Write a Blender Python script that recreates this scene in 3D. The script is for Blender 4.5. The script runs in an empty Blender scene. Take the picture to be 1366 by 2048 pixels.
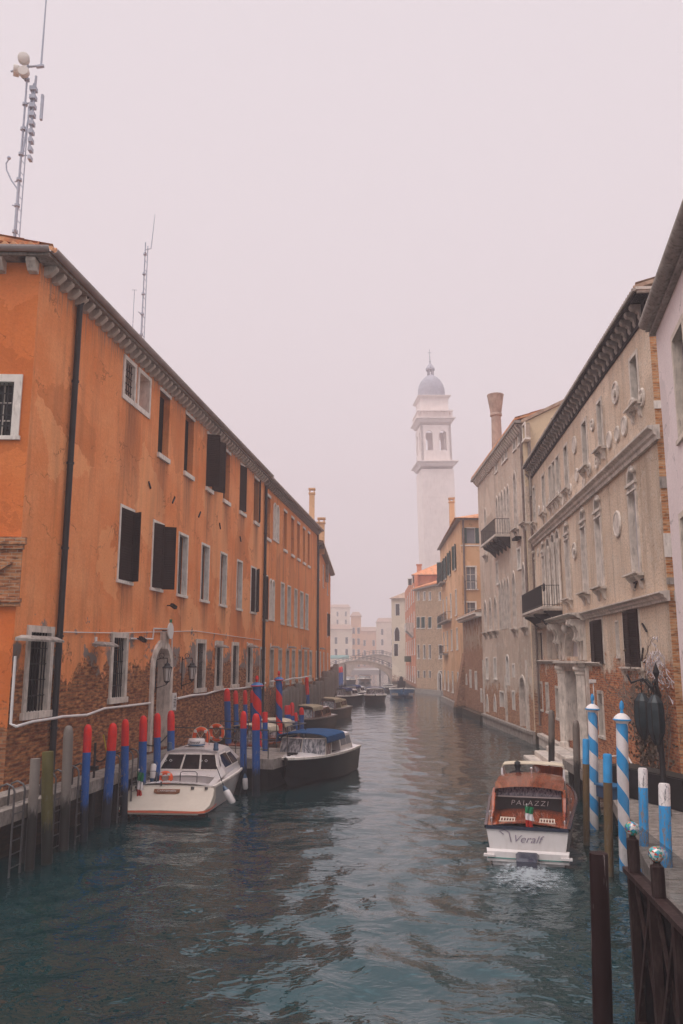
import bpy, math, random
import numpy as np
from mathutils import Vector, Matrix
R = math.radians
random.seed(7)
sc = bpy.context.scene
col = sc.collection

# ---------------------------------------------------------------- camera
FPX, PITCH, CAMH = 1620.0, R(10.35), 4.6
cam = bpy.data.cameras.new('camera'); cam_o = bpy.data.objects.new('camera', cam); col.objects.link(cam_o)
cam_o.location = (0, 0, CAMH); cam_o.rotation_euler = (R(90) + PITCH, 0, 0)
cam.sensor_fit = 'VERTICAL'; cam.sensor_height = 36.0; cam.lens = 36.0 * FPX / 2048
cam.clip_start = 0.1; cam.clip_end = 3000
sc.camera = cam_o
sc.render.resolution_x, sc.render.resolution_y = 683, 1024

# ---------------------------------------------------------------- sky, sun, exposure
SUN_EL, SUN_AZ = R(52), R(232)
w = bpy.data.worlds.new('World'); sc.world = w; w.use_nodes = True
nt = w.node_tree; nt.nodes.clear()
out = nt.nodes.new('ShaderNodeOutputWorld'); bg = nt.nodes.new('ShaderNodeBackground')
sky = nt.nodes.new('ShaderNodeTexSky'); sky.sky_type = 'NISHITA'; sky.sun_disc = False
sky.sun_elevation = SUN_EL; sky.sun_rotation = SUN_AZ; sky.air_density = 2.0; sky.dust_density = 6.0
tc = nt.nodes.new('ShaderNodeTexCoord'); sp = nt.nodes.new('ShaderNodeSeparateXYZ')
rp = nt.nodes.new('ShaderNodeValToRGB')
els = [(0.0, (6.3, 5.6, 5.82)), (0.18, (6.5, 5.8, 6.02)), (0.71, (6.5, 5.85, 6.1)), (0.80, (15, 13.8, 14.3)), (1.0, (26, 24.5, 25))]
SKYK = 1.0 / 26
rp.color_ramp.elements[0].position = 0; rp.color_ramp.elements[1].position = 1
for p_, c_ in els[1:-1]: rp.color_ramp.elements.new(p_)
for e_, (p_, c_) in zip(rp.color_ramp.elements, els): e_.position = p_; e_.color = (*[v * SKYK for v in c_], 1)
sc30 = nt.nodes.new('ShaderNodeVectorMath'); sc30.operation = 'SCALE'; sc30.inputs[3].default_value = 26.0 * 1.40
mx = nt.nodes.new('ShaderNodeMix'); mx.data_type = 'RGBA'; mx.inputs[0].default_value = 0.92
L = nt.links.new
L(tc.outputs['Generated'], sp.inputs[0]); L(sp.outputs[2], rp.inputs[0]); L(rp.outputs[0], sc30.inputs[0])
L(sky.outputs[0], mx.inputs[6]); L(sc30.outputs[0], mx.inputs[7]); L(mx.outputs[2], bg.inputs[0]); L(bg.outputs[0], out.inputs[0])
bg.inputs[1].default_value = 0.1
sun = bpy.data.lights.new('sun', 'SUN'); sun.energy = 1.5; sun.angle = R(35); sun.color = (1.0, 0.95, 0.9)
sun_o = bpy.data.objects.new('sun', sun); col.objects.link(sun_o)
sdir = Vector((math.sin(SUN_AZ) * math.cos(SUN_EL), math.cos(SUN_AZ) * math.cos(SUN_EL), math.sin(SUN_EL)))
sun_o.rotation_euler = sdir.to_track_quat('Z', 'Y').to_euler(); sun_o.location = (0, 0, 120)
sc.view_settings.view_transform = 'Standard'; sc.view_settings.look = 'None'
sc.view_settings.exposure = 0.0; sc.view_settings.gamma = 1.0
sc.cycles.use_denoising = True
sc.cycles.max_bounces = 6; sc.cycles.diffuse_bounces = 3; sc.cycles.glossy_bounces = 3
sc.cycles.volume_bounces = 1; sc.cycles.transparent_max_bounces = 8
sc.cycles.sample_clamp_indirect = 6
HAZE = 0.0024

# ---------------------------------------------------------------- picture geometry (real planes, real distances)
def ray(px, py):
    a, b = px - 683.0, 1024.0 - py
    cp, s_ = math.cos(PITCH), math.sin(PITCH)
    return a, -b * s_ + FPX * cp, b * cp + FPX * s_
def onz(px, py, z=0.0):
    d = ray(px, py); t = (z - CAMH) / d[2]; return d[0] * t, d[1] * t
def ony(px, py, y):
    d = ray(px, py); t = y / d[1]; return d[0] * t, y, CAMH + d[2] * t
class Fac:
    """vertical facade frame: x along the wall (to the viewer's right), y into the building, z up"""
    def __init__(s, A, B):
        s.A, s.B = Vector(A), Vector(B); d = s.B - s.A; s.len = d.length; s.u = d / s.len
        s.ang = math.atan2(d.y, d.x)
        s.M = Matrix.Translation((A[0], A[1], 0)) @ Matrix.Rotation(s.ang, 4, 'Z')
        s.holes = []
    def at(s, px, py):
        d = ray(px, py); ux, uy = s.u; det = -d[0] * uy + ux * d[1]
        t = (-s.A[0] * uy + ux * s.A[1]) / det
        return (d[0] * t - s.A[0]) * ux + (d[1] * t - s.A[1]) * uy, CAMH + d[2] * t
    def rect(s, xl, xr, yt, yb):
        ym, xm = (yt + yb) / 2, (xl + xr) / 2
        return s.at(xl, ym)[0], s.at(xr, ym)[0], s.at(xm, yb)[1], s.at(xm, yt)[1]
    def w(s, x, y, z): return s.M @ Vector((x, y, z))

# ---------------------------------------------------------------- mesh helpers
WM = {}
class MB:
    def __init__(s): s.v, s.f, s.m, s.mi = [], [], [], 0
    def add(s, vs, fs):
        o = len(s.v); s.v += [tuple(v) for v in vs]
        for f in fs: s.f.append([o + i for i in f]); s.m.append(s.mi)
        return s
    def box(s, x0, y0, z0, x1, y1, z1):
        return s.add([(x0, y0, z0), (x1, y0, z0), (x1, y1, z0), (x0, y1, z0), (x0, y0, z1), (x1, y0, z1), (x1, y1, z1), (x0, y1, z1)],
                     [(0, 3, 2, 1), (4, 5, 6, 7), (0, 1, 5, 4), (1, 2, 6, 5), (2, 3, 7, 6), (3, 0, 4, 7)])
    def bbox(s, x0, y0, z0, x1, y1, z1, b=0.02):
        # box with chamfered vertical and top edges
        p = [(x0 + b, y0), (x1 - b, y0), (x1, y0 + b), (x1, y1 - b), (x1 - b, y1), (x0 + b, y1), (x0, y1 - b), (x0, y0 + b)]
        q = [(x0 + 2 * b, y0 + b), (x1 - 2 * b, y0 + b), (x1 - b, y0 + 2 * b), (x1 - b, y1 - 2 * b), (x1 - 2 * b, y1 - b), (x0 + 2 * b, y1 - b), (x0 + b, y1 - 2 * b), (x0 + b, y0 + 2 * b)]
        return s.loft([[(a, c, z0) for a, c in p], [(a, c, z1 - b) for a, c in p], [(a, c, z1) for a, c in q]], closed=True, cap=True)
    def obb(s, p0, p1, wd, th, up=(0, 0, 1)):
        p0, p1 = Vector(p0), Vector(p1); d = (p1 - p0).normalized(); u = Vector(up)
        sd = d.cross(u)
        if sd.length < 1e-4: sd = d.cross(Vector((1, 0, 0)))
        sd.normalize(); u = sd.cross(d); a, b = sd * wd / 2, u * th / 2
        return s.add([p0 - a - b, p0 + a - b, p0 + a + b, p0 - a + b, p1 - a - b, p1 + a - b, p1 + a + b, p1 - a + b],
                     [(3, 2, 1, 0), (4, 5, 6, 7), (0, 1, 5, 4), (1, 2, 6, 5), (2, 3, 7, 6), (3, 0, 4, 7)])
    def loft(s, rings, closed=True, cap=False):
        n = len(rings[0]); vs = [p for r in rings for p in r]; fs = []
        for i in range(len(rings) - 1):
            for j in range(n if closed else n - 1):
                k = (j + 1) % n; fs.append((i * n + j, i * n + k, (i + 1) * n + k, (i + 1) * n + j))
        if cap: fs += [tuple(range(n))[::-1], tuple((len(rings) - 1) * n + j for j in range(n))]
        return s.add(vs, fs)
    def tube(s, pts, r, n=8, cap=True):
        pts = [Vector(p) for p in pts]; rs = r if isinstance(r, (list, tuple)) else [r] * len(pts); rings = []
        ref = None
        for i, p in enumerate(pts):
            d = (pts[min(i + 1, len(pts) - 1)] - pts[max(i - 1, 0)]).normalized()
            if ref is None: ref = Vector((0, 0, 1)) if abs(d.z) < .9 else Vector((1, 0, 0))
            a = (ref - d * ref.dot(d)).normalized(); b = d.cross(a); ref = a
            rings.append([p + (a * math.cos(2 * math.pi * j / n) + b * math.sin(2 * math.pi * j / n)) * rs[i] for j in range(n)])
        return s.loft(rings, True, cap)
    def lathe(s, prof, c=(0, 0), n=16, cap=True):
        return s.loft([[(c[0] + r * math.cos(2 * math.pi * j / n), c[1] + r * math.sin(2 * math.pi * j / n), z) for j in range(n)] for r, z in prof], True, cap)
    def prism(s, poly, y0, y1):   # polygon in x,z extruded along y
        n = len(poly)
        return s.add([(a, y0, b) for a, b in poly] + [(a, y1, b) for a, b in poly],
                     [tuple(range(n)), tuple(range(2 * n - 1, n - 1, -1))] + [(j, n + j, n + (j + 1) % n, (j + 1) % n) for j in range(n)])
    def prismx(s, poly, x0, x1):  # polygon in y,z extruded along x
        n = len(poly)
        return s.add([(x0, a, b) for a, b in poly] + [(x1, a, b) for a, b in poly],
                     [tuple(range(n))[::-1], tuple(range(n, 2 * n))] + [(j, (j + 1) % n, n + (j + 1) % n, n + j) for j in range(n)])
    def slab(s, poly, z0, z1):    # polygon in x,y extruded along z
        n = len(poly)
        return s.add([(a, b, z0) for a, b in poly] + [(a, b, z1) for a, b in poly],
                     [tuple(range(n))[::-1], tuple(range(n, 2 * n))] + [(j, (j + 1) % n, n + (j + 1) % n, n + j) for j in range(n)])
    def ring(s, inner, outer, y0, y1):  # band between two open outlines in x,z, extruded in y
        n = len(inner)
        vs = [(a, y0, b) for a, b in inner] + [(a, y0, b) for a, b in outer] + [(a, y1, b) for a, b in inner] + [(a, y1, b) for a, b in outer]
        fs = []
        for j in range(n - 1):
            fs += [(j, j + 1, n + j + 1, n + j), (n + j, n + j + 1, 3 * n + j + 1, 3 * n + j), (2 * n + j + 1, 2 * n + j, 3 * n + j, 3 * n + j + 1), (j + 1, j, 2 * n + j, 2 * n + j + 1)]
        fs += [(0, n, 3 * n, 2 * n), (n - 1, 3 * n - 1, 4 * n - 1, 2 * n - 1)]
        return s.add(vs, fs)
    def ball(s, c, r, n=12, m=8, sq=1.0):
        return s.loft([[(c[0] + r * math.sin(math.pi * i / m) * math.cos(2 * math.pi * j / n), c[1] + r * math.sin(math.pi * i / m) * math.sin(2 * math.pi * j / n), c[2] - sq * r * math.cos(math.pi * i / m)) for j in range(n)] for i in range(m + 1)], True)
    def torus(s, c, Rr, r, ax='y', n=24, m=8):
        rings = []
        for i in range(n + 1):
            a = 2 * math.pi * i / n; rg = []
            for j in range(m):
                b = 2 * math.pi * j / m; q = Rr + r * math.cos(b); h = r * math.sin(b)
                x, y, z = (q * math.cos(a), h, q * math.sin(a)) if ax == 'y' else ((q * math.cos(a), q * math.sin(a), h) if ax == 'z' else (h, q * math.cos(a), q * math.sin(a)))
                rg.append((c[0] + x, c[1] + y, c[2] + z))
            rings.append(rg)
        return s.loft(rings, True)
    def build(s, name, mat, parent=None, M=None, smooth=False, fix=True):
        """M: wanted world matrix of the mesh's own frame; default = the parent's frame"""
        me = bpy.data.meshes.new(name); me.from_pydata(s.v, [], s.f)
        for m_ in (mat if isinstance(mat, (list, tuple)) else [mat]): me.materials.append(m_)
        if max(s.m, default=0): me.polygons.foreach_set('material_index', s.m)
        if smooth:
            me.polygons.foreach_set('use_smooth', [True] * len(me.polygons))
            me.set_sharp_from_angle(angle=R(38))
        me.update()
        if fix:
            import bmesh
            bm = bmesh.new(); bm.from_mesh(me); bmesh.ops.recalc_face_normals(bm, faces=bm.faces); bm.to_mesh(me); bm.free()
        o = bpy.data.objects.new(name, me); col.objects.link(o)
        return put(o, parent, M)
def put(o, parent=None, M=None):
    PM = WM[parent.name] if parent else Matrix.Identity(4)
    M = PM.copy() if M is None else M
    o.parent = parent; o.matrix_basis = PM.inverted() @ M; WM[o.name] = M.copy()
    return o
def tag(o, label=None, cat=None, group=None, kind=None):
    if label: o['label'] = label
    if cat: o['category'] = cat
    if group: o['group'] = group
    if kind: o['kind'] = kind
    return o
def empty(name, M, label, cat, group=None):
    o = bpy.data.objects.new(name, None); col.objects.link(o); o.empty_display_size = .3
    put(o, None, M); return tag(o, label, cat, group)
def at(x, y, z=0, rz=0): return Matrix.Translation((x, y, z)) @ Matrix.Rotation(rz, 4, 'Z')
def kids(o): return [c for c in bpy.data.objects if c.parent == o]
def copy_tree(o, M, parent=None):
    tree = {}
    for c in bpy.data.objects:
        if c.parent: tree.setdefault(c.parent.name, []).append(c)
    def rec(a, par, mw):
        n = a.copy(); col.objects.link(n); n.parent = par
        if mw is not None: n.matrix_basis = mw if par is None else WM[par.name].inverted() @ mw; WM[n.name] = mw.copy()
        else: WM[n.name] = WM[par.name] @ a.matrix_basis
        for ch in tree.get(a.name, []): rec(ch, n, None)
        return n
    return rec(o, parent, M)

# ---------------------------------------------------------------- materials
class NT:
    def __init__(s, name):
        s.m = bpy.data.materials.new(name); s.m.use_nodes = True; s.t = s.m.node_tree; s.n = s.t.nodes
        s.b = s.n['Principled BSDF']; s.tc = s.n.new('ShaderNodeTexCoord'); s.obj = s.tc.outputs['Object']
    def put(s, sock, v):
        if hasattr(v, 'links') or hasattr(v, 'is_output'): s.t.links.new(v, sock)
        elif isinstance(v, (tuple, list)) and len(v) == 3 and sock.type == 'RGBA': sock.default_value = (*v, 1)
        else: sock.default_value = v
    def math(s, op, a, b=0.0, c=None, clamp=False):
        n = s.n.new('ShaderNodeMath'); n.operation = op; n.use_clamp = clamp; s.put(n.inputs[0], a); s.put(n.inputs[1], b)
        if c is not None: s.put(n.inputs[2], c)
        return n.outputs[0]
    def mix(s, f, a, b, bt='MIX'):
        n = s.n.new('ShaderNodeMix'); n.data_type = 'RGBA'; n.blend_type = bt; s.put(n.inputs[0], f); s.put(n.inputs[6], a); s.put(n.inputs[7], b); return n.outputs[2]
    def map(s, sc_=(1, 1, 1), rot=(0, 0, 0), loc=(0, 0, 0), v=None):
        n = s.n.new('ShaderNodeMapping'); s.put(n.inputs[0], v or s.obj); n.inputs[1].default_value = loc; n.inputs[2].default_value = rot; n.inputs[3].default_value = sc_; return n.outputs[0]
    def noise(s, v, scale=1, det=4, rough=.55, dist=0.0, col_=False):
        n = s.n.new('ShaderNodeTexNoise'); s.put(n.inputs['Vector'], v); n.inputs['Scale'].default_value = scale; n.inputs['Detail'].default_value = det; n.inputs['Roughness'].default_value = rough; n.inputs['Distortion'].default_value = dist
        return n.outputs[1 if col_ else 0]
    def ramp(s, f, stops):
        n = s.n.new('ShaderNodeValToRGB'); s.put(n.inputs[0], f); e = n.color_ramp.elements
        while len(e) < len(stops): e.new(.5)
        for k, (p, c) in enumerate(stops): e[k].position = p; e[k].color = (c, c, c, 1) if isinstance(c, (int, float)) else (*c, 1)
        return n.outputs[0]
    def xyz(s, v=None):
        n = s.n.new('ShaderNodeSeparateXYZ'); s.put(n.inputs[0], v or s.obj); return n.outputs
    def comb(s, x, y, z):
        n = s.n.new('ShaderNodeCombineXYZ'); s.put(n.inputs[0], x); s.put(n.inputs[1], y); s.put(n.inputs[2], z); return n.outputs[0]
    def bump(s, h, strength=.4, dist=.02, nrm=None):
        n = s.n.new('ShaderNodeBump'); n.inputs['Strength'].default_value = strength; n.inputs['Distance'].default_value = dist; s.put(n.inputs['Height'], h)
        if nrm: s.put(n.inputs['Normal'], nrm)
        return n.outputs[0]
    def out(s, color=None, rough=None, nrm=None, metal=None, spec=None, coat=None):
        if color is not None: s.put(s.b.inputs['Base Color'], color)
        if rough is not None: s.put(s.b.inputs['Roughness'], rough)
        if nrm is not None: s.put(s.b.inputs['Normal'], nrm)
        if metal is not None: s.b.inputs['Metallic'].default_value = metal
        if spec is None and coat is None and not metal: spec = .12 if (not isinstance(rough, (int, float)) or rough > .45) else .35
        if spec is not None: s.b.inputs['Specular IOR Level'].default_value = spec
        if coat is not None: s.b.inputs['Coat Weight'].default_value = coat; s.b.inputs['Coat Roughness'].default_value = .05
        return s.m
def simple(name, c, rough=.6, var=.25, scale=3.0, metal=0.0, bump=.2, coat=None, dirt=None, dirtamt=.5, spec=None):
    k = NT(name); n1 = k.noise(k.obj, scale, 5, .6); n2 = k.noise(k.map((1, 1, .25)), scale * 4, 4, .6)
    dk = tuple(v * (1 - var) for v in c); lt = tuple(min(1, v * (1 + var * .5)) for v in c)
    cc = k.ramp(n1, [(.3, dk), (.7, lt)])
    if dirt: cc = k.mix(k.math('MULTIPLY', k.ramp(n2, [(.5, 0), (.7, 1)]), dirtamt), cc, dirt)
    return k.out(cc, rough, k.bump(n2, bump, .01), metal, spec, coat)
def wallmat(name, c1, c2, brick1, brick2, mortar, zline=3.0, pit=.18, stains=(), eave=None, tide_shade=.75, zsoft=.25, amt=.0, streak=.4, grime=(.05, .04, .035), cement=None, patchseed=0.0, algae=True, white=0.0, brickvar=.5, streakw=1.6, rough_bump=.5):
    """weathered render over brick: the render has fallen below zline (ragged), plus patches"""
    k = NT(name); x, y, z = k.xyz(); u = k.math('ADD', x, y); uz = k.comb(u, z, 0.0)
    bt = k.n.new('ShaderNodeTexBrick'); k.put(bt.inputs['Vector'], uz); bt.inputs['Scale'].default_value = 1
    bt.inputs['Brick Width'].default_value = .27; bt.inputs['Row Height'].default_value = .085; bt.inputs['Mortar Size'].default_value = .011
    bt.inputs['Mortar Smooth'].default_value = .3; bt.inputs['Bias'].default_value = -.1
    k.put(bt.inputs['Color1'], brick1); k.put(bt.inputs['Color2'], brick2); k.put(bt.inputs['Mortar'], mortar)
    v2 = k.map((1, 1, 1), loc=(patchseed, patchseed * .7, 0), v=uz)
    nb = k.noise(v2, 1.1, 5, .65); nf = k.noise(v2, 9, 5, .7); nl = k.noise(v2, .45, 4, .6)
    ncell = k.noise(k.map((3.7, 11.8, 1), v=uz), 1, 2, .5)
    brick = k.mix(k.ramp(ncell, [(.52, 0), (.66, brickvar)]), bt.outputs[0], tuple(min(1, v * 1.5) for v in brick2)); brick = k.mix(k.ramp(ncell, [(.36, .75), (.46, 0)]), brick, tuple(v * .35 for v in brick1))
    brick = k.mix(k.ramp(nb, [(.45, 0), (.75, .55)]), brick, tuple(v * .45 for v in brick1))
    # render colour: broad blotches, fine mottling, vertical runs
    vs = k.map((streakw, .11, 1), v=uz); ns = k.noise(vs, 1.3, 5, .6); ns2 = k.noise(k.map((streakw * 4, .3, 1), v=uz), 1.0, 4, .6)
    pl = k.mix(k.ramp(nl, [(.32, 0), (.68, 1)]), c1, c2)
    pl = k.mix(k.ramp(nf, [(.35, .3), (.65, 0)]), pl, tuple(v * .72 for v in c1))
    pl = k.mix(k.math('MULTIPLY', k.ramp(ns, [(.5, 0), (.78, 1)]), streak), pl, grime)
    pl = k.mix(k.math('MULTIPLY', k.ramp(ns2, [(.56, 0), (.75, 1)]), streak * .55), pl, tuple(v * .55 for v in c1))
    vc = k.n.new('ShaderNodeTexVoronoi'); dv = k.n.new('ShaderNodeVectorMath'); dv.operation = 'ADD'; k.put(dv.inputs[0], v2); k.put(dv.inputs[1], k.noise(v2, 1.7, 4, .6, col_=True)); k.put(vc.inputs['Vector'], dv.outputs[0]); vc.inputs['Scale'].default_value = .42
    cx = k.xyz(vc.outputs['Color']); pl = k.mix(k.math('MULTIPLY', k.math('GREATER_THAN', cx[0], .80), .30), pl, tuple(min(1, v * 1.25 + .05) for v in c2)); pl = k.mix(k.math('MULTIPLY', k.math('LESS_THAN', cx[0], .14), .35), pl, tuple(v * .62 for v in c1))
    ve = k.n.new('ShaderNodeTexVoronoi'); ve.feature = 'DISTANCE_TO_EDGE'; k.put(ve.inputs['Vector'], dv.outputs[0]); ve.inputs['Scale'].default_value = .33
    pl = k.mix(k.math('MULTIPLY', k.math('LESS_THAN', ve.outputs[0], .006), k.math('MULTIPLY', k.ramp(nb, [(.48, 0), (.55, 1)]), .6)), pl, tuple(v * .4 for v in c1))
    fine = k.noise(k.map((9, .35, 1), v=uz), 1.0, 4, .65); fine_ = k.ramp(fine, [(.40, 0), (.66, 1)])
    for (zs_, ln_, cs) in stains:   # rain runs below the sills
        um = None
        for c_, hw_ in cs:
            v_ = k.math('SUBTRACT', 1.25, k.math('DIVIDE', k.math('ABSOLUTE', k.math('SUBTRACT', u, c_)), hw_), clamp=True); um = v_ if um is None else k.math('MAXIMUM', um, v_)
        t_ = k.math('SUBTRACT', 1.0, k.math('DIVIDE', k.math('SUBTRACT', zs_, k.math('ADD', z, k.math('MULTIPLY', k.math('SUBTRACT', fine, .5), 1.6))), ln_), clamp=True)
        t_ = k.math('MULTIPLY', t_, k.math('LESS_THAN', z, zs_))
        pl = k.mix(k.math('MULTIPLY', k.math('MULTIPLY', um, t_), k.math('ADD', .42, k.math('MULTIPLY', fine_, .45))), pl, grime)
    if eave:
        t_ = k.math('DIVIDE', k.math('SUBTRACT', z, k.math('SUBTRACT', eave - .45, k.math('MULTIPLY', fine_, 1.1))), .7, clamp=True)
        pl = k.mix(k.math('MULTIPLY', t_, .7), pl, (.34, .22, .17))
    if white: pl = k.mix(k.math('MULTIPLY', k.ramp(k.noise(v2, 2.3, 5, .7), [(.52, 0), (.62, 1)]), white), pl, (.62, .58, .52))
    pl = k.mix(k.math('MULTIPLY', k.ramp(k.noise(v2, 16, 4, .75), [(.50, 0), (.66, 1)]), pit), pl, tuple(v * .38 for v in c1))
    # exposure mask
    zz = k.math('ADD', z, k.math('MULTIPLY', k.math('SUBTRACT', nb, .5), 4.2)); zz = k.math('ADD', zz, k.math('MULTIPLY', k.math('SUBTRACT', nf, .5), .9))
    low = k.math('DIVIDE', k.math('SUBTRACT', zline, zz), zsoft, clamp=True)
    pat = k.math('MULTIPLY', k.ramp(k.math('ADD', nb, k.math('MULTIPLY', k.math('SUBTRACT', nf, .5), .35)), [(.60 - amt * .2, 0), (.62 - amt * .2, 1)]), 1.0 if amt > 0 else 0.0)
    mask = k.math('MAXIMUM', low, pat)
    if cement:
        cm = k.math('DIVIDE', k.math('SUBTRACT', zline + .75, zz), .2, clamp=True)
        cm = k.math('MULTIPLY', cm, k.ramp(k.noise(v2, .8, 3, .5), [(.48, 0), (.52, 1)])); pl = k.mix(cm, pl, cement)
    c = k.mix(mask, pl, brick)
    if white: c = k.mix(k.math('MULTIPLY', k.ramp(k.noise(v2, 5.3, 4, .7), [(.60, 0), (.66, 1)]), white * .6), c, (.6, .56, .5))
    if algae:   # tidemark; raised on the left walls it also paints in shade
        ta = k.math('DIVIDE', k.math('SUBTRACT', tide_shade, k.math('ADD', z, k.math('MULTIPLY', k.math('SUBTRACT', nf, .5), 1.0))), .3, clamp=True)
        c = k.mix(k.math('MULTIPLY', ta, .92), c, (.018, .022, .014))
    h = k.math('ADD', k.math('MULTIPLY', k.math('MULTIPLY', bt.outputs[1], -1.0), mask), k.math('MULTIPLY', k.math('SUBTRACT', 1.0, mask), 1.3))
    h = k.math('ADD', h, k.math('MULTIPLY', nf, 1.2))
    return k.out(c, .9, k.bump(h, rough_bump, .02), spec=.25)

ORANGE1, ORANGE2 = (.82, .255, .075), (.92, .38, .16)
FW = [(9.72, .6), (12.75, .6), (15.72, .6), (18.62, .6), (21.73, .6), (24.79, .6)]   # window bays along the long facade, metres
M = {}
M['orange'] = wallmat('orange_render', ORANGE1, ORANGE2, (.19, .050, .018), (.40, .165, .060), (.24, .14, .075), zline=4.5, stains=[(12.0, 3.0, FW), (13.1, 3.4, [(6.6, .7)]), (7.06, 1.5, [(v, .55) for v in (6.74, 9.69, 12.56, 15.56, 18.48, 21.47, 24.42)])], eave=15.2, tide_shade=1.25, streak=.5, brickvar=.65, grime=(.16, .07, .04), cement=(.24, .19, .17), streakw=1.1)  # algae band raised so walkway shade is painted onto the wall foot
M['orange2'] = wallmat('orange_render_far', (.78, .26, .08), (.84, .32, .11), (.22, .065, .025), (.38, .17, .075), (.25, .16, .10), zline=3.2, tide_shade=1.25, streak=.75, grime=(.13, .06, .04), patchseed=7)  # same raised foot band, weed with shade painted in
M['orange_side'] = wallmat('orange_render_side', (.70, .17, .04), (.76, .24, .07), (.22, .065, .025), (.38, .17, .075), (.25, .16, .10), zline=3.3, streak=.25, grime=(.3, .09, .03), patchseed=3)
M['palace'] = wallmat('worn_buff_render', (.60, .45, .33), (.76, .61, .48), (.34, .085, .03), (.50, .20, .08), (.36, .26, .17), zline=4.6, amt=.0, pit=.75, streak=.75, grime=(.16, .12, .09), white=.3, patchseed=11, zsoft=.5)
M['palace2'] = wallmat('worn_gothic_render', (.54, .42, .33), (.68, .55, .45), (.36, .14, .07), (.46, .26, .14), (.38, .30, .22), zline=3.0, amt=.0, pit=.75, streak=.5, grime=(.12, .095, .075), white=.55, patchseed=19, zsoft=.5)
M['quoin_brick'] = wallmat('side_brick', (.55, .36, .2), (.6, .4, .22), (.52, .20, .07), (.56, .33, .17), (.50, .38, .27), zline=60, streak=.2, patchseed=2, brickvar=.4)
M['gable'] = wallmat('cream_render', (.66, .52, .35), (.70, .57, .40), (.4, .2, .1), (.5, .3, .2), (.4, .35, .3), zline=-5, streak=.2, grime=(.4, .3, .2), patchseed=5, algae=False)
M['apricot'] = wallmat('apricot_render', (.66, .38, .20), (.72, .46, .27), (.36, .16, .08), (.46, .26, .14), (.4, .32, .24), zline=2.4, streak=.25, grime=(.36, .17, .08), patchseed=23)
M['brown_brick'] = wallmat('tan_brick', (.45, .35, .25), (.52, .42, .3), (.42, .25, .15), (.55, .38, .24), (.45, .36, .27), zline=60, streak=.2, patchseed=29, brickvar=.6)
M['red_render'] = wallmat('red_render', (.58, .20, .10), (.64, .27, .15), (.34, .12, .06), (.45, .22, .12), (.36, .26, .2), zline=2.2, streak=.3, grime=(.3, .12, .08), patchseed=31)
M['cream'] = wallmat('pale_cream_render', (.72, .60, .46), (.75, .64, .50), (.4, .2, .1), (.5, .3, .2), (.4, .35, .3), zline=1.5, streak=.2, grime=(.4, .3, .25), patchseed=37)
M['annex'] = wallmat('damp_brick', (.34, .24, .17), (.44, .33, .24), (.30, .12, .06), (.4, .22, .12), (.32, .25, .19), zline=5.5, streak=.5, amt=.4, patchseed=41)
M['pink'] = wallmat('pale_pink_render', (.78, .66, .65), (.82, .70, .69), (.42, .15, .07), (.5, .27, .15), (.42, .34, .27), zline=.2, streak=.12, grime=(.45, .36, .33), patchseed=43, algae=False, rough_bump=.15)
M['brick_low'] = wallmat('red_brick_base', (.4, .2, .1), (.4, .2, .1), (.36, .12, .05), (.5, .24, .11), (.4, .3, .22), zline=60, streak=.2, patchseed=47)
M['stone'] = simple('istrian_stone', (.66, .585, .52), .75, .3, 2.2, bump=.3, dirt=(.20, .17, .15), dirtamt=.55)
M['stone_white'] = simple('white_window_stone', (.78, .72, .66), .7, .16, 3, bump=.2, dirt=(.35, .29, .25), dirtamt=.5)
M['stone_grey'] = simple('grey_stone', (.34, .30, .27), .85, .35, 3, bump=.4, dirt=(.1, .09, .08), dirtamt=.7)
M['black_stone'] = simple('shade_black_stone', (.025, .022, .022), .9, .4, 3, bump=.4)  # black puts the eave's shade into frieze and soffit
M['reveal'] = simple('pale_reveal', (.68, .58, .5), .8, .2, 4, dirt=(.3, .25, .22), dirtamt=.6)
M['iron'] = simple('black_iron', (.012, .012, .014), .55, .3, 8, metal=.3)
M['pipe'] = simple('dark_downpipe', (.018, .019, .023), .5, .3, 2, metal=.2)
M['copper'] = simple('grey_pipe', (.22, .17, .15), .6, .3, 3, metal=.3)
M['gutter'] = simple('zinc_gutter', (.46, .40, .39), .6, .3, 1.5, metal=.2)
M['cable'] = simple('pale_conduit', (.72, .68, .66), .5, .12, 3)
M['plank'] = simple('grey_planks', (.27, .235, .21), .85, .4, 5, bump=.6, dirt=(.09, .075, .065), dirtamt=.6)
M['timber'] = None
M['darkwood'] = simple('brown_painted_wood', (.032, .018, .017), .55, .35, 4, bump=.3, dirt=(.3, .22, .2), dirtamt=.12)
M['chrome'] = simple('tarnished_steel', (.12, .115, .115), .45, .3, 6, metal=.9)
M['glass'] = simple('dark_window', (.010, .012, .016), .12, .4, .6, bump=.02)
k = NT('curtain_reflection_glass'); nn = k.noise(k.map((9, 9, .8)), 1.3, 3, .6); M['pane_light'] = k.out(k.ramp(nn, [(.38, (.05, .06, .075)), (.5, (.22, .22, .24)), (.62, (.42, .40, .41))]), .08, spec=.5)  # pale streaks for curtains, with bright reflection painted into the pane
M['glass_sky'] = simple('reflecting_glass', (.22, .23, .26), .08, .25, .8, bump=.02)
M['blind'] = simple('grey_blind', (.46, .42, .43), .7, .12, 1.5, bump=.1)
M['curtain'] = simple('pale_curtain', (.55, .52, .5), .8, .3, 6, bump=.3)
M['dark'] = simple('unlit_interior', (.005, .005, .006), .9, .3, 1)
M['green_shutter'] = simple('green_shutters', (.045, .10, .095), .6, .3, 3)
M['white_plastic'] = simple('gelcoat', (.70, .655, .64), .25, .07, 2, bump=.03, coat=.3, dirt=(.5, .43, .38), dirtamt=.25)
M['cream_deck'] = simple('cream_deck', (.58, .52, .44), .5, .08, 2, bump=.05, dirt=(.5, .42, .34), dirtamt=.3)
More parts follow.
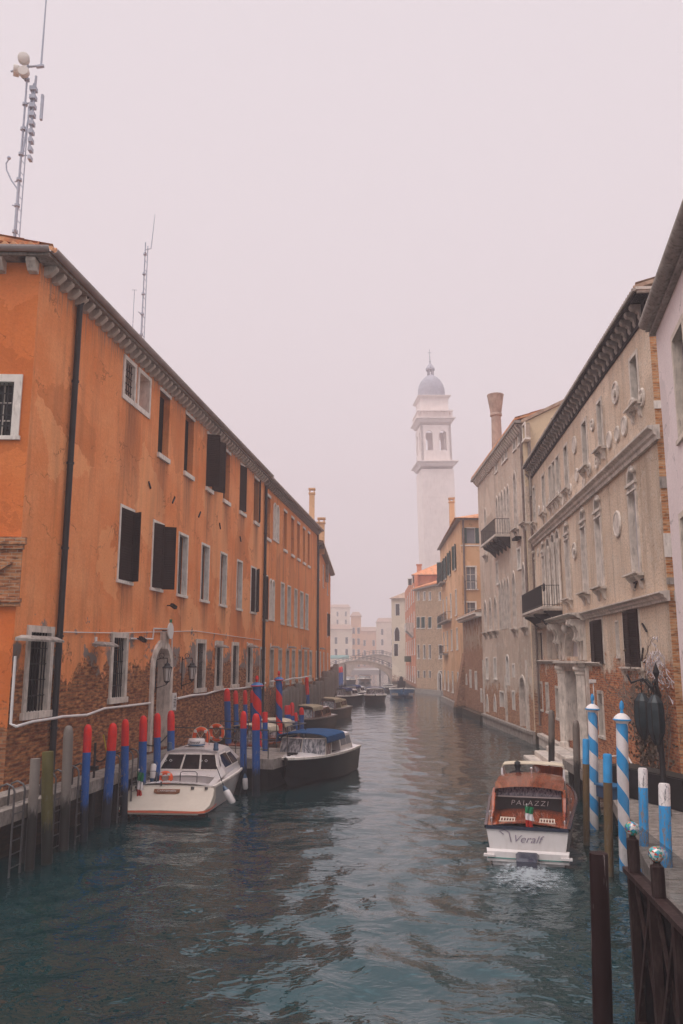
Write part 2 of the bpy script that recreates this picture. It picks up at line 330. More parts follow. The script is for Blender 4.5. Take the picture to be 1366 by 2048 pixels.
M['redstripe'] = simple('red_stripe', (.62, .13, .06), .4, .2, 3)
M['hull_black'] = simple('black_hull', (.003, .004, .006), .25, .3, 2, bump=.03, coat=.08)
M['hull_navy'] = simple('navy_hull', (.015, .022, .045), .25, .3, 2, bump=.03, coat=.3)
M['hull_blue'] = simple('blue_hull', (.02, .12, .26), .4, .3, 3)
M['blue_canvas'] = simple('blue_canvas', (.012, .065, .17), .8, .25, 5, bump=.3)
M['navy_canvas'] = simple('navy_canvas', (.03, .05, .12), .8, .25, 5, bump=.3)
M['cream_canvas'] = simple('cream_canvas', (.60, .52, .40), .8, .2, 4, bump=.3)
M['tan_canvas'] = simple('tan_canvas', (.40, .32, .22), .8, .3, 4, bump=.3)
M['rubber_shade'] = simple('black_rubber_shade', (.02, .02, .02), .6, .3, 4)  # also serves as painted-in shade on the left walkway's underside
M['blue_plastic'] = simple('blue_plastic', (.015, .07, .15), .3, .2, 4, coat=.4)
M['orange_ring'] = simple('orange_ring', (.85, .12, .03), .5, .15, 4)
M['yellow'] = simple('yellow_rope', (.6, .45, .05), .7, .2, 8)
M['paper'] = simple('printed_sign', (.70, .68, .66), .6, .06, 5)
M['ink'] = simple('dark_ink', (.05, .05, .06), .7, .1, 5)
M['silver'] = simple('silver_letters', (.62, .58, .58), .35, .1, 5, metal=.4)
M['mast'] = simple('galvanised_mast', (.44, .48, .57), .6, .15, 3)
M['dish'] = simple('dish_white', (.72, .68, .64), .6, .1, 3)
M['lead'] = simple('lead_dome', (.34, .345, .40), .6, .25, 1.2)
M['tower'] = simple('pale_tower_stone', (.88, .78, .73), .85, .08, .5, bump=.1, dirt=(.66, .55, .5), dirtamt=.4)  # extra pale, so part of the fog's fade sits in the colour
M['bridge'] = simple('bridge_stone', (.50, .40, .33), .85, .3, .8, dirt=(.2, .15, .12), dirtamt=.5)
M['skin'] = simple('skin', (.45, .26, .18), .5, .1, 4)
M['coat'] = simple('dark_coat', (.02, .02, .025), .85, .3, 5)
M['foliage'] = simple('window_plants', (.05, .075, .035), .8, .5, 9, bump=.5)
M['tealcloth'] = simple('teal_awning', (.12, .28, .25), .8, .2, 2)
M['chimney_tan'] = simple('tan_chimney', (.46, .33, .27), .85, .3, 2, dirt=(.25, .18, .15), dirtamt=.5)
M['glove'] = simple('lamp_lens', (.55, .52, .5), .3, .1, 4)
# rusty varnished mahogany with planking lines
def mahogany(name, c1, c2):
    k = NT(name); x, y, z = k.xyz()
    g = k.noise(k.map((1.2, 16, 16)), 1.0, 6, .6, .4); c = k.ramp(g, [(.3, c1), (.55, c2), (.75, tuple(min(1, v * 1.35) for v in c2))])
    ln = k.math('LESS_THAN', k.math('FRACT', k.math('MULTIPLY', y, 9.0)), .06)
    return k.out(k.mix(k.math('MULTIPLY', ln, .7), c, tuple(v * .3 for v in c1)), .16, k.bump(g, .05, .01), coat=.35)
M['mahogany'] = mahogany('varnished_mahogany', (.07, .012, .003), (.27, .050, .009))
M['teak'] = mahogany('brown_hull_wood', (.09, .04, .025), (.24, .11, .06))
def tiles(name, c1, c2):
    k = NT(name); cel = k.n.new('ShaderNodeTexVoronoi'); k.put(cel.inputs['Vector'], k.map((5, 2.8, 2.8))); cel.inputs['Scale'].default_value = 1
    sp_ = k.xyz(cel.outputs['Color']); n = k.noise(k.obj, 2, 5, .6)
    c = k.mix(sp_[0], c1, c2); c = k.mix(k.ramp(n, [(.5, 0), (.72, .7)]), c, (.12, .09, .075))
    return k.out(c, .85, k.bump(sp_[1], .3, .02))
M['tiles'] = tiles('terracotta_tiles', (.50, .19, .09), (.62, .34, .19))
M['tiles_far'] = tiles('orange_tiles', (.66, .24, .11), (.70, .34, .18))
M['tiles_grey'] = tiles('weathered_tiles', (.34, .22, .16), (.45, .33, .25))
def polemat(name, body, tip, tipz, low=(.008, .011, .010), lowz=1.0, stripe=None, pitch=.7, chip=.25):
    """painted timber: tip colour above tipz (metres), weed, bare wood and painted-in shade by the waterline, optional spiral"""
    k = NT(name); x, y, z = k.xyz(); n = k.noise(k.obj, 5, 5, .7); n2 = k.noise(k.map((6, 6, 1.3)), 3, 5, .7)
    c = k.mix(k.ramp(n, [(.3, .35), (.6, 0)]), body, tuple(v * .6 for v in body))
    if stripe:
        a = k.math('DIVIDE', k.math('ARCTAN2', y, x), 2 * math.pi)
        f = k.math('FRACT', k.math('ADD', k.math('DIVIDE', z, pitch), a))
        c = k.mix(k.math('LESS_THAN', f, .5), c, k.mix(k.ramp(n, [(.3, .3), (.6, 0)]), stripe, tuple(v * .7 for v in stripe)))
    if tip: c = k.mix(k.math('GREATER_THAN', z, tipz), c, k.mix(k.ramp(n, [(.3, .4), (.6, 0)]), tip, tuple(v * .65 for v in tip)))
    ht = k.math('SUBTRACT', 1.0, k.math('DIVIDE', z, 2.6), clamp=True); n4 = k.noise(k.map((9, 9, 2.2)), 3, 5, .75)
    c = k.mix(k.math('MULTIPLY', k.math('GREATER_THAN', k.math('ADD', n4, k.math('MULTIPLY', ht, .16)), .66), min(1, chip * 2.2)), c, (.20, .19, .20))
    c = k.mix(k.math('MULTIPLY', k.ramp(k.noise(k.map((3, 3, .7)), 1.6, 4, .6), [(.5, 0), (.7, 1)]), .3), c, tuple(v * .45 for v in body)); c = k.mix(k.math('MULTIPLY', k.ramp(n2, [(.64, 0), (.68, 1)]), chip), c, (.16, .14, .13))
    wl = k.math('DIVIDE', k.math('SUBTRACT', lowz, k.math('ADD', z, k.math('MULTIPLY', k.math('SUBTRACT', n2, .5), .9))), .25, clamp=True)
    c = k.mix(k.math('MULTIPLY', wl, .95), c, low)
    return k.out(c, .55, k.bump(n2, .35, .01), spec=.3)
M['timber'] = polemat('grey_timber', (.19, .16, .14), None, 9, low=(.010, .010, .008), lowz=1.35, chip=.15)  # dark foot reaches higher: weed plus shade painted in over the water
# scratched dark pole with pale runs
k = NT('scratched_brown_paint'); n2 = k.noise(k.map((14, 14, 1.0)), 1.4, 5, .7); n3 = k.noise(k.map((5, 5, .5)), 1.2, 3, .6)
M['scratched'] = k.out(k.mix(k.math('MULTIPLY', k.ramp(n2, [(.60, 0), (.66, 1)]), k.ramp(n3, [(.45, 0), (.6, .9)])), (.018, .007, .007), (.5, .42, .4)), .5, k.bump(n2, .4, .01))
# glass fragments set in a ball
k = NT('mosaic_glass'); vo = k.n.new('ShaderNodeTexVoronoi'); k.put(vo.inputs['Vector'], k.obj); vo.inputs['Scale'].default_value = 38
vs_ = k.xyz(vo.outputs['Color'])
c = k.ramp(vs_[0], [(.0, (.55, .52, .48)), (.18, (.40, .035, .02)), (.34, (.02, .22, .14)), (.46, (.02, .12, .3)), (.58, (.5, .47, .44)), (.72, (.04, .3, .34)), (.84, (.42, .2, .1)), (.93, (.08, .03, .02))])
for e in c.node.color_ramp.elements: pass
c.node.color_ramp.interpolation = 'CONSTANT'
M['mosaic'] = k.out(c, .12, coat=.6)
# slatted louvre
def louvre(name, c):
    k = NT(name); z = k.xyz()[2]; f = k.math('FRACT', k.math('MULTIPLY', z, 16.0)); n = k.noise(k.obj, 4, 4)
    return k.out(k.mix(k.ramp(n, [(.4, 0), (.7, .4)]), c, tuple(v * 1.8 for v in c)), .6, k.bump(f, .9, .03))
M['louvre'] = louvre('brown_louvres', (.028, .013, .010))
M['louvre_green'] = louvre('green_louvres', (.045, .10, .095))

# ================================================================ setting
def make_water():
    rng = np.random.RandomState(3)
    def grid(xs, ys, name, mat):
        X, Y = np.meshgrid(xs, ys); Z = np.zeros_like(X); amp_far = np.clip((Y - 8) / 60, 0, 1)
        for i in range(90):
            lam = 10 ** rng.uniform(math.log10(.28), math.log10(3.2)); kx = 2 * math.pi / lam
            a = rng.normal(0, .95) + .3; ph = rng.uniform(0, 6.28)
            A = .0042 * lam ** .9 * (1.3 if lam > .8 else 1)
            mod = .55 + .45 * np.sin(X * rng.uniform(.15, .6) + Y * rng.uniform(.05, .35) + rng.uniform(0, 6)); A *= 1.0
            Z += A * mod * np.sin(kx * (X * math.sin(a) + Y * math.cos(a)) + ph + .6 * np.sin(X * .7 + Y * .4))
        Z *= np.interp(Y, [8, 16, 34, 80], [1.0, .8, .42, .3])
        # ring waves washed back by the taxi's propeller
        r = np.hypot(X - 3.9, (Y - 17.2)); Z += .012 * np.exp(-((r - 3) / 3.4) ** 2) * np.sin(r * 6.5 + np.sin(np.arctan2(Y - 17.2, X - 3.9) * 5) * .8)
        V = np.stack([X, Y, Z], -1).reshape(-1, 3); ny, nx = X.shape
        idx = np.arange(ny * nx).reshape(ny, nx)
        F = np.stack([idx[:-1, :-1], idx[:-1, 1:], idx[1:, 1:], idx[1:, :-1]], -1).reshape(-1, 4)
        me = bpy.data.meshes.new(name); me.vertices.add(len(V)); me.vertices.foreach_set('co', V.ravel())
        me.loops.add(F.size); me.loops.foreach_set('vertex_index', F.ravel()); me.polygons.add(len(F))
        me.polygons.foreach_set('loop_start', np.arange(0, F.size, 4)); me.polygons.foreach_set('loop_total', np.full(len(F), 4))
        me.polygons.foreach_set('use_smooth', np.ones(len(F), bool)); me.update(calc_edges=True); me.materials.append(mat)
        o = bpy.data.objects.new(name, me); col.objects.link(o); WM[o.name] = Matrix.Identity(4); return o
    k = NT('canal_water')
    n1 = k.noise(k.map((.75, 1.15, 1)), 2.6, 2, .45, .8); n2 = k.noise(k.map((.7, 1.2, 1)), 7.5, 1, .5, .6); n3 = k.noise(k.obj, 15, 2, .5)
    h = k.math('ADD', k.math('MULTIPLY', n1, .048), k.math('ADD', k.math('MULTIPLY', n2, .017), k.math('MULTIPLY', n3, .0004)))
    calm = k.math('MAXIMUM', .38, k.math('SUBTRACT', 1.15, k.math('DIVIDE', k.xyz()[1], 45.0))); h = k.math('MULTIPLY', h, k.math('MINIMUM', calm, 1.0))
    dk = k.noise(k.map((.25, .15, 1)), 1, 3, .5)
    k.b.inputs['IOR'].default_value = 1.7
    m = k.out(spec=.5, color=k.mix(dk, (.0002, .016, .019), (.0008, .028, .031)), rough=.02, nrm=k.bump(h, .85, 1.0))
    ys = np.concatenate([np.arange(-2, 30, .09), np.arange(30, 70, .2), np.arange(70, 260, .6)])
    k.b.inputs['Specular Tint'].default_value = (.50, .88, 1.0, 1)
    tag(grid(np.concatenate([np.arange(-45, -10, .7), np.arange(-10, 13, .11), np.arange(13, 45, .7)]), ys, 'water', m), 'rippled dark green canal water', None, None, 'structure')
make_water()
g = MB().add([(-900, -900, -1.6), (900, -900, -1.6), (900, 1500, -1.6), (-900, 1500, -1.6)], [(0, 1, 2, 3)]).build('ground', simple('mud', (.08, .07, .05), .9), fix=False)
tag(g, kind='structure')

# ================================================================ facade helpers
def outline(s0, s1, z0, z1, top, n=10):
    """open outline: bottom left -> over the top -> bottom right"""
    w_ = (s1 - s0) / 2; c = (s0 + s1) / 2
    if top == 'flat': return [(s0, z0), (s0, z1), (s1, z1), (s1, z0)], z1
    if top == 'round':
        zs = z1 - w_; pts = [(c - w_ * math.cos(math.pi * i / n), zs + w_ * math.sin(math.pi * i / n)) for i in range(n + 1)]
    else:  # pointed with a slight ogee
        hh = w_ * 1.9; zs = z1 - hh; pts = []
        for i in range(n + 1):
            t = abs(i / n * 2 - 1); sg = -1 if i < n / 2 else 1
            zz = zs + hh * (1 - t) ** .62 if t > 0 else z1
            xx = t ** .75 if t > .2 else t * 1.45
            pts.append((c + sg * w_ * min(1, xx), zs + hh * ((1 - t ** 1.9) ** .8 * .82 + .18 * (1 - t) ** 3)))
    return [(s0, z0)] + pts + [(s1, z0)], zs
def wall(F, s0, s1, z0, z1, name, mat, root, th=.45, topslope=None):
    """front sheet with the holes recorded in F.holes, their reveals, and the wall's thickness"""
    mb = MB(); hs = F.holes
    zs = sorted({z0, z1, *[h[2] for h in hs], *[h[3] for h in hs]}); zs = [v for v in zs if z0 - 1e-6 <= v <= z1 + 1e-6]
    for a, b in zip(zs, zs[1:]):
        if b - a < 1e-5: continue
        zc = (a + b) / 2; cut = sorted([(h[0], h[1]) for h in hs if h[2] < zc < h[3]]); x = s0
        for c0, c1 in cut:
            if c0 > x + 1e-5: mb.add([(x, 0, a), (c0, 0, a), (c0, 0, b), (x, 0, b)], [(0, 1, 2, 3)])
            x = max(x, c1)
        if x < s1 - 1e-5: mb.add([(x, 0, a), (s1, 0, a), (s1, 0, b), (x, 0, b)], [(0, 1, 2, 3)])
    for (a, b, c, d, top, dep) in hs:
        ol, zsp = outline(a, b, c, d, top)
        if top != 'flat':
            pts = ol[1:-1]
            for p, q in zip(pts, pts[1:]):
                mb.add([(p[0], 0, p[1]), (q[0], 0, q[1]), (q[0], 0, d), (p[0], 0, d)], [(0, 1, 2, 3)])
        cl = ol + [ol[0]]
        for p, q in zip(cl, cl[1:]): mb.add([(p[0], 0, p[1]), (p[0], dep, p[1]), (q[0], dep, q[1]), (q[0], 0, q[1])], [(0, 1, 2, 3)])
    # back, ends and top so the wall has body
    mb.add([(s0, th, z0), (s1, th, z0), (s1, th, z1), (s0, th, z1), (s0, 0, z0), (s1, 0, z0), (s1, 0, z1), (s0, 0, z1)], [(1, 0, 3, 2), (0, 4, 7, 3), (5, 1, 2, 6), (7, 6, 2, 3)])
    return mb.build(name, mat, root, F.M, fix=False)
def leaf(mb, hx, hz0, hz1, wd, ang, side, yy=-.02, th=.045, slats=True):
    """shutter leaf hinged at x=hx; side -1: hinge on the left jamb, +1 right; ang 0 = closed over the opening, 180 = flat on the wall"""
    d = Vector((math.cos(ang) * -side, -math.sin(ang), 0)); n = Vector((-d.y, d.x, 0)) * th
    def P(t, z, o=0.0): p = Vector((hx, yy, 0)) + d * (t * wd) + n * o; return (p.x, p.y, z)
    def bx(t0, t1, a, b, o0=0.0, o1=1.0):
        mb.add([P(t0, a, o0), P(t1, a, o0), P(t1, a, o1), P(t0, a, o1), P(t0, b, o0), P(t1, b, o0), P(t1, b, o1), P(t0, b, o1)], [(0, 3, 2, 1), (4, 5, 6, 7), (0, 1, 5, 4), (1, 2, 6, 5), (2, 3, 7, 6), (3, 0, 4, 7)])
    bx(0, .13, hz0, hz1); bx(.87, 1, hz0, hz1); h = hz1 - hz0
    for a, b in ((0, .05), (.47, .52), (.95, 1)): bx(.13, .87, hz0 + h * a, hz0 + h * b)
    if slats:
        nsl = int(h / .085)
        for i in range(nsl):
            z = hz0 + h * (i + .5) / nsl
            mb.add([P(.13, z - .035, 0.1), P(.87, z - .035, 0.1), P(.87, z + .03, .9), P(.13, z + .03, .9)], [(0, 1, 2, 3)])
        bx(.13, .87, hz0 + h * .05, hz0 + h * .95, .4, .5)
    else: bx(.13, .87, hz0 + h * .05, hz0 + h * .95, .3, .7)
def window(F, root, s0, s1, z0, z1, top='flat', dep=.3, pane='glass', fw=0.0, fp=.03, fmat='stone_white', sill=0.0, sillmat=None, lintel=0.0, bars=0, barmat='iron',
           shut=None, shutmat='louvre', bracket=False, reveal=True, mull=0, panel=None, hole=True, sillh=.1, silln=1):
    if hole: F.holes.append((s0, s1, z0, z1, top, dep))
    ol, zs = outline(s0, s1, z0, z1, top); mb = MB()
    n = len(ol); yb = dep - .01 if hole else .0
    mb.add([(a, yb, b) for a, b in ol], [tuple(range(n))])
    wn = mb.build('window', M[pane], root, F.M, fix=False)
    if mull:
        mb = MB(); wd = s1 - s0; b = .03
        for i in range(1, mull): mb.box(s0 + wd * i / mull - b, yb - .04, z0, s0 + wd * i / mull + b, yb - .012, z1 if top == 'flat' else zs)
        for i in range(1, 3): zz = z0 + (zs - z0) * i / 3; mb.box(s0, yb - .035, zz - .02, s1, yb - .015, zz + .02)
        mb.build('glazing_bar', M['stone_white'], wn, F.M)
    if panel:   # a lower blind or panel under an arch
        mb = MB().box(s0 + .005, yb - .07, z0, s1 - .005, yb - .02, zs - .05); mb.build('blind', M[panel], wn, F.M)
    if fw:
        oo, _ = outline(s0 - fw, s1 + fw, z0, z1 + fw, top if top != 'gothic' else 'gothic', 10); oo[0] = (s0 - fw, z0); oo[-1] = (s1 + fw, z0)
        mb = MB().ring(ol, oo, -fp, .02)
        if reveal:
            for p, q in zip(ol, ol[1:]): mb.add([(p[0], -fp, p[1]), (p[0] + (.006 if p[0] < (s0 + s1) / 2 else -.006), dep * .85, p[1] - .006), (q[0] + (.006 if q[0] < (s0 + s1) / 2 else -.006), dep * .85, q[1] - .006), (q[0], -fp, q[1])], [(0, 1, 2, 3)])
        mb.build('frame', M[fmat], wn, F.M)
    if lintel: MB().box(s0 - .06, -.035, z1, s1 + .06, .05, z1 + lintel).build('lintel', M[fmat], wn, F.M)
    if sill:
        mb = MB(); sm = M[sillmat or fmat]; e = sill * .7
        mb.box(s0 - fw - e, -sill, z0 - sillh, s1 + fw + e, .03 if not hole else dep * .9, z0 + .004)
        if bracket:
            mb.box(s0 - fw - e * 1.5, -sill * 1.5, z0 - sillh * .35, s1 + fw + e * 1.5, -sill - .002, z0 + .02)
            for xx in (s0 - fw * .4, s1 + fw * .4):
                mb.prismx([(-sill * 1.2, z0 - sillh - .002), (.0, z0 - sillh - .002), (.0, z0 - sillh - .42), (-sill * .35, z0 - sillh - .34), (-sill * .5, z0 - sillh - .18)], xx - .09, xx + .09)
        mb.build('sill', sm, wn, F.M)
    if bars:
        mb = MB(); wd = s1 - s0
        for i in range(bars): x = s0 + wd * (i + .5) / bars; mb.box(x - .012, .05, z0, x + .012, .074, z1 if top == 'flat' else zs + .2)
        for i in range(1, 5): zz = z0 + (z1 - z0) * i / 5; mb.box(s0, .046, zz - .012, s1, .078, zz + .012)
        mb.build('bars', M[barmat], wn, F.M)
    if shut:
        for (sd, ang, wfrac) in shut:
            mb = MB(); leaf(mb, s0 - .01 if sd < 0 else s1 + .01, z0 + .02, z1 - .01, (s1 - s0) * wfrac, R(ang), sd, yy=-fp - .01 if fw else -.02)
            mb.build('shutter', M[shutmat], wn, F.M)
    return wn
def tileroof(F, s0, s1, y0, z0, y1, z1, root, mat, name='roof', pitch=.22, rows=8, th=.12):
    nx = max(2, int((s1 - s0) / pitch)) * 6; xs = [s0 + (s1 - s0) * i / nx for i in range(nx + 1)]; rings = []
    for r in range(rows * 2 + 1):
        t = (r // 2 + (r % 2)) / rows; dz = .03 if r % 2 else 0.0
        if r == 0: t = 0
        yy = y0 + (y1 - y0) * min(1, t); zz = z0 + (z1 - z0) * min(1, t) - dz * (1 if r % 2 == 0 else 0)
        rings.append([(x, yy, zz + .05 * math.cos(i / 6 * 2 * math.pi) + (0.02 if r % 2 == 0 else 0)) for i, x in enumerate(xs)])
    mb = MB().loft(rings, closed=False)
    mb.loft([rings[0], [(x, y0, z0 - th) for x in xs]], closed=False)
    mb.add([(s0, y0, z0 - th), (s1, y0, z0 - th), (s1, y1, z1 - th), (s0, y1, z1 - th)], [(0, 1, 2, 3)])
    mb.add([(s0, y0, z0 - th), (s0, y1, z1 - th), (s0, y1, z1), (s0, y0, z0)], [(0, 1, 2, 3)]); mb.add([(s1, y0, z0 - th), (s1, y1, z1 - th), (s1, y1, z1), (s1, y0, z0)], [(0, 3, 2, 1)])
    return mb.build(name, M[mat], root, F.M, fix=False)
def gutter(F, s0, s1, y, z, root, r=.09, mat='gutter'):
    mb = MB(); pts = [(y + r * math.cos(a), z + r * math.sin(a)) for a in [math.pi + math.pi * i / 8 for i in range(9)]]; inn = [(y + (r - .015) * math.cos(a), z + (r - .015) * math.sin(a)) for a in [2 * math.pi - math.pi * i / 8 for i in range(9)]]
    mb.prismx(pts + inn, s0, s1); return mb.build('gutter', M[mat], root, F.M)
def pipe(F, x, y, z0, z1, root, r=.06, mat='pipe', neck=True):
    mb = MB(); pts = [(x, y, z0), (x, y, z1 - .35)] + ([(x, y - .05, z1 - .2), (x, y - .22, z1)] if neck else [(x, y, z1)])
    mb.tube(pts, r, 10)
    for i in range(int((z1 - z0) / 2.4)): z = z0 + 1.2 + i * 2.4; mb.tube([(x, y, z), (x, y, z + .06)], r * 1.25, 10)
    return mb.build('drainpipe', M[mat], root, F.M, smooth=True)
def body(F, s0, s1, z0, z1, d, root, mat='orange2', name='rear_wall', y0=.46):
    return MB().box(s0 + .01, y0, z0, s1 - .01, d, z1).build(name, M[mat], root, F.M)
def repeat_part(src, parent, F, xs, base=0.0):
    """copies of one part at other places along the wall"""
    for x in xs:
        n = src.copy(); col.objects.link(n); n.parent = parent; m = F.M @ Matrix.Translation((x - base, 0, 0)); n.matrix_basis = WM[parent.name].inverted() @ m; WM[n.name] = m

# ================================================================ long orange building, left bank
A1, B1 = (-8.0, 20.0), (-4.55, 46.15)
F1 = Fac(A1, B1)
root = empty('orange_building', F1.M, 'long orange stucco building on the left bank, brick showing below, white framed windows', 'building')
EZ = 15.0
def lrow(F, lst, z0, z1, ym, **kw):
    for it in lst:
        xl, xr = it[0], it[1]; k2 = dict(kw); k2.update(it[2] if len(it) > 2 else {})
        zz0, zz1 = k2.pop('z0', z0), k2.pop('z1', z1)
        s0 = F.at(xl, ym(xl))[0]; s1 = F.at(xr, ym(xr))[0]; window(F, root, s0, s1, zz0, zz1, **k2)
y_top2 = lambda x: 1320 - .957 * (900 - x); y_top1 = lambda x: 1320 - .477 * (900 - x); y_g = lambda x: 1320 - .083 * (900 - x)
Y2 = (12.15, 14.56)
lrow(F1, [(321, 341), (372, 389), (415, 427, dict(shut=[(-1, 62, .62), (1, 150, .85)])), (449, 461), (481, 492, dict(shut=[(-1, 15, .6)])), (509, 518, dict(pane='glass', shut=[(1, 20, .5)]))],
     *Y2, y_top2, dep=.26, pane='dark', lintel=.13, sill=.09, sillh=.17)
s0, s1 = F1.at(243, 790)[0], F1.at(300, 790)[0]; sm = s0 + (s1 - s0) * .46
z_t, z_b = 14.66, 13.12
window(F1, root, s0 + .14, sm - .2, z_b + .18, z_t - .16, fw=.14, fp=.05, dep=.62, bars=5, pane='glass', fmat='stone_white')
window(F1, root, sm + .25, s1 - .14, z_b + .18, z_t - .16, fw=.14, fp=.05, dep=.5, pane='glass', fmat='stone_white')
MB().box(s0, -.048, z_b, s1, .05, z_b + .18).build('sill', M['stone_white'], root, F1.M)
Y1 = (7.15, 9.52)
SH = dict(shut=[(-1, 8, .52), (1, 10, .5)])
lrow(F1, [(243, 267, dict(shut=[(-1, 4, .97), (1, 60, .3)])), (308, 326, dict(shut=[(-1, 14, .7), (1, 120, .5)])), (359, 375, dict(shut=[(-1, -70, .34)])), (404.5, 418, dict(shut=[(-1, -72, .3)])), (442, 453, dict(shut=[(-1, -72, .3)])),
          (475, 484, dict(shut=[(-1, -70, .3)])), (502.5, 512, dict(shut=[(-1, 6, .52), (1, 25, .55)]))],
     *Y1, y_top1, dep=.22, pane='glass', fw=.1, sill=.07, sillh=.1)
lrow(F1, [(61, 101, dict(z0=3.3)), (227, 252), (394, 409), (433, 443), (465, 475), (495, 503)], 3.42, 5.3, y_g, dep=.28, pane='dark', fw=.17, fp=.05, fmat='stone', sill=.09, sillh=.17, bars=7)
# arched water door
ds0, ds1 = F1.at(305, 1340)[0], F1.at(337, 1340)[0]
window(F1, root, ds0, ds1, 1.45, 5.1, top='round', dep=.5, pane='green_shutter', fw=.24, fp=.1, fmat='stone').name = 'door'
MB().prism([((ds0 + ds1) / 2 - .16, 5.0), ((ds0 + ds1) / 2 + .16, 5.0), ((ds0 + ds1) / 2 + .22, 5.6), ((ds0 + ds1) / 2 - .22, 5.6)], -.2, 0).build('keystone', M['stone'], root, F1.M)
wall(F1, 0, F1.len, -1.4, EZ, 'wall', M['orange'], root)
body(F1, .6, F1.len, -1.4, EZ, 12, root)
# eave: corbels, flat course, gutter, tiles
corb = MB().prismx([(0, EZ - .28), (-.16, EZ - .26), (-.34, EZ - .10), (-.34, EZ - .02), (0, EZ - .02)], -.085, .085).build('corbel', M['stone'], root, F1.M)
repeat_part(corb, root, F1, [.28 + .46 * i for i in range(1, int(F1.len / .46))]); corb.matrix_basis = Matrix.Translation((.28, 0, 0))
MB().box(-.4, -.42, EZ - .015, F1.len, .46, EZ + .07).build('eave_course', M['stone_grey'], root, F1.M)
gutter(F1, -.3, F1.len, -.52, EZ + .17, root, .11)
tileroof(F1, -.35, F1.len, -.5, EZ + .24, 6, EZ + 2.0, root, 'tiles')
px_ = F1.at(128, 1000)[0]
pipe(F1, px_, -.12, 1.6, EZ + .05, root, .085)
# return face of the corner, towards the camera
F0 = Fac((A1[0] - 9, A1[1] - .35), A1)
s0, s1, z0, z1 = F0.rect(-30, 26, 764, 872)
window(F0, root, s0, s1, z0, z1, fw=.2, fp=.05, dep=.3, bars=6, mull=2, pane='glass', fmat='stone_white', sill=.06)
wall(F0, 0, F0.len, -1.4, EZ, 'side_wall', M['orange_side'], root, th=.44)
for i in (0, 1.2, 2.7): pass
for xx in (F0.len - .15, F0.len - 1.0, F0.len - 1.85, F0.len - 2.7):
    MB().prismx([(0, EZ - .34), (-.18, EZ - .32), (-.36, EZ - .12), (-.36, EZ - .02), (0, EZ - .02)], xx - .12, xx + .12).build('corbel', M['stone'], root, F0.M)
MB().box(0, -.42, EZ - .015, F0.len - .0, .3, EZ + .068).build('eave_course', M['stone_grey'], root, F0.M)
gutter(F0, 0, F0.len + .4, -.52, EZ + .17, root, .12)
tileroof(F0, 0, F0.len + .1, -.5, EZ + .27, .3, EZ + .52, root, 'tiles', rows=2)
# broken brick bracket relief on the return face
s0, z0 = F0.at(0, 1135)[0], 0
zt, zb = F0.at(20, 1075)[1], F0.at(20, 1213)[1]; sr = F0.at(46, 1140)[0]
mb = MB(); mb.box(s0 - 2, -.16, zt - .18, sr + .05, 0, zt).box(s0 - 2, -.12, zt - .3, sr, 0, zt - .18)
mb.box(s0 - 2, -.05, zb + .2, sr - .04, 0, zt - .3).prism([(s0 - .6, zb + .5), (sr - .25, zb + .5 + .55), (s0 - .1, zb + .95 + .3), (s0 - 1.4, zb + 1.1)], -.13, -.05)
mb.box(s0 - 2, -.1, zb, sr, 0, zb + .1).box(s0 - 2, -.14, zb + .1, sr + .02, 0, zb + .2)
mb.build('brick_relief', M['brick_low'], root, F0.M)
# iron tie anchors on the wall
mb = MB()
for (x, y, dx, dy) in [(298, 970, 4, 14), (346, 1000, -5, 12), (398, 1029, -4, 10), (439, 1052, 2, 12), (480, 1078, 2, 10)]:
    a = F1.at(x - dx / 2, y - dy / 2); b = F1.at(x + dx / 2, y + dy / 2); MB().obb((a[0], -.03, a[1]), (b[0], -.03, b[1]), .04, .06).build('wall_anchor', M['iron'], root, F1.M)
# white conduit clipped along the wall
mb = MB(); P = [F1.at(5, 1312), F1.at(3, 1380), F1.at(1, 1450), F1.at(10, 1454), F1.at(50, 1443), F1.at(97, 1436), F1.at(110, 1433), F1.at(160, 1430), F1.at(205, 1417), F1.at(250, 1412), F1.at(298, 1406)]
mb.tube([(max(a, .05), -.2 if 2 < i < 8 else -.05, b) for i, (a, b) in enumerate(P)], .036, 8)
P = [F1.at(352, 1397), F1.at(380, 1391), F1.at(410, 1388), F1.at(440, 1379), F1.at(478, 1377), F1.at(515, 1371), F1.at(529, 1366)]
mb.tube([(a, -.05, b) for a, b in P], .045, 8)
P = [F1.at(258, 1277), F1.at(303, 1278), F1.at(305, 1257), F1.at(342, 1258), F1.at(341, 1318)]
mb.tube([(a, -.05, b) for a, b in P], .028, 6)
P = [F1.at(112, 1264), F1.at(224, 1266), F1.at(390, 1262), F1.at(520, 1280)]
mb.tube([(a, -.04, b) for a, b in P], .015, 5)
mb.build('conduit', M['cable'], root, F1.M, smooth=True)

# second stretch, bent away
F2 = Fac(B1, (-1.98, 66.0)); root1 = root
root = empty('orange_wing', F2.M, 'orange stucco wing beyond the first drainpipe bend, with white arched blind windows', 'building')
f2y = lambda base: (lambda x: base)
def l2(lst, z0, z1, py, **kw):
    for it in lst:
        xl, xr = it[0], it[1]; k2 = dict(kw); k2.update(it[2] if len(it) > 2 else {})
        window(F2, root, F2.at(xl, py)[0], F2.at(xr, py)[0], z0, z1, **k2)
l2([(533, 541), (568, 574), (583, 588.5), (595, 600), (606.5, 611), (616, 620)], 11.7, 14.2, 1010, dep=.2, pane='louvre', lintel=.16, sill=.09, sillh=.17)
l2([(527, 534, dict(shut=[(-1, 8, .5), (1, 8, .5)])), (562, 568), (575, 581), (589, 594), (600.5, 606), (611, 616)], 6.9, 9.4, 1180, dep=.2, fw=.1, sill=.07, shutmat='louvre')
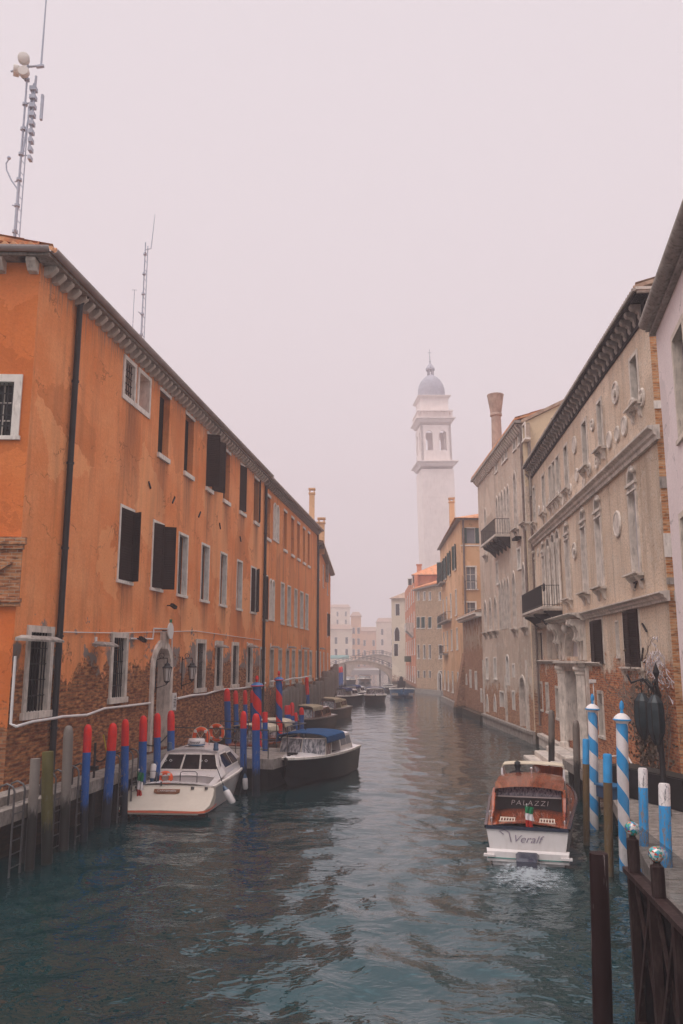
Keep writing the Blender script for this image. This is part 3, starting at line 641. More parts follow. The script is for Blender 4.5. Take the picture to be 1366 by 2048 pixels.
l2([(520, 529), (540, 546), (557, 562.5), (572, 577), (584, 589), (597, 602), (609, 613), (619, 623)], 3.1, 5.2, 1330, dep=.22, pane='dark', fw=.13, fmat='stone', sill=.06)
for (a, b, z0, z1) in ((545, 557, 11.9, 14.1), (539, 550, 7.0, 9.3)):
    yy = 870 if z0 > 10 else 1180; s0, s1 = F2.at(a, 1100)[0], F2.at(b, 1100)[0]; sm = (s0 + s1) / 2
    for q0, q1 in ((s0 + .12, sm - .08), (sm + .08, s1 - .12)):
        window(F2, root, q0, q1, z0, z1, top='round', dep=.12, pane='stone_white', fw=.1, fp=.05, sill=.05)
wall(F2, 0, F2.len, -1.4, EZ - .05, 'wall', M['orange2'], root); body(F2, 0, F2.len, -1.4, EZ - .05, 12, root)
zc = EZ - .05
corb = MB().prismx([(0, zc - .3), (-.14, zc - .28), (-.3, zc - .12), (-.3, zc - .02), (0, zc - .02)], -.08, .08).build('corbel', M['stone_grey'], root, F2.M)
repeat_part(corb, root, F2, [.3 + .46 * i for i in range(1, int(F2.len / .46))]); corb.matrix_basis = Matrix.Translation((.3, 0, 0))
MB().box(.01, -.38, zc - .015, F2.len, .46, zc + .06).build('eave_course', M['stone_grey'], root, F2.M)
gutter(F2, .01, F2.len, -.46, zc + .15, root, .1); tileroof(F2, .01, F2.len, -.45, zc + .22, 6, zc + 1.9, root, 'tiles_grey')
pipe(F2, .35, -.1, 1.0, zc + .1, root, .08); pipe(F2, F2.len - .3, -.1, 1.0, zc + .1, root, .07)
def chimney(F, root, px, pt, pb, wpx, dist_y, mat, flare=.0):
    x, y, zt = ony(px, pt, dist_y); zb = ony(px, pb, dist_y)[2]; h = wpx / 1647 * dist_y / 2
    mb = MB(); mb.box(x - h, y - h, zb - 1, x + h, y + h, zt - .5); mb.box(x - h * 1.25, y - h * 1.25, zt - .5, x + h * 1.25, y + h * 1.25, zt - .38)
    for sx in (-1, 1):
        for sy in (-1, 1): mb.box(x + sx * h * .8 - h * .2, y + sy * h * .8 - h * .2, zt - .38, x + sx * h * .8 + h * .2, y + sy * h * .8 + h * .2, zt - .12)
    mb.box(x - h * 1.3, y - h * 1.3, zt - .12, x + h * 1.3, y + h * 1.3, zt)
    return mb.build('chimney', M[mat], root, Matrix.Identity(4))
chimney(F2, root, 624, 977, 1050, 11, 66.5, 'apricot')
# third stretch
F3 = Fac((-1.98, 66.2), (-1.25, 92.0))
root = empty('far_orange_house', F3.M, 'farthest orange house on the left bank, ending at one tall dark shutter', 'building')
for (a, b, z0, z1, kw) in [(635, 638.5, 7, 9.3, {}), (654, 657, 7, 9.3, dict(shut=[(-1, 12, .98)])), (636, 639, 11.3, 13.2, {}), (645, 648, 11.3, 13.2, {}), (654, 657, 11.3, 13.2, {}), (633, 636, 3.2, 5.2, {}), (640, 643, 3.2, 5.2, {}), (647, 650, 3.2, 5.2, {}), (655, 657.5, 3.2, 5.2, {})]:
    a = F3.at(a, 1250)[0]; window(F3, root, a, a + 1.15, z0, z1, dep=.18, fw=.12, sill=.08, **kw)
wall(F3, 0, F3.len, -1.4, 14.0, 'wall', M['orange2'], root); body(F3, 0, F3.len, -1.4, 14.0, 12, root)
MB().box(0, -.4, 14.0, F3.len, .4, 14.12).build('eave_course', M['stone_grey'], root, F3.M)
MB().box(F3.len * .52, -.3, 12.2, F3.len * .56, -.05, 14).build('corbel', M['stone_grey'], root, F3.M)
tileroof(F3, -.1, F3.len + .2, -.5, 14.2, 6, 15.6, root, 'tiles_grey'); pipe(F3, .5, -.08, 1, 14, root, .06)
chimney(F3, root, 643, 1036, 1085, 13, 69.5, 'apricot')
chimney(F3, root, 636, 1044, 1085, 7, 68, 'apricot')
# awning-like floodlight housings along the left wall
for i, (x, y, wd) in enumerate([(32, 1283, 1.7), (190, 1294, .95), (430, 1296, .8), (494, 1296, .75), (541, 1297, .7), (575, 1297, .7), (603, 1299, .7), (637, 1299, .7)]):
    Fx = F1 if x < 520 else (F2 if x < 630 else F3); s_, z_ = Fx.at(x, y)
    if i == 0: s_ = max(s_, .7)
    mb = MB(); mb.loft([[(-wd / 2, -.55, 0), (wd / 2, -.55, 0), (wd / 2, -.12, .02), (-wd / 2, -.12, .02)], [(-wd / 2, -.55, .05), (wd / 2, -.55, .05), (wd / 2, -.12, .1), (-wd / 2, -.12, .1)], [(-wd / 2 * .8, -.42, .14), (wd / 2 * .8, -.42, .14), (wd / 2 * .8, -.2, .16), (-wd / 2 * .8, -.2, .16)]], True, True)
    r_ = empty('wall_lamp', Fx.M @ Matrix.Translation((s_, 0, z_)), ['wide flat floodlight above the first barred window', 'small flat floodlight on bare brick between the first two barred windows', 'flat floodlight just past the arched door, over a barred window', 'flat floodlight left of the first bend drainpipe', 'first flat floodlight past the bend drainpipe', 'second flat floodlight past the bend drainpipe', 'third flat floodlight past the bend drainpipe', 'farthest flat floodlight, beyond the second bend drainpipe'][i], 'lamp', 'floodlights along the left wall')
    mb.build('housing', M['stone_grey'], r_); MB().box(-.05, -.14, .02, .05, 0, .07).box(-.07, -.03, .0, .07, 0, .3).build('bracket', M['cable'], r_)
# lanterns beside the water door
def lantern(px, py, hgt, label):
    s_, z_ = F1.at(px, py); r_ = empty('wall_lantern', F1.M @ Matrix.Translation((s_, 0, z_)), label, 'lantern', 'iron lanterns beside the door')
    y = -.42; h = hgt
    mb = MB()
    for a in range(4):
        c_, s2 = math.cos(math.pi / 4 + a * math.pi / 2), math.sin(math.pi / 4 + a * math.pi / 2)
        mb.tube([(c_ * .1, y + s2 * .1, 0), (c_ * .16, y + s2 * .16, h)], .014, 5)
    mb.lathe([(.19, h), (.19, h + .03), (.11, h + .1), (.1, h + .15), (.03, h + .2), (.015, h + .3)], (0, y), 4).lathe([(.02, -.12), (.05, -.06), (.11, -.02), (.11, .0)], (0, y), 4)
    mb.tube([(0, y, h + .3), (0, y, h + .36), (0, -.2, h + .36), (0, 0, h + .3)], .014, 6)
    mb.tube([(0, 0, -.25), (0, -.2, -.2), (0, y, -.12)], .014, 6); mb.torus((0, -.2, h + .45), .09, .01, 'x', 14, 5)
    mb.box(-.04, -.02, -.4, .04, 0, h + .4); mb.build('cage', M['iron'], r_, smooth=False)
    MB().lathe([(.09, .01), (.14, h - .01)], (0, y), 4).build('glass', M['glove'], r_)
lantern(311, 1362, .45, 'black iron lantern hanging on the near side of the arched door')
lantern(363, 1358, .45, 'black iron lantern on the brick wall just past the arched door')
# white notice by the door
s_, z_ = F1.at(346, 1404)
r_ = empty('notice_board', F1.M @ Matrix.Translation((s_, 0, z_)), 'white notice with black lines of writing on the wall right of the arched door', 'sign')
MB().box(-.2, -.07, -.3, .2, -.04, .3).build('panel', M['paper'], r_)
MB().box(-.24, -.05, -.34, -.2, -.01, .34).box(.2, -.05, -.34, .24, -.01, .34).box(-.24, -.05, .3, .24, -.01, .34).build('frame', M['cable'], r_)
mb = MB(); rg = random.Random(4)
mb.torus((0, -.076, .19), .05, .008, 'y', 12, 4)
for i in range(6): mb.box(-.15 + rg.random() * .03, -.074, .08 - i * .055, .15 - rg.random() * .05, -.071, .1 - i * .055 + .008)
mb.build('lettering', M['ink'], r_)
# round pictogram sign over the door
s_, z_ = F1.at(328, 1262)
r_ = empty('round_sign', F1.M @ Matrix.Translation((s_ - .2, 0, z_)), 'round sign seen edge-on above the arched door, green lamp on top', 'sign')
mb = MB().torus((0, -.32, 0), .3, .02, 'x', 24, 6); mb.lathe([(.0, 0), (.0, 0)], n=3); mb = MB()
mb.tube([(0, -.30, 0), (0, -.34, 0)], .3, 24); mb.build('disc', M['paper'], r_)
MB().tube([(0, -.32, .3), (0, -.32, .42)], .05, 10).build('lamp', simple('green_lens', (.02, .2, .1), .2), r_); MB().tube([(0, 0, .0), (0, -.32, 0)], .02, 6).build('bracket', M['iron'], r_)
# cctv style lamps on the wall
for px, py, lb in ((270, 1277, 'small dark camera on the conduit left of the arched door'), (334, 1211, 'small dark lamp on a stalk above the arched door')):
    s_, z_ = F1.at(px, py); r_ = empty('wall_camera', F1.M @ Matrix.Translation((s_, 0, z_)), lb, 'camera')
    MB().obb((-.12, -.22, .02), (.14, -.3, -.08), .12, .12).build('housing', M['iron'], r_); MB().tube([(0, 0, 0), (0, -.22, 0)], .02, 6).build('bracket', M['iron'], r_)

# ================================================================ antenna masts behind the roof
def mast(px0, py0, px1, py1, Y, label, wpx, heavy):
    x0, _, z0 = ony(px0, py0, Y); x1, _, z1 = ony(px1, py1, Y)
    r_ = empty('antenna_mast', at(x0, Y, z0 - 2), label, 'antenna mast'); h = z1 - z0 + 2; sl = (x1 - x0) / (h - 2) if False else 0.0
    wr = wpx / 1647 * Y / 2
    MB().tube([(0, 0, 0), (0, 0, h * .45), (0, 0, h * .45), (0, 0, h)], [wr * 1.2, wr, wr * .8, wr * .65], 10).build('pole', M['mast'], r_, smooth=True)
    mb = MB(); rg = random.Random(int(px0))
    for i in range(int(h / 1.3)):
        z = 1 + i * 1.3; mb = MB().tube([(0, 0, z), (0, 0, z + .12)], wr * 1.9, 8); a = rg.random() * 6; L_ = wr * (2.5 + rg.random() * 3)
        mb.tube([(0, 0, z), (L_ * math.cos(a), L_ * math.sin(a), z + .1)], .03, 5); mb.build('clamp', M['mast'], r_)
    mb = MB(); dx = wr * 3.4; top = h * (.80 if heavy else .97)
    mb.tube([(dx, 0, 0), (dx * .8, 0, top)], .03, 6)
    for i in range(int(top / .6)): z = i * .6; mb.tube([(0, 0, z), (dx * (1 - .2 * z / top), 0, z - .25)], .018, 4)
    mb.build('ladder', M['mast'], r_)
    return r_, h, wr
Ym = 34.0
r_, h, wr = mast(29, 478, 55, 130, Ym, 'tall grey radio mast with white dishes and ladder, at the left edge', 6.5, True)
def dish(c, rr, dirv):
    d = Vector(dirv).normalized(); q = d.to_track_quat('Z', 'Y').to_matrix(); mb = MB(); mb.lathe([(rr * .2, -.25), (rr, -.12), (rr, .1), (rr * .9, .12)], n=18)
    mb.v = [tuple(q @ Vector(v) + Vector(c)) for v in mb.v]; return mb.build('dish', M['dish'], r_, smooth=True)
dish((-.1, -.3, h + .1), .27, (.3, -1, -.1)); dish((-.05, -.3, h - .6), .25, (.1, -1, 0)); dish((-.55, 0, h - .3), .27, (-1, -.4, 0))
mb = MB().tube([(wr, 0, h - 4.6), (.35, 0, h - 1.0)], .05, 6).tube([(.35, 0, h - 4.4), (.42, 0, h - .6)], .06, 6)
for i in range(9): mb.box(.2 + .02 * i, -.15, h - 1.4 - i * .45, .5, .15, h - 1.2 - i * .45)
mb.box(.75, -.08, h - 2.9, .85, .08, h - 1.6); mb.tube([(.4, 0, h - .1), (.75, 0, h - .05)], .09, 6); mb.tube([(-.8, 0, h - .35), (0, 0, h - .1), (.5, 0, h - .05)], .05, 6)
mb.build('antenna_rack', M['mast'], r_)
MB().tube([(.62, 0, h - .05), (.62, 0, h + 3.2), (.66, 0, h + 6)], [.05, .035, .025], 7).build('whip_aerial', M['mast'], r_)
MB().tube([(0, 0, h * .405), (-.35, 0, h * .45), (-.62, 0, h * .5), (-.66, 0, h * .53), (-.55, 0, h * .55)], .035, 6).ball((-.55, 0, h * .555), .09).build('lamp_arm', M['mast'], r_)
r_, h, wr = mast(282, 680, 290, 485, 46.0, 'thinner grey radio mast standing behind the middle of the long orange roof', 4, False)
MB().tube([(0, 0, h - .5), (.35, 0, h - .4), (.38, 0, h), (.5, 0, h + 1.9)], [.03, .03, .03, .015], 6).build('whip_aerial', M['mast'], r_)
x0, _, z0 = ony(265, 662, 45); z1 = ony(265, 580, 45)[2]
r_ = empty('roof_aerial', at(x0, 45, z0 - 1.5), 'very thin whip aerial left of the thinner mast', 'aerial')
MB().tube([(0, 0, 0), (0, 0, z1 - z0 + 1.5)], .022, 5).tube([(-.14, 0, z1 - z0 + 1.5), (.14, 0, z1 - z0 + 1.5)], .015, 5).build('rod', M['mast'], r_)

# ================================================================ right bank: nearest palace
def pxwin(F, root, xl, xr, yt, yb, **kw):
    s0, s1, z0, z1 = F.rect(xl, xr, yt, yb); mn = kw.pop('minw', 0)
    if mn and s1 - s0 < mn: c = (s0 + s1) / 2; s0, s1 = c - mn / 2, c + mn / 2
    if 'z0' in kw: z0 = kw.pop('z0')
    if 'z1' in kw: z1 = kw.pop('z1')
    return window(F, root, s0, s1, z0, z1, **kw)
def moulding(F, root, s0, s1, z, h, p, name='cornice', mat='stone', end=True):
    """stepped stone course"""
    mb = MB(); mb.prismx([(0, z - h), (-p * .3, z - h), (-p * .35, z - h * .72), (-p * .55, z - h * .6), (-p * .6, z - h * .35), (-p * .9, z - h * .22), (-p, z - h * .15), (-p, z), (0, z + .03)], s0, s1)
    return mb.build(name, M[mat], root, F.M, smooth=False)
FA = Fac((11.15, 46.4), (9.45, 23.5))          # x runs from the far end to the near corner
root = empty('worn_palace', FA.M, 'worn buff palace with arched windows, brick corner and white water portal', 'building')
LA = FA.len; EA = 15.65
top_z = (12.15, 14.25)
kw = dict(dep=.2, pane='glass', fw=.13, fp=.04, fmat='stone', sill=.18, bracket=True, z1=14.35)
for xl, xr, z0 in ((1067.5, 1071.5, 12.3), (1085.5, 1090.5, 12.3), (1130, 1136.5, 12.3), (1166, 1175, 12.4), (1197, 1205, 12.5), (1263, 1277, 12.7)):
    yt = 1320 - (9.6 / 7.47) * (xl - 802); pxwin(FA, root, xl, xr, yt, yt + 60, z0=z0, **kw)
# three-light window in the middle
for xl, xr in ((1098.5, 1103.5), (1106, 1111), (1114, 1120)):
    pxwin(FA, root, xl, xr, 920, 970, z0=12.35, z1=14.35, dep=.4, pane='dark', fw=.07, fp=.05, fmat='stone', sill=.16, bracket=True)
# tall arched windows of the main floor
kw = dict(top='round', dep=.22, pane='dark', fw=.13, fp=.05, fmat='stone', sill=.22, bracket=True, panel='blind', z0=7.35, z1=10.85)
for xl, xr in ((1064.5, 1069), (1084, 1088.5), (1131, 1138), (1164.5, 1172.5), (1194, 1204.5), (1265, 1279)):
    pxwin(FA, root, xl, xr, 1020, 1160, **kw)
kw['sill'] = 0
for xl, xr in ((1095, 1101), (1105, 1111), (1114.5, 1121)): pxwin(FA, root, xl, xr, 1050, 1200, **kw)
# capitals and thin shafts between the lights
mb = MB()
for xp in (1093.5, 1103, 1112.7, 1123):
    s_ = FA.at(xp, 1120)[0]; mb = MB().lathe([(.09, 7.3), (.09, 7.45), (.065, 7.5), (.06, 10.05), (.1, 10.15), (.12, 10.3), (.12, 10.36)], (s_, -.1), 10); mb.build('column', M['stone'], root, FA.M, smooth=True)
# imposts
mb = MB()
for xl, xr in ((1064.5, 1069), (1084, 1088.5), (1131, 1138), (1164.5, 1172.5), (1194, 1204.5), (1265, 1279)):
    a, b = FA.at(xl, 1090)[0], FA.at(xr, 1090)[0]; zi = 10.85 - (b - a) / 2 - .06
    mb = MB().box(a - .2, -.1, zi - .1, b + .2, -.001, zi); mb.box(a - .15, -.08, zi - .32, b + .15, -.001, zi - .26); mb.ball(((b + .12), -.12, zi + .3), .09); mb.build('impost', M['stone'], root, FA.M)
# lower storey
kw = dict(dep=.12, pane='louvre', fw=.1, fp=.03, fmat='stone')
pxwin(FA, root, 1066, 1085.5, 1262, 1322, z0=4.62, z1=6.1, **kw)
pxwin(FA, root, 1183, 1207, 1248, 1330, z0=4.45, z1=6.15, shut=[(-1, 4, .5), (1, 4, .5)], **kw)
pxwin(FA, root, 1250, 1281, 1233, 1335, z0=4.35, z1=6.25, shut=[(-1, 4, .5), (1, 4, .5)], sill=.14, bracket=True, **kw)
pxwin(FA, root, 1234, 1239, 1258, 1315, z0=4.75, z1=5.95, dep=.2, pane='copper', fw=.05, fmat='stone', sill=.05)
pxwin(FA, root, 1096, 1117, 1262, 1325, z0=4.62, z1=6.05, dep=.5, pane='dark', fw=.08, fmat='stone')
s_ = FA.at(1107, 1300)[0]; MB().lathe([(.05, 4.62), (.16, 4.7), (.1, 4.85), (.19, 5.1), (.2, 5.4), (.14, 5.62), (.07, 5.68), (.11, 5.78), (.1, 5.92), (.03, 6.0)], (s_, .3), 12).build('carved_figure', M['stone_grey'], root, FA.M, smooth=True)
# portal: arch above, door below, scroll consoles
pa = FA.at(1133, 1300)[0]; pb = FA.at(1160, 1300)[0]
window(FA, root, pa, pb, 4.75, 6.05, top='round', dep=.3, pane='blind', fw=.2, fp=.1, fmat='stone').name = 'fanlight'
window(FA, root, pa, pb, .95, 4.1, dep=.45, pane='hull_navy', fw=.3, fp=.12, fmat='stone').name = 'door'
for xc in (pa - 1.25, pa - .55, pb + .5, pb + 1.15):
    mb = MB().prismx([(0, 6.3), (-.62, 6.3), (-.62, 6.15), (-.42, 6.0), (-.3, 5.75), (-.34, 5.5), (-.28, 5.38), (-.12, 5.4), (-.1, 4.6), (0, 4.6)], xc - .13, xc + .13); mb.tube([(xc - .15, -.28, 5.45), (xc + .15, -.28, 5.45)], .1, 10); mb.tube([(xc - .15, -.52, 6.13), (xc + .15, -.52, 6.13)], .12, 10); mb.build('console', M['stone'], root, FA.M)
MB().ball(((pa + pb) / 2, -.3, 6.02), .17, 12, 8, 1.45).ball(((pa + pb) / 2, -.42, 5.98), .06).build('keystone', M['stone'], root, FA.M, smooth=True)
mb = MB()
for xc in (pa - .62, pb + .62):
    mb.lathe([(.36, .62), (.36, .82), (.3, .86), (.3, 3.95), (.34, 4.0), (.33, 4.1), (.42, 4.2), (.42, 4.32)], (xc, -.06), 4)
mb.box(pa - 1.1, -.34, 4.32, pb + 1.1, 0, 4.46).box(pa - 1.2, -.46, 4.46, pb + 1.2, 0, 4.56).box(pa - 1.5, -.12, .62, pa - 1.25, 0, 4.3).box(pb + 1.3, -.12, .62, pb + 1.5, 0, 4.3)
mb.build('portal', M['stone'], root, FA.M)
# ground floor windows
kw = dict(dep=.3, pane='dark', fw=.13, fp=.04, fmat='stone', sill=.07)
for xl, xr, z0, z1 in ((1064, 1067, 2.2, 3.5), (1082, 1086.5, 1.9, 3.3), (1094.5, 1099, 1.9, 3.3), (1114, 1119.5, 1.75, 3.2), (1199, 1207, 1.7, 3.3)):
    pxwin(FA, root, xl, xr, 1400, 1440, z0=z0, z1=z1, **kw)
moulding(FA, root, 0, pa - 1.35, 4.56, .16, .2, 'string_course'); moulding(FA, root, pb + 1.35, pb + 3.9, 4.5, .14, .2, 'string_course')
wall(FA, 0, LA, -1.4, EA, 'wall', M['palace'], root); body(FA, 0, LA - 1.3, -1.4, EA, 14, root, 'palace')
moulding(FA, root, -.05, LA + .35, 11.45, .42, .36); moulding(FA, root, -.05, pa - 1.3, 6.55, .22, .3); moulding(FA, root, pa - 1.5, pb + 1.5, 6.55, .3, .72); moulding(FA, root, pb + 1.5, LA + .18, 6.55, .28, .3)
MB().box(-.02, -.3, .45, LA, -.001, .62).box(-.02, -.22, -1.4, LA, -.001, .45).build('base_ledge', M['stone'], root, FA.M)
# big eave brackets under the stone gutter course
mod = MB().prismx([(0, EA - .5), (-.08, EA - .5), (-.13, EA - .4), (-.12, EA - .3), (-.2, EA - .22), (-.32, EA - .2), (-.38, EA - .12), (-.38, EA - .02), (0, EA - .02)], -.1, .1).build('modillion', M['stone_grey'], root, FA.M)
repeat_part(mod, root, FA, [.4 + .58 * i for i in range(1, int(LA / .58))]); mod.matrix_basis = Matrix.Translation((.4, 0, 0))
MB().box(-.02, -.06, EA - .6, LA, -.001, EA - .02).build('eave_frieze', M['black_stone'], root, FA.M)  # shade between the modillions painted in as black
MB().box(-.02, -.46, EA - .015, LA + .35, .46, EA + .05).build('soffit', M['black_stone'], root, FA.M); MB().box(-.02, -.52, EA + .05, LA + .4, .46, EA + .14).build('eave_course', M['stone_grey'], root, FA.M)  # soffit black: shade under the eave put into the colour
tileroof(FA, -.02, LA + .3, -.4, EA + .3, 7, EA + 2.6, root, 'tiles_grey')
# medallions set in the wall
for i, (px, py, r_m) in enumerate([(1232, 786, .52), (1250, 852, .42), (1236, 868, .34), (1186, 850, .3), (1150, 890, .5), (1155, 950, .36), (1180, 938, .3), (1207, 905, .3), (1266, 816, .42), (1285, 795, .36), (1142, 978, .3), (1128, 1000, .3), (1195, 925, .3), (1220, 880, .4), (1100, 1005, .3), (1117, 992, .3), (1079, 1020, .3), (1236, 1048, .6), (1150, 1102, .46), (1088, 1020, .25), (1169, 965, .25), (1077, 1105, .25)]):
    s_, z_ = FA.at(px, py); r_m *= .72; mb = MB(); mb.torus((s_, -.02, z_), r_m, .055, 'y', 20, 6); mb.tube([(s_, .02, z_), (s_, -.03 - (.02 if i % 3 else 0), z_)], r_m * .94, 20)
    if i % 3 == 0: mb.tube([(s_, -.03, z_), (s_, -.1, z_)], r_m * .4, 12)
    mb.build('medallion', M['stone'], root, FA.M)
# balcony in front of the three lights
b0, b1 = FA.at(1092, 1200)[0] - .25, FA.at(1124, 1200)[0] + .1; b0 = FA.at(1078, 1200)[0]
bal = MB(); bal.box(b0, -1.0, 7.02, b1, 0, 7.14); bal.box(b0 + .04, -.94, 6.94, b1 - .04, 0, 7.02)
bo = bal.build('balcony', M['stone'], root, FA.M)
mb = MB()
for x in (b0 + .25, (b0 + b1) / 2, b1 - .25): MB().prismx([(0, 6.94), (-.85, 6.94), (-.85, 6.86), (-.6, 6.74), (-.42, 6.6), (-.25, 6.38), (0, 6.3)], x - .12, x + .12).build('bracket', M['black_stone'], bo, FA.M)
def railing(F, parent, b0, b1, d, z0, z1, step=.11, panel=True):
    mb = MB()
    for (p, q) in (((b0, -d), (b1, -d)), ((b0, -d), (b0, -.02)), ((b1, -d), (b1, -.02))):
        Ls = math.hypot(q[0] - p[0], q[1] - p[1]); n = max(1, int(Ls / step))
        mb.obb((*p, z1), (*q, z1), .05, .03); mb.obb((*p, z0 + .08), (*q, z0 + .08), .03, .02)
        for i in range(n + 1): x, y = p[0] + (q[0] - p[0]) * i / n, p[1] + (q[1] - p[1]) * i / n; mb.box(x - .009, y - .009, z0, x + .009, y + .009, z1)
    return mb.build('railing', M['iron'], parent, F.M)
railing(FA, bo, b0 + .05, b1 - .05, .95, 7.14, 8.15)
s_ = FA.at(1100, 1150)[0]; MB().torus((s_, -.35, 8.3), .17, .05, 'y', 16, 6).build('hoop', M['iron'], bo, FA.M)
# iron cramps on the corner, hook
mb = MB()
for (x0, y0, x1, y1) in ((1288, 1247, 1297, 1263), (1290, 1296, 1287, 1322), (1272, 1166, 1290, 1158), (1274, 1176, 1276, 1163)):
    a, b = FA.at(x0, y0), FA.at(x1, y1); MB().obb((a[0], -.06, a[1]), (b[0], -.06, b[1]), .05, .05).build('wall_cramp', M['iron'], root, FA.M)
pipe(FA, -.02, -.12, 1.0, EA - .3, root, .06, 'copper')
# near side wall: brick with white quoins
FQ = Fac(tuple(FA.B + FA.u * .04), tuple(FA.B + FA.u * .04 + Vector((-FA.u.y, FA.u.x)) * 9))
wall(FQ, .004, FQ.len, -1.4, EA - .05, 'side_wall', M['quoin_brick'], root, th=.4)
for (za, zb_) in ((6.75, 6.95), (7.55, 8.25), (12.05, 12.3), (9.6, 9.95)):
    MB().box(-.02, -.03, za, 1.6, .02, zb_).build('quoin', M['stone_white' if zb_ - za > .5 or za > 12 else 'stone_grey'], root, FQ.M)
moulding(FQ, root, .36, 5, 11.45, .42, .36); moulding(FQ, root, .16, 5, 6.55, .28, .3)
MB().box(-.4, -.42, EA - .015, 5, .4, EA + .045).box(-.46, -.48, EA + .045, 5, .4, EA + .135).prismx([(0, EA - .62), (-.24, EA - .42), (-.42, EA - .36), (-.66, EA - .02), (0, EA - .02)], .05, .35).build('eave_return', M['stone'], root, FQ.M)
tileroof(FQ, .25, 4, -.2, EA + .3, 1.5, EA + .55, root, 'tiles', rows=3)

# ================================================================ second palace, Gothic
FB = Fac((10.75, 62.6), (10.78, 46.45))
root = empty('gothic_palace', FB.M, 'tall worn Gothic palace with pointed windows and a long flared chimney', 'building')
LB = FB.len; EB = 18.5
kw = dict(dep=.3, pane='dark', fw=.12, fp=.04, fmat='stone_white')
for xl, xr, yt, yb in ((991, 995, 916, 944), (1004.5, 1008.5, 896, 925), (1010.5, 1014.5, 890, 918), (1027, 1031.5, 873, 900), (1037, 1042, 861, 888), (1046, 1050.5, 850, 880)):
    pxwin(FB, root, xl, xr, yt, yb, sill=.08, **{**kw, 'pane': 'glass'})
kg = dict(top='gothic', dep=.35, pane='dark', fw=.12, fp=.05, fmat='stone', panel='blind')
for xl, xr in ((993, 996), (998.5, 1001.5), (1004, 1007.5), (1010, 1013.5), (1016, 1019.5)): pxwin(FB, root, xl, xr, 985, 1055, z0=12.6, z1=15.7, **kg)
pxwin(FB, root, 1029, 1034, 953, 1045, z0=12.5, z1=16.1, sill=.2, bracket=True, **kg); pxwin(FB, root, 1046, 1050.5, 953, 1045, z0=12.5, z1=16.1, sill=.2, bracket=True, **kg)
pxwin(FB, root, 970.5, 973.5, 1015, 1100, z0=12.2, z1=15.7, sill=.2, bracket=True, **kg)
pxwin(FB, root, 1036, 1041.5, 1098, 1137, sill=.06, **kw); pxwin(FB, root, 993.5, 996.5, 1125, 1168, sill=.06, **kw)
for xl, xr in ((1000, 1003), (1005.5, 1008.5), (1011, 1014), (1016.5, 1020)): pxwin(FB, root, xl, xr, 1167, 1258, z0=6.6, z1=9.8, **kg)
pxwin(FB, root, 1028, 1032.5, 1166, 1265, z0=6.5, z1=10.0, sill=.2, bracket=True, **kg); pxwin(FB, root, 1048, 1053, 1160, 1265, z0=6.5, z1=10.2, sill=.2, bracket=True, **kg)
for xl, xr in ((970, 974), (980, 984), (990, 994.5)): pxwin(FB, root, xl, xr, 1205, 1268, z0=6.6, z1=8.9, sill=.2, bracket=True, **kg)
for xl, xr in ((972.5, 976.5), (988.5, 993)): pxwin(FB, root, xl, xr, 1317, 1357, sill=.08, **kw)
pxwin(FB, root, 1013.5, 1018.5, 1312, 1371, top='round', **kw); pxwin(FB, root, 1026.5, 1029.5, 1330, 1355, **kw)
for xl, xr in ((973.5, 977), (988.5, 992.5)): pxwin(FB, root, xl, xr, 1391, 1424, top='gothic', **kw)
pxwin(FB, root, 1001, 1009, 1385, 1415, **kw); pxwin(FB, root, 1026, 1030, 1385, 1420, **kw)
pxwin(FB, root, 1041.5, 1052.5, 1355, 1455, z0=.7, top='round', dep=.5, pane='dark', fw=.16, fp=.06, fmat='stone').name = 'door'
wall(FB, 0, LB, -1.4, EB, 'wall', M['palace2'], root); MB().box(.01, .46, -1.4, LB - .3, 14, EB - 1).build('rear_wall', M['gable'], root, FB.M)
MB().box(0, -.25, .5, LB, -.001, .66).box(0, -.16, -1.4, LB, -.001, .5).build('base_ledge', M['stone_grey'], root, FB.M)
for s_, z0, z1 in ((FB.at(1014, 1400)[0], .6, 3.6), (FB.at(1057, 1400)[0], .6, 4.6), (FB.at(970, 1400)[0], .6, 4.6)): MB().box(s_ - .16, -.1, z0, s_ + .16, -.001, z1).build('pilaster', M['stone'], root, FB.M)
mod = MB().prismx([(0, EB - .5), (-.14, EB - .48), (-.4, EB - .14), (-.42, EB - .02), (0, EB - .02)], -.11, .11).build('modillion', M['stone'], root, FB.M)
repeat_part(mod, root, FB, [.3 + .5 * i for i in range(1, int(LB / .5))]); mod.matrix_basis = Matrix.Translation((.3, 0, 0))
MB().box(-.3, -.5, EB - .015, LB, .46, EB + .14).build('eave_course', M['stone_grey'], root, FB.M)
tileroof(FB, -.3, LB - .05, -.45, EB + .28, 7, EB + 2.6, root, 'tiles')
b0, b1 = FB.at(989, 1075)[0], FB.at(1021, 1075)[0]
bo = MB().box(b0, -1.0, 12.35, b1, 0, 12.5).build('balcony', M['stone'], root, FB.M)
mb = MB()
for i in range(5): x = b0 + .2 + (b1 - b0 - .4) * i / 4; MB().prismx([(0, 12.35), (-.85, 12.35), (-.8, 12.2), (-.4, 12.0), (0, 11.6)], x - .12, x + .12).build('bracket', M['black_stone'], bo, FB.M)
railing(FB, bo, b0 + .05, b1 - .05, .95, 12.5, 13.5, .14)
pipe(FB, LB - .25, -.1, 8, EB - .1, root, .07, 'copper')
MB().box(FB.at(1035, 1075)[0], -.35, 11.75, FB.at(1043, 1075)[0], 0, 11.9).build('canopy', M['black_stone'], root, FB.M)
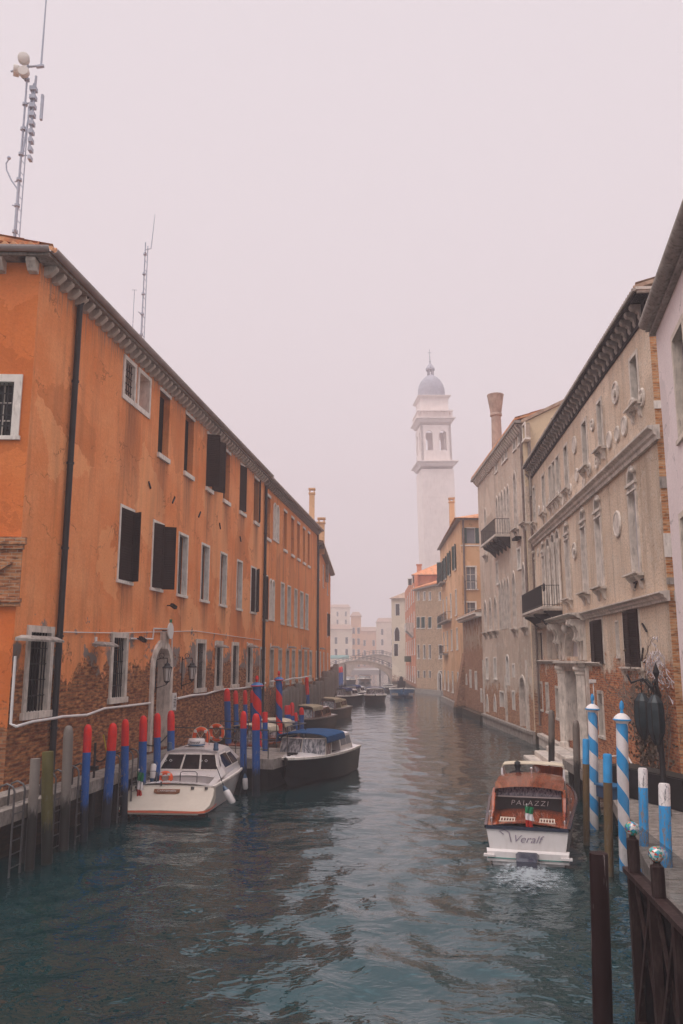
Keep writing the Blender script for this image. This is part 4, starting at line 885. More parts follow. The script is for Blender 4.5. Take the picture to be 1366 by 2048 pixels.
# flared chimney
x, y, zt = ony(988, 790, 60.5); k_ = 60.5 / 1647
mb = MB().lathe([(13.5 * k_, EB - .4), (13.5 * k_, EB + .1), (11.5 * k_, EB + 1.2), (10 * k_, zt - 1.75), (12.5 * k_, zt - 1.7), (12.5 * k_, zt - 1.55), (11.5 * k_, zt - 1.5), (17 * k_, zt - .12), (17.6 * k_, zt - .1), (17.6 * k_, zt), (15 * k_, zt), (13 * k_, zt - .4)], (x + .1, y), 20)
mb.build('chimney', M['chimney_tan'], root, Matrix.Identity(4), smooth=True)
# side gable facing the camera
FG = Fac((10.78, 46.43), (27, 46.9)); a1 = FG.at(1062, 813); a2 = FG.at(1172, 766)
s0, s1, z0, z1 = FG.rect(1103, 1120, 836, 872); zr = a1[1] + (a2[1] - a1[1]) / (a2[0] - a1[0]) * 14
mb = MB().add([(0, 0, -1), (14.5, 0, -1), (14.5, 0, zr), (0, 0, EB - .05), (0, .25, -1), (14.5, .25, -1), (14.5, .25, zr), (0, .25, EB - .05)], [(0, 1, 2, 3), (7, 6, 5, 4), (3, 2, 6, 7), (1, 5, 6, 2), (0, 3, 7, 4)])
mb.build('gable_wall', M['gable'], root, FG.M, fix=False)
window(FG, root, s0, s1, z0, z1, hole=False, pane='louvre', dep=0, shut=[(-1, 3, .5), (1, 3, .5)])
MB().prism([(-.1, EB - .05), (14.5, zr), (14.5, zr + .18), (-.1, EB + .15)], -.12, .3).build('verge', M['tiles_grey'], root, FG.M)
MB().box(-.012, -.02, -1.4, .6, -.001, 14.6).build('pilaster', M['palace2'], root, FG.M)
MB().tube([(.3, -.08, EB - .1), (.3, -.08, 14)], .1, 8).build('drainpipe', M['stone_grey'], root, FG.M)

# ================================================================ low damp brick building, then the apricot corner house
FL = Fac((10.9, 73.5), (10.76, 62.65))
root = empty('low_brick_house', FL.M, 'low damp brick building between the Gothic palace and the apricot house', 'building')
for xl, xr, yt, yb, tp in ((940, 943, 1342, 1376, 'flat'), (950.5, 954, 1345, 1380, 'flat'), (932, 934.5, 1350, 1370, 'gothic'), (962, 964.5, 1380, 1405, 'flat')): pxwin(FL, root, xl, xr, yt, yb, top=tp, dep=.2, pane='dark', fw=.12, fmat='stone_white', minw=.6)
wall(FL, 0, FL.len, -1.4, 7.9, 'wall', M['annex'], root); MB().box(.02, .46, -1.4, FL.len - .02, 8, 7.9).build('rear_wall', M['annex'], root, FL.M)
MB().box(-.1, -.45, 7.9, FL.len, .46, 8.1).box(-.1, -.6, 8.1, FL.len, .46, 8.2).build('eave_course', M['stone_white'], root, FL.M)
MB().box(0, -.35, -1.4, FL.len, -.001, .5).build('base_ledge', M['annex'], root, FL.M)
tileroof(FL, -.1, FL.len, -.5, 8.3, 6, 9.6, root, 'tiles_grey')
MB().prismx([(0, 5.2), (-.9, .4), (-.9, -1.4), (0, -1.4)], -.9, .6).build('buttress', M['annex'], root, FL.M)
# apricot house
FC = Fac((11.0, 74.0), (22.0, 74.0)); FC2 = Fac((11.65, 95.0), (11.0, 74.03))
root = empty('apricot_house', FC.M, 'apricot stucco corner house with dark green shutters and a tiled hip roof', 'building')
ez = 17.35
def rt(xl, xr, yt, yb, **k2): return pxwin(FC, root, xl, xr, yt, yb, **k2)
rt(933, 950, 1056, 1087, dep=.2, pane='glass_sky', fw=.06, shut=[(-1, 176, .52), (1, 176, .52)], shutmat='louvre_green')
rt(932, 951, 1134, 1178, dep=.25, pane='glass_sky', fw=.12, sill=.12, mull=2); rt(931, 951, 1205, 1242, dep=.25, pane='glass_sky', fw=.12, sill=.1, mull=2); rt(931, 940, 1270, 1316, dep=.25, pane='glass_sky', fw=.12, sill=.1)
wall(FC, .01, FC.len, -1.4, ez, 'front_wall', M['apricot'], root)
zz = [F_[1] for F_ in (FC.at(940, 1180), FC.at(940, 1243))]
for z_ in zz: railing(FC, root, FC.at(931, 1180)[0], FC.at(953, 1180)[0], .35, z_, z_ + .8, .2)
MB().box(-.02, -.05, FC.at(940, 1091)[1] - .06, FC.len, -.001, FC.at(940, 1091)[1] + .06).build('string_course', M['stone_white'], root, FC.M)
kw = dict(dep=.2, pane='glass', fw=.08, sill=.1)
for s_ in (2.0, 6.0, 10.5, 15.5):
    window(FC2, root, s_, s_ + 1.1, 13.3, 15.7, shut=[(-1, 100 if s_ < 3 else 165, .5), (1, 165, .5)], shutmat='louvre_green', **kw)
    window(FC2, root, s_, s_ + 1.1, 8.9, 11.3, **kw); window(FC2, root, s_, s_ + 1.1, 5.6, 7.6, **kw); window(FC2, root, s_, s_ + 1.1, 1.4, 3.4, **kw)
for s0, z_ in ((6, 8.7), (1, 8.7), (2, 5.3), (1, 13.1)):
    bo = MB().box(s0, -.6, z_ - .15, s0 + 5, 0, z_).build('balcony', M['stone_grey'], root, FC2.M); railing(FC2, bo, s0 + .05, s0 + 4.95, .55, z_, z_ + .8, .3)
wall(FC2, 0, FC2.len - .01, -1.4, ez, 'wall', M['apricot'], root)
MB().box(0, -.3, -1.4, FC2.len + .2, -.001, .55).build('base_ledge', M['stone_grey'], root, FC2.M)
MB().box(-.35, -.35, ez, FC.len, .4, ez + .12).build('eave_course', M['stone_grey'], root, FC.M); MB().box(0, -.35, ez - .003, FC2.len, .4, ez + .118).build('eave_course', M['stone_grey'], root, FC2.M)
mb = MB(); q = [(-.6, -.6), (11, -.6), (11, 21), (.3, 21)]; mb.add([(a, b, ez + .13) for a, b in q] + [(5, 5, ez + 1.9), (8, 5, ez + 1.9), (8, 16, ez + 1.9), (5, 16, ez + 1.9)], [(0, 1, 5, 4), (1, 2, 6, 5), (2, 3, 7, 6), (3, 0, 4, 7), (4, 5, 6, 7), (3, 2, 1, 0)])
mb.build('roof', M['tiles'], root, FC.M)
pipe(FC, .25, -.08, 5.0, ez, root, .09, 'copper'); chimney(FC, root, 903, 996, 1050, 10, 84, 'apricot')

# ================================================================ tan brick house, red house, cream house
FD = Fac((10.8, 119.0), (13.4, 109.2))
root = empty('tan_brick_house', FD.M, 'tan brick house with dark green shutters beyond the apricot house', 'building')
ed = 14.6; kd = dict(dep=.15, fw=.07, minw=.55)
for xl, xr in ((835, 839), (847, 851), (858, 862), (878, 884)):
    pxwin(FD, root, xl, xr, 1184, 1200, pane='glass_sky', sill=.08, **kd); pxwin(FD, root, xl, xr, 1290, 1317, pane='glass', sill=.08, **kd); pxwin(FD, root, xl, xr, 1342, 1356, pane='dark', **kd)
for xl, xr in ((834, 840), (843, 850), (857, 863), (875, 883)): pxwin(FD, root, xl, xr, 1234, 1256, pane='glass', shut=[(-1, 8, .5), (1, 8, .5)], shutmat='louvre_green', sill=.1, **kd)
pxwin(FD, root, 876, 883, 1345, 1392, top='round', dep=.3, pane='dark', fw=.15, z0=.5).name = 'door'
wall(FD, 0, FD.len, -1.4, ed, 'wall', M['brown_brick'], root); MB().box(.02, .46, -1.4, FD.len - .02, 9, ed).build('rear_wall', M['red_render'], root, FD.M)
MB().box(-.3, -.35, ed, FD.len + .4, .46, ed + .15).build('eave_course', M['stone_grey'], root, FD.M); tileroof(FD, -.3, FD.len + .4, -.4, ed + .3, 5, ed + 2.0, root, 'tiles_far', rows=5)
MB().box(0, -.3, -1.4, FD.len, -.001, .6).build('base_ledge', M['stone_grey'], root, FD.M)
FE = Fac((11.7, 150.0), (10.8, 119.3)); FE1 = Fac((10.85, 121.0), (22.0, 119.5))
root = empty('red_house', FE.M, 'narrow red rendered house with a pale stone balcony behind the tan brick house', 'building')
ee = 17.0
for s_ in (3.0, 9.0, 15.0, 21.0, 27.0):
    for z0 in (1.3, 5.4, 9.4, 13.2): window(FE, root, s_, s_ + 1.4, z0, z0 + 2.2, dep=.2, pane='glass', fw=.14, sill=.1)
wall(FE, 0, FE.len, -1.4, ee, 'wall', M['red_render'], root)
pxwin(FE1, root, 818, 822, 1158, 1170, dep=.1, pane='glass', fw=.1, minw=.5, hole=False); pxwin(FE1, root, 827, 831, 1152, 1166, dep=.1, pane='glass', fw=.1, minw=.5, hole=False)
MB().box(.02, .01, -1.4, 9, 14, ee).build('front_wall', M['red_render'], root, FE1.M)
mb = MB().add([(-.4, -.5, ee + .1), (9.4, -.5, ee + .1), (9.4, 14, ee + .1), (-.4, 14, ee + .1), (4.5, 3.5, ee + 2.6), (4.5, 11, ee + 2.6)], [(0, 1, 4), (1, 2, 5, 4), (2, 3, 5), (3, 0, 4, 5), (3, 2, 1, 0)]); mb.build('roof', M['tiles_far'], root, FE1.M)
MB().box(.4, 1, ee, 1.1, 1.7, ee + 1.7).box(.3, .9, ee + 1.7, 1.2, 1.8, ee + 1.85).build('chimney', M['red_render'], root, FE1.M)
MB().box(20, -1.1, 9.0, 25.5, 0, 9.3).box(20, -1.1, 9.3, 20.1, 0, 10.2).box(25.4, -1.1, 9.3, 25.5, 0, 10.2).box(20.1, -1.1, 9.3, 25.4, -1.0, 10.2).prismx([(0, 9), (-1, 9), (-.4, 8.4), (0, 8)], 20, 25.5).build('balcony', M['stone'], root, FE.M)
MB().box(14, -.9, 4.3, 18, 0, 5.2).build('window_box', M['foliage'], root, FE.M)
x0 = ony(783, 1200, 158)[0]; x1 = ony(815, 1200, 158)[0]; zt = ony(797, 1197, 158)[2]
FH = Fac((x0, 158.5), (x1 + 3, 156.5))
root = empty('cream_house', FH.M, 'pale cream house with a pointed window, at the far end of the right bank', 'building')
pxwin(FH, root, 791, 799, 1208, 1231, dep=.2, pane='glass', fw=.12); pxwin(FH, root, 789, 799, 1254, 1282, top='gothic', dep=.25, pane='dark', fw=.15)
pxwin(FH, root, 788, 796, 1288, 1312, dep=.2, pane='dark', fw=.1)
wall(FH, 0, FH.len, -1.4, zt, 'wall', M['cream'], root); MB().box(.02, .46, -1.4, FH.len - .02, 12, zt).build('rear_wall', M['cream'], root, FH.M)
mb = MB().add([(-.4, -.5, zt), (FH.len + .4, -.5, zt), (FH.len + .4, 12, zt), (-.4, 12, zt), (3, 4, zt + 2), (3, 8, zt + 2)], [(0, 1, 4), (1, 2, 5, 4), (2, 3, 5), (3, 0, 4, 5), (3, 2, 1, 0)]); mb.build('roof', M['tiles_grey'], root, FH.M)

# ================================================================ leaning bell tower
YT = 240.0; kt = YT / 1647
xc, _, _ = ony(880, 1050, YT)
def tz(py): return ony(870, py, YT)[2]
root = empty('bell_tower', Matrix.Translation((xc, YT, 0)) @ Matrix.Rotation(R(-1.2), 4, 'Y') @ Matrix.Rotation(R(4), 4, 'Z'), 'pale stone bell tower with arched belfry and grey dome fading into the fog', 'tower')
hw = 34 * kt; mb = MB()
def sq(a, z): return [(-a, -a, z), (a, -a, z), (a, a, z), (-a, a, z)]
mb.loft([sq(hw * 1.04, -1), sq(hw * .98, tz(945))], True, True); mb.build('shaft', M['tower'], root)
mb = MB()
for py, e0, e1, h in ((930, 1.02, 1.25, 1.5), (845, .98, 1.2, 1.3), (800, .9, 1.03, .7), (1000, .985, 1.0, .1)):
    z = tz(py); mb.loft([sq(hw * e0, z - h), sq(hw * (e0 + .1 * (e1 > 1.01)), z - h * .4), sq(hw * e1, z - h * .2), sq(hw * e1, z)], True, True)
mb.build('cornice', M['tower'], root)
# belfry with open arches: four corner piers and middle posts
z0, z1 = tz(928), tz(858); a = hw * .93; mb = MB(); zs = z1 - (z1 - z0) * .3
def rot4(mb2):
    base = list(mb2.v); n = len(base); fs = list(mb2.f)
    for q in range(1, 4):
        c_, s_ = math.cos(q * math.pi / 2), math.sin(q * math.pi / 2); mb2.add([(x * c_ - y * s_, x * s_ + y * c_, z) for x, y, z in base], fs)
    return mb2
Ft = Fac((0, 0), (1, 0)); ww = a * .47; off = a * .45
m2 = MB(); zb0, zb1 = tz(908), tz(869)
xs = [-a, -off - ww / 2, -off + ww / 2, off - ww / 2, off + ww / 2, a]
for i in (0, 2, 4): m2.box(xs[i], -a, zb0, xs[i + 1], -a + .7, zb1)
m2.box(-a, -a, z0, a, -a + .7, zb0); m2.box(-a, -a, zb1, a, -a + .7, z1)
for cx in (-off, off):
    pts = [(cx - ww / 2 * math.cos(math.pi * i / 10), zb1 - ww / 2 + ww / 2 * math.sin(math.pi * i / 10)) for i in range(11)]
    for p, q_ in zip(pts, pts[1:]): m2.prism([p, q_, (q_[0], zb1), (p[0], zb1)], -a, -a + .7)
rot4(m2).build('belfry', M['tower'], root, fix=True)
MB().lathe([(a * .34, z0 + 1.6), (a * .32, z0 + 2.0), (a * .2, z0 + 2.9), (a * .12, z0 + 3.2), (.05, z0 + 3.5)], n=14).box(-a, -.1, z0 + 3.5, a, .1, z0 + 3.8).build('bell', M['lead'], root, smooth=True)
mb = MB()
for q in range(4):
    c_, s_ = math.cos(q * math.pi / 2), math.sin(q * math.pi / 2)
    for i in range(12): t = -1 + 2 * (i + .5) / 12; x, y = t * hw * 1.05, -hw * 1.05; mb.box(x * c_ - y * s_ - .09, x * s_ + y * c_ - .09, tz(843), x * c_ - y * s_ + .09, x * s_ + y * c_ + .09, tz(832))
mb.loft([sq(hw * 1.1, tz(832)), sq(hw * 1.1, tz(830))], True, True); mb.build('balustrade', M['tower'], root)
MB().loft([sq(hw * .86, tz(845)), sq(hw * .86, tz(800))], True, True).build('drum', M['tower'], root)
rd = 28 * kt; zd = tz(798)
prof = [(rd, zd), (rd * 1.03, zd + 1.6), (rd * 1.0, zd + 3.0), (rd * .92, zd + 4.3), (rd * .76, zd + 5.6), (rd * .55, zd + 6.6), (rd * .32, zd + 7.3), (rd * .2, zd + 7.6)]
MB().lathe(prof, n=24).build('dome', M['lead'], root, smooth=False)
mb = MB(); zl = zd + 7.4
for i in range(6): a_ = i * math.pi / 3; mb.box(.9 * math.cos(a_) - .15, .9 * math.sin(a_) - .15, zl, .9 * math.cos(a_) + .15, .9 * math.sin(a_) + .15, zl + 1.9)
mb.lathe([(1.4, zl + 1.9), (1.45, zl + 2.3), (1.0, zl + 3.2), (.45, zl + 3.9), (.2, zl + 4.6), (.09, zl + 7.5)], n=12).ball((0, 0, zl + 4.8), .32).box(-.6, -.05, zl + 7.6, .6, .05, zl + 7.75).box(-.07, -.07, zl + 7.4, .07, .07, zl + 8.8)
mb.build('lantern', M['lead'], root)

# ================================================================ far end: two bridges and houses in the fog
def bridge(x0, x1, Y, zdeck, zarch, wdt, label, z_end=1.8):
    r_ = empty('stone_bridge', at((x0 + x1) / 2, Y, 0), label, 'bridge'); h = (x1 - x0) / 2; n = 20; mb = MB(); top = []; bot = []
    for i in range(n + 1):
        t = -1 + 2 * i / n; top.append((t * h * 1.25, z_end + (zdeck - z_end) * math.cos(t * math.pi / 2) ** .9)); bot.append((t * h, -.3 + (zarch + .3) * max(0, 1 - t * t) ** .5))
    mb.ring(bot, top, 0, wdt); mb.build('arch', M['bridge'], r_)
    mb = MB(); mb.ring([(a, b + .02) for a, b in top], [(a, b + .16) for a, b in top], -.12, wdt + .12); mb.build('coping', M['stone'], r_)
    mb = MB(); pt = [(a, b + .16) for a, b in top]
    for yy in (0.0, wdt):
        for zo in (.45, .85): mb.tube([(a, yy, b + zo) for a, b in pt], .03, 5)
        for a, b in pt: mb.tube([(a, yy, b), (a, yy, b + .85)], .03, 5)
    mb.build('railing', M['iron'], r_); return r_
bridge(-3.0, 10.2, 168, 4.5, 3.7, 3.0, 'nearer stone arch bridge across the canal in the fog')
bridge(1.8, 15.5, 203, 5.9, 4.6, 3.4, 'second stone arch bridge rising behind the nearer one', 2.6)
rgen = random.Random(11)
for i, (px0, px1, pyt, Y, mt, lb) in enumerate([(640, 704, 1258, 330, 'cream', 'pale house above the teal awning in the fog, nearest the left bank'), (702, 722, 1232, 350, 'apricot', 'tall faint narrow house right of the pale awning house'), (720, 756, 1262, 380, 'apricot', 'low faint pinkish house over the crown of the bridges'), (754, 795, 1244, 365, 'cream', 'faint cream house behind the right end of the bridges'), (650, 700, 1215, 470, 'cream', 'farthest faint roofline rising above the pale awning house')]):
    xa, _, zt = ony(px0, pyt, Y); xb = ony(px1, pyt, Y)[0]; Fx = Fac((xa, Y), (xb, Y)); r_ = empty('far_house', Fx.M, lb, 'building', 'houses in the fog past the bridges')
    n = max(2, int((xb - xa) / 4.2)); nf = int((zt - 1) / 4.6)
    for a in range(n):
        for b in range(nf): s_ = (a + .5) * (xb - xa) / n; window(Fx, r_, s_ - .5, s_ + .5, 1.8 + b * 4.6, 4.4 + b * 4.6, dep=.25, pane='glass', fw=.12)
    wall(Fx, 0, Fx.len, -1.4, zt, 'wall', M[mt], r_); MB().box(.02, .46, -1.4, Fx.len - .02, 9, zt).build('rear_wall', M[mt], r_, Fx.M)
    MB().add([(-.4, -.4, zt), (Fx.len + .4, -.4, zt), (Fx.len + .4, 9, zt), (-.4, 9, zt), (.8, 4, zt + 2), (Fx.len - .8, 4, zt + 2)], [(0, 1, 5, 4), (1, 2, 5), (2, 3, 4, 5), (3, 0, 4), (3, 2, 1, 0)]).build('roof', M['tiles_grey'], r_, Fx.M)
x, y, z = ony(678, 1316, 300); r_ = empty('awning', at(x, y, 0), 'teal awning over the quay in front of the pale house in the fog', 'awning')
MB().prismx([(-1.5, z), (1.5, z + .9), (1.5, z + 1.0), (-1.5, z + .12), (-1.52, z - .3)], -4.2, 3.6).build('cloth', M['tealcloth'], r_); MB().tube([(-4, -1.4, 1), (-4, -1.4, z)], .06, 6).tube([(3.4, -1.4, 1), (3.4, -1.4, z)], .06, 6).build('post', M['iron'], r_)
g = MB().box(-40, 290, -1.4, 70, 500, 1.1).build('quay', M['stone_grey']); tag(g, kind='structure')

# ================================================================ pale pink house at the right edge
FP = Fac((8.22, 20.0), (8.22 - .215 * 9, 11.0))
root = empty('pink_house', FP.M, 'smooth pale pink house with a fat grey eave gutter at the right edge', 'building')
kp = dict(dep=.22, pane='glass', fw=.14, fp=.012, fmat='reveal')
window(FP, root, 1.95, 3.1, 9.6, 12.0, sill=.06, **kp); window(FP, root, 1.3, 2.4, 5.85, 7.85, sill=.06, **kp); window(FP, root, .6, 1.8, 1.95, 4.0, sill=.1, **kp)
window(FP, root, 5.6, 6.9, 9.6, 12.2, **kp); window(FP, root, 5.6, 6.9, 5.75, 8.0, **kp)
wall(FP, 0, FP.len, .95, 13.2, 'wall', M['pink'], root); MB().box(0, .02, -1.4, FP.len, 8, .949).build('base_wall', M['brick_low'], root, FP.M); MB().box(.004, .452, .96, FP.len - .01, 8, 13.2).build('rear_wall', M['pink'], root, FP.M)
MB().tube([(.0, -.26, 13.27), (FP.len + 1, -.26, 13.27)], .16, 14).build('gutter', M['stone_grey'], root, FP.M, smooth=True)
MB().box(-.12, -.24, 13.1, FP.len, .45, 13.2).box(-.2, -.14, 13.0, FP.len, .45, 13.09).build('eave_course', M['stone_grey'], root, FP.M)
tileroof(FP, -.3, FP.len, -.3, 13.45, 5, 14.9, root, 'tiles')

# ================================================================ boats
def hull_pts(L_, B, fb, rise, nose=2.4, tuck=.92, n=18, full=.35, keel=-.35):
    """stations: (x, half beam at sheer, sheer height, half beam at chine, chine height, keel height)"""
    st = []
    for i in range(n + 1):
        t = i / n; t2 = max(0, (t - full) / (1 - full)); b = B / 2 * (tuck + (1 - tuck) * min(1, t / full)) * max(.012, (1 - t2 ** nose)) ** .72
        st.append((t * L_, b, fb + rise * t * t, b * (.86 - .28 * t2), .02 + .45 * t2 ** 2, keel + (fb * .8 - keel) * max(0, (t - .86) / .14) ** 2))
    return st
def boat(name, label, cat, pos, heading, L_, B, fb, rise, hullmat, deckmat, group=None, stripe=None, cockpit=None, z=0.0, rub='stone_white', scale=(1, 1, 1), **kw):
    r_ = empty(name, Matrix.Translation((pos[0], pos[1], z)) @ Matrix.Rotation(heading, 4, 'Z') @ Matrix.Diagonal((*scale, 1)), label, cat, group)
    st = hull_pts(L_, B, fb, rise, **kw); mb = MB()
    for sg in (-1, 1):
        rows = []
        for x, b, s_, c, cz, kz in st: rows.append([(x, 0, kz), (x, sg * c * .97, cz - .02), (x, sg * (c + .02), cz), (x, sg * (c + (b - c) * .55), cz + (s_ - cz) * .5), (x, sg * b, s_)])
        mb.loft(rows, closed=False)
    x, b, s_, c, cz, kz = st[0]; mb.add([(x, 0, kz), (x, c, cz), (x, b, s_), (x, -b, s_), (x, -c, cz)], [(0, 1, 2, 3, 4)])
    hull = mb.build('hull', M[hullmat], r_, smooth=True)
    mb = MB()
    for sg in (-1, 1): mb.loft([[(x, sg * (b + o), s_ + q) for o, q in ((-.01, -.07), (.035, -.06), (.035, .015), (-.03, .03))] for x, b, s_, *_ in st], closed=False)
    x, b, s_, *_ = st[0]; mb.box(-.035, -b, s_ - .07, .0, b, s_ + .02)
    mb.build('rubbing_strake', M[rub], r_, smooth=True)
    if stripe:
        mb = MB()
        for sg in (-1, 1): mb.loft([[(x, sg * (c + (b - c) * f_ + .012), cz + (s_ - cz) * g) for f_, g in ((.02, .01), (.10, .06))] for x, b, s_, c, cz, kz in st], closed=False)
        mb.box(-.012, -st[0][3] * .98, .03, -.002, st[0][3] * .98, .12); mb.build('stripe', M[stripe], r_)
    # deck with an optional sunken cockpit (x0, x1, floor height, side width)
    mb = MB(); rows = [[(x, -b + .01, s_), (x, -b * .5, s_ + .03 + b * .05), (x, 0, s_ + .05 + b * .06), (x, b * .5, s_ + .03 + b * .05), (x, b - .01, s_)] for x, b, s_, *_ in st]
    for a, b_ in zip(rows, rows[1:]):
        xm = (a[0][0] + b_[0][0]) / 2
        if cockpit and cockpit[0] < xm < cockpit[1]:
            sw = cockpit[3]
            for sg, i in ((-1, 0), (1, 4)):
                A_, B_ = a[i], b_[i]; mb.add([A_, B_, (B_[0], B_[1] - sg * sw, B_[2] + .02), (A_[0], A_[1] - sg * sw, A_[2] + .02)], [(0, 1, 2, 3)])
                mb.add([(B_[0], B_[1] - sg * sw, B_[2] + .02), (A_[0], A_[1] - sg * sw, A_[2] + .02), (A_[0], A_[1] - sg * sw, cockpit[2]), (B_[0], B_[1] - sg * sw, cockpit[2])], [(0, 1, 2, 3)])
            mb.add([(a[0][0], a[0][1] + sw, cockpit[2]), (b_[0][0], b_[0][1] + sw, cockpit[2]), (b_[4][0], b_[4][1] - sw, cockpit[2]), (a[4][0], a[4][1] - sw, cockpit[2])], [(0, 1, 2, 3)])
        else: mb.loft([a, b_], closed=False)
    mb.build('deck', M[deckmat], r_, smooth=True)
    return r_, st
def sheer(st, x):
    for a, b in zip(st, st[1:]):
        if a[0] <= x <= b[0]: t = (x - a[0]) / (b[0] - a[0]); return a[1] + (b[1] - a[1]) * t, a[2] + (b[2] - a[2]) * t
    return st[-1][1], st[-1][2]
def cabin(r_, x0, x1, w0, z0, x2, x3, w1, z1, mat, name='cabin', camber=.08, win=None, winmat='glass', fm=None, ends=True):
    """tapered house: bottom rectangle x0..x1 by w0, top x2..x3 by w1; window panels inset on the sides and ends"""
    n = 8; mb = MB()
    def ringp(xa, xb, w_, z): return [(xa, -w_, z), (xb, -w_, z), (xb, w_, z), (xa, w_, z)]
    mb.loft([ringp(x0, x1, w0, z0), ringp(x2, x3, w1, z1)], True, False)
    rows = [[(x, -w1 + 2 * w1 * j / n, z1 + camber * (1 - (2 * j / n - 1) ** 2)) for j in range(n + 1)] for x in (x2 - .06, x3 + .06)]
    mb.loft(rows, closed=False); mb.loft([[(a, b, c - .05) for a, b, c in rw] for rw in rows], closed=False)
    for rw in rows: mb.loft([rw, [(a, b, c - .05) for a, b, c in rw]], closed=False)
    for xx in (x2, x3): mb.add([(xx, -w1 + 2 * w1 * j / n, z1 + camber * (1 - (2 * j / n - 1) ** 2)) for j in range(n + 1)], [tuple(range(n + 1))])
    cb = mb.build(name, M[mat], r_, smooth=False)
    def lerp(a, b, t): return tuple(a[i] + (b[i] - a[i]) * t for i in range(3))
    def panel(P00, P10, P11, P01, u0, u1, v0, v1, mb2, off):
        A = lerp(lerp(P00, P10, u0), lerp(P01, P11, u0), v0); B_ = lerp(lerp(P00, P10, u1), lerp(P01, P11, u1), v0); C = lerp(lerp(P00, P10, u1), lerp(P01, P11, u1), v1); D = lerp(lerp(P00, P10, u0), lerp(P01, P11, u0), v1)
        nrm = (Vector(B_) - Vector(A)).cross(Vector(D) - Vector(A)).normalized() * off
        vs = [Vector(p) + nrm for p in (A, B_, C, D)]; vb = [Vector(p) for p in (A, B_, C, D)]
        mb2.add(vs + vb, [(0, 1, 2, 3), (0, 4, 5, 1), (1, 5, 6, 2), (2, 6, 7, 3), (3, 7, 4, 0)])
    b0, b1 = ringp(x0, x1, w0, z0), ringp(x2, x3, w1, z1)
    faces = {'right': (b0[0], b0[1], b1[1], b1[0]), 'front': (b0[1], b0[2], b1[2], b1[1]), 'left': (b0[2], b0[3], b1[3], b1[2]), 'back': (b0[3], b0[0], b1[0], b1[3])}
    for side, lst in (win or {}).items():
        for (u0, u1, v0, v1) in lst:
            if fm: m2 = MB(); panel(*faces[side], u0 - .02, u1 + .02, v0 - .05, v1 + .05, m2, .012); m2.build('window_frame', M[fm], r_, fix=False)
            m2 = MB(); panel(*faces[side], u0, u1, v0, v1, m2, .02); m2.build('window', M[winmat], r_, fix=False)
    return cb
def canopy(r_, x0, x1, hw_, z, h, mat, name='canopy', drop=.25, n=12, sag=.0):
    mb = MB(); prof = []
    for j in range(n + 1):
        a = math.pi * j / n; prof.append((-hw_ * math.cos(a), z + h * math.sin(a) ** .55))
    prof = [(-hw_ - .01, z - drop)] + prof + [(hw_ + .01, z - drop)]
    xs = [x0 + (x1 - x0) * i / 6 for i in range(7)]
    rows = [[(x, y, zz - sag * math.sin(math.pi * i / 6 * 3) ** 2 * (1 if 0 < j < len(prof) - 1 else 0)) for j, (y, zz) in enumerate(prof)] for i, x in enumerate(xs)]
    mb.loft(rows, closed=False); inner = [[(x, y * .975, zz - .025) for x, y, zz in r2] for r2 in rows]; mb.loft(inner, closed=False)
    for k_ in (0, -1): mb.loft([rows[k_], inner[k_]], closed=False)
    for k_ in (0, len(prof) - 1): mb.loft([[r2[k_] for r2 in rows], [r2[k_] for r2 in inner]], closed=False)
    return mb.build(name, M[mat], r_, smooth=True)
def windscreen(r_, x0, hw_, z0, z1, rake, frame, n=2, angle=.25, glass='glass_sky', name='windscreen', sidelen=.7, th=.035):
    """two or three raked panes with a wooden or metal frame; x0 is the base, facing +x"""
    pts = [(x0 - sidelen, -hw_), (x0 - angle, -hw_ * .97), (x0, 0), (x0 - angle, hw_ * .97), (x0 - sidelen, hw_)]
    fr, gl = MB(), MB()
    for (a, b) in zip(pts, pts[1:]):
        A, B_ = Vector((*a, z0)), Vector((*b, z0)); C, D = Vector((b[0] - rake, b[1] * .93, z1)), Vector((a[0] - rake, a[1] * .93, z1))
        for p, q in ((A, B_), (B_, C), (C, D), (D, A)): fr.obb(p, q, th, th)
        gl.add([A, B_, C, D], [(0, 1, 2, 3)])
    f_ = fr.build(name, M[frame], r_); gl.build('glass', M[glass], f_, fix=False); return f_
clear = NT('clear_glass'); tr = clear.n.new('ShaderNodeBsdfTransparent'); gls = clear.n.new('ShaderNodeBsdfGlossy'); gls.inputs['Roughness'].default_value = .03; ms = clear.n.new('ShaderNodeMixShader'); fr_ = clear.n.new('ShaderNodeFresnel'); fr_.inputs[0].default_value = 1.6
tr.inputs[0].default_value = (.72, .76, .78, 1)
clear.t.links.new(fr_.outputs[0], ms.inputs[0]); clear.t.links.new(tr.outputs[0], ms.inputs[1]); clear.t.links.new(gls.outputs[0], ms.inputs[2])
clear.t.links.new(ms.outputs[0], clear.n['Material Output'].inputs['Surface']); M['clear'] = clear.m
def text(body_, size, mat, parent, Mw, shear=0.0, extrude=.004, name='lettering', space=1.0, bold=0.0):
    cu = bpy.data.curves.new(name, 'FONT'); cu.body = body_; cu.size = size; cu.shear = shear; cu.extrude = extrude; cu.align_x = 'CENTER'; cu.align_y = 'CENTER'; cu.space_character = space; cu.offset = bold
    t_ = bpy.data.objects.new(name, cu); col.objects.link(t_); me = bpy.data.meshes.new_from_object(t_); bpy.data.objects.remove(t_); me.materials.clear(); me.materials.append(M[mat])
    o = bpy.data.objects.new(name, me); col.objects.link(o); return put(o, parent, Mw)
def onface(x, y, z, yaw=0, tilt=90): return Matrix.Translation((x, y, z)) @ Matrix.Rotation(yaw, 4, 'Z') @ Matrix.Rotation(R(tilt), 4, 'X')
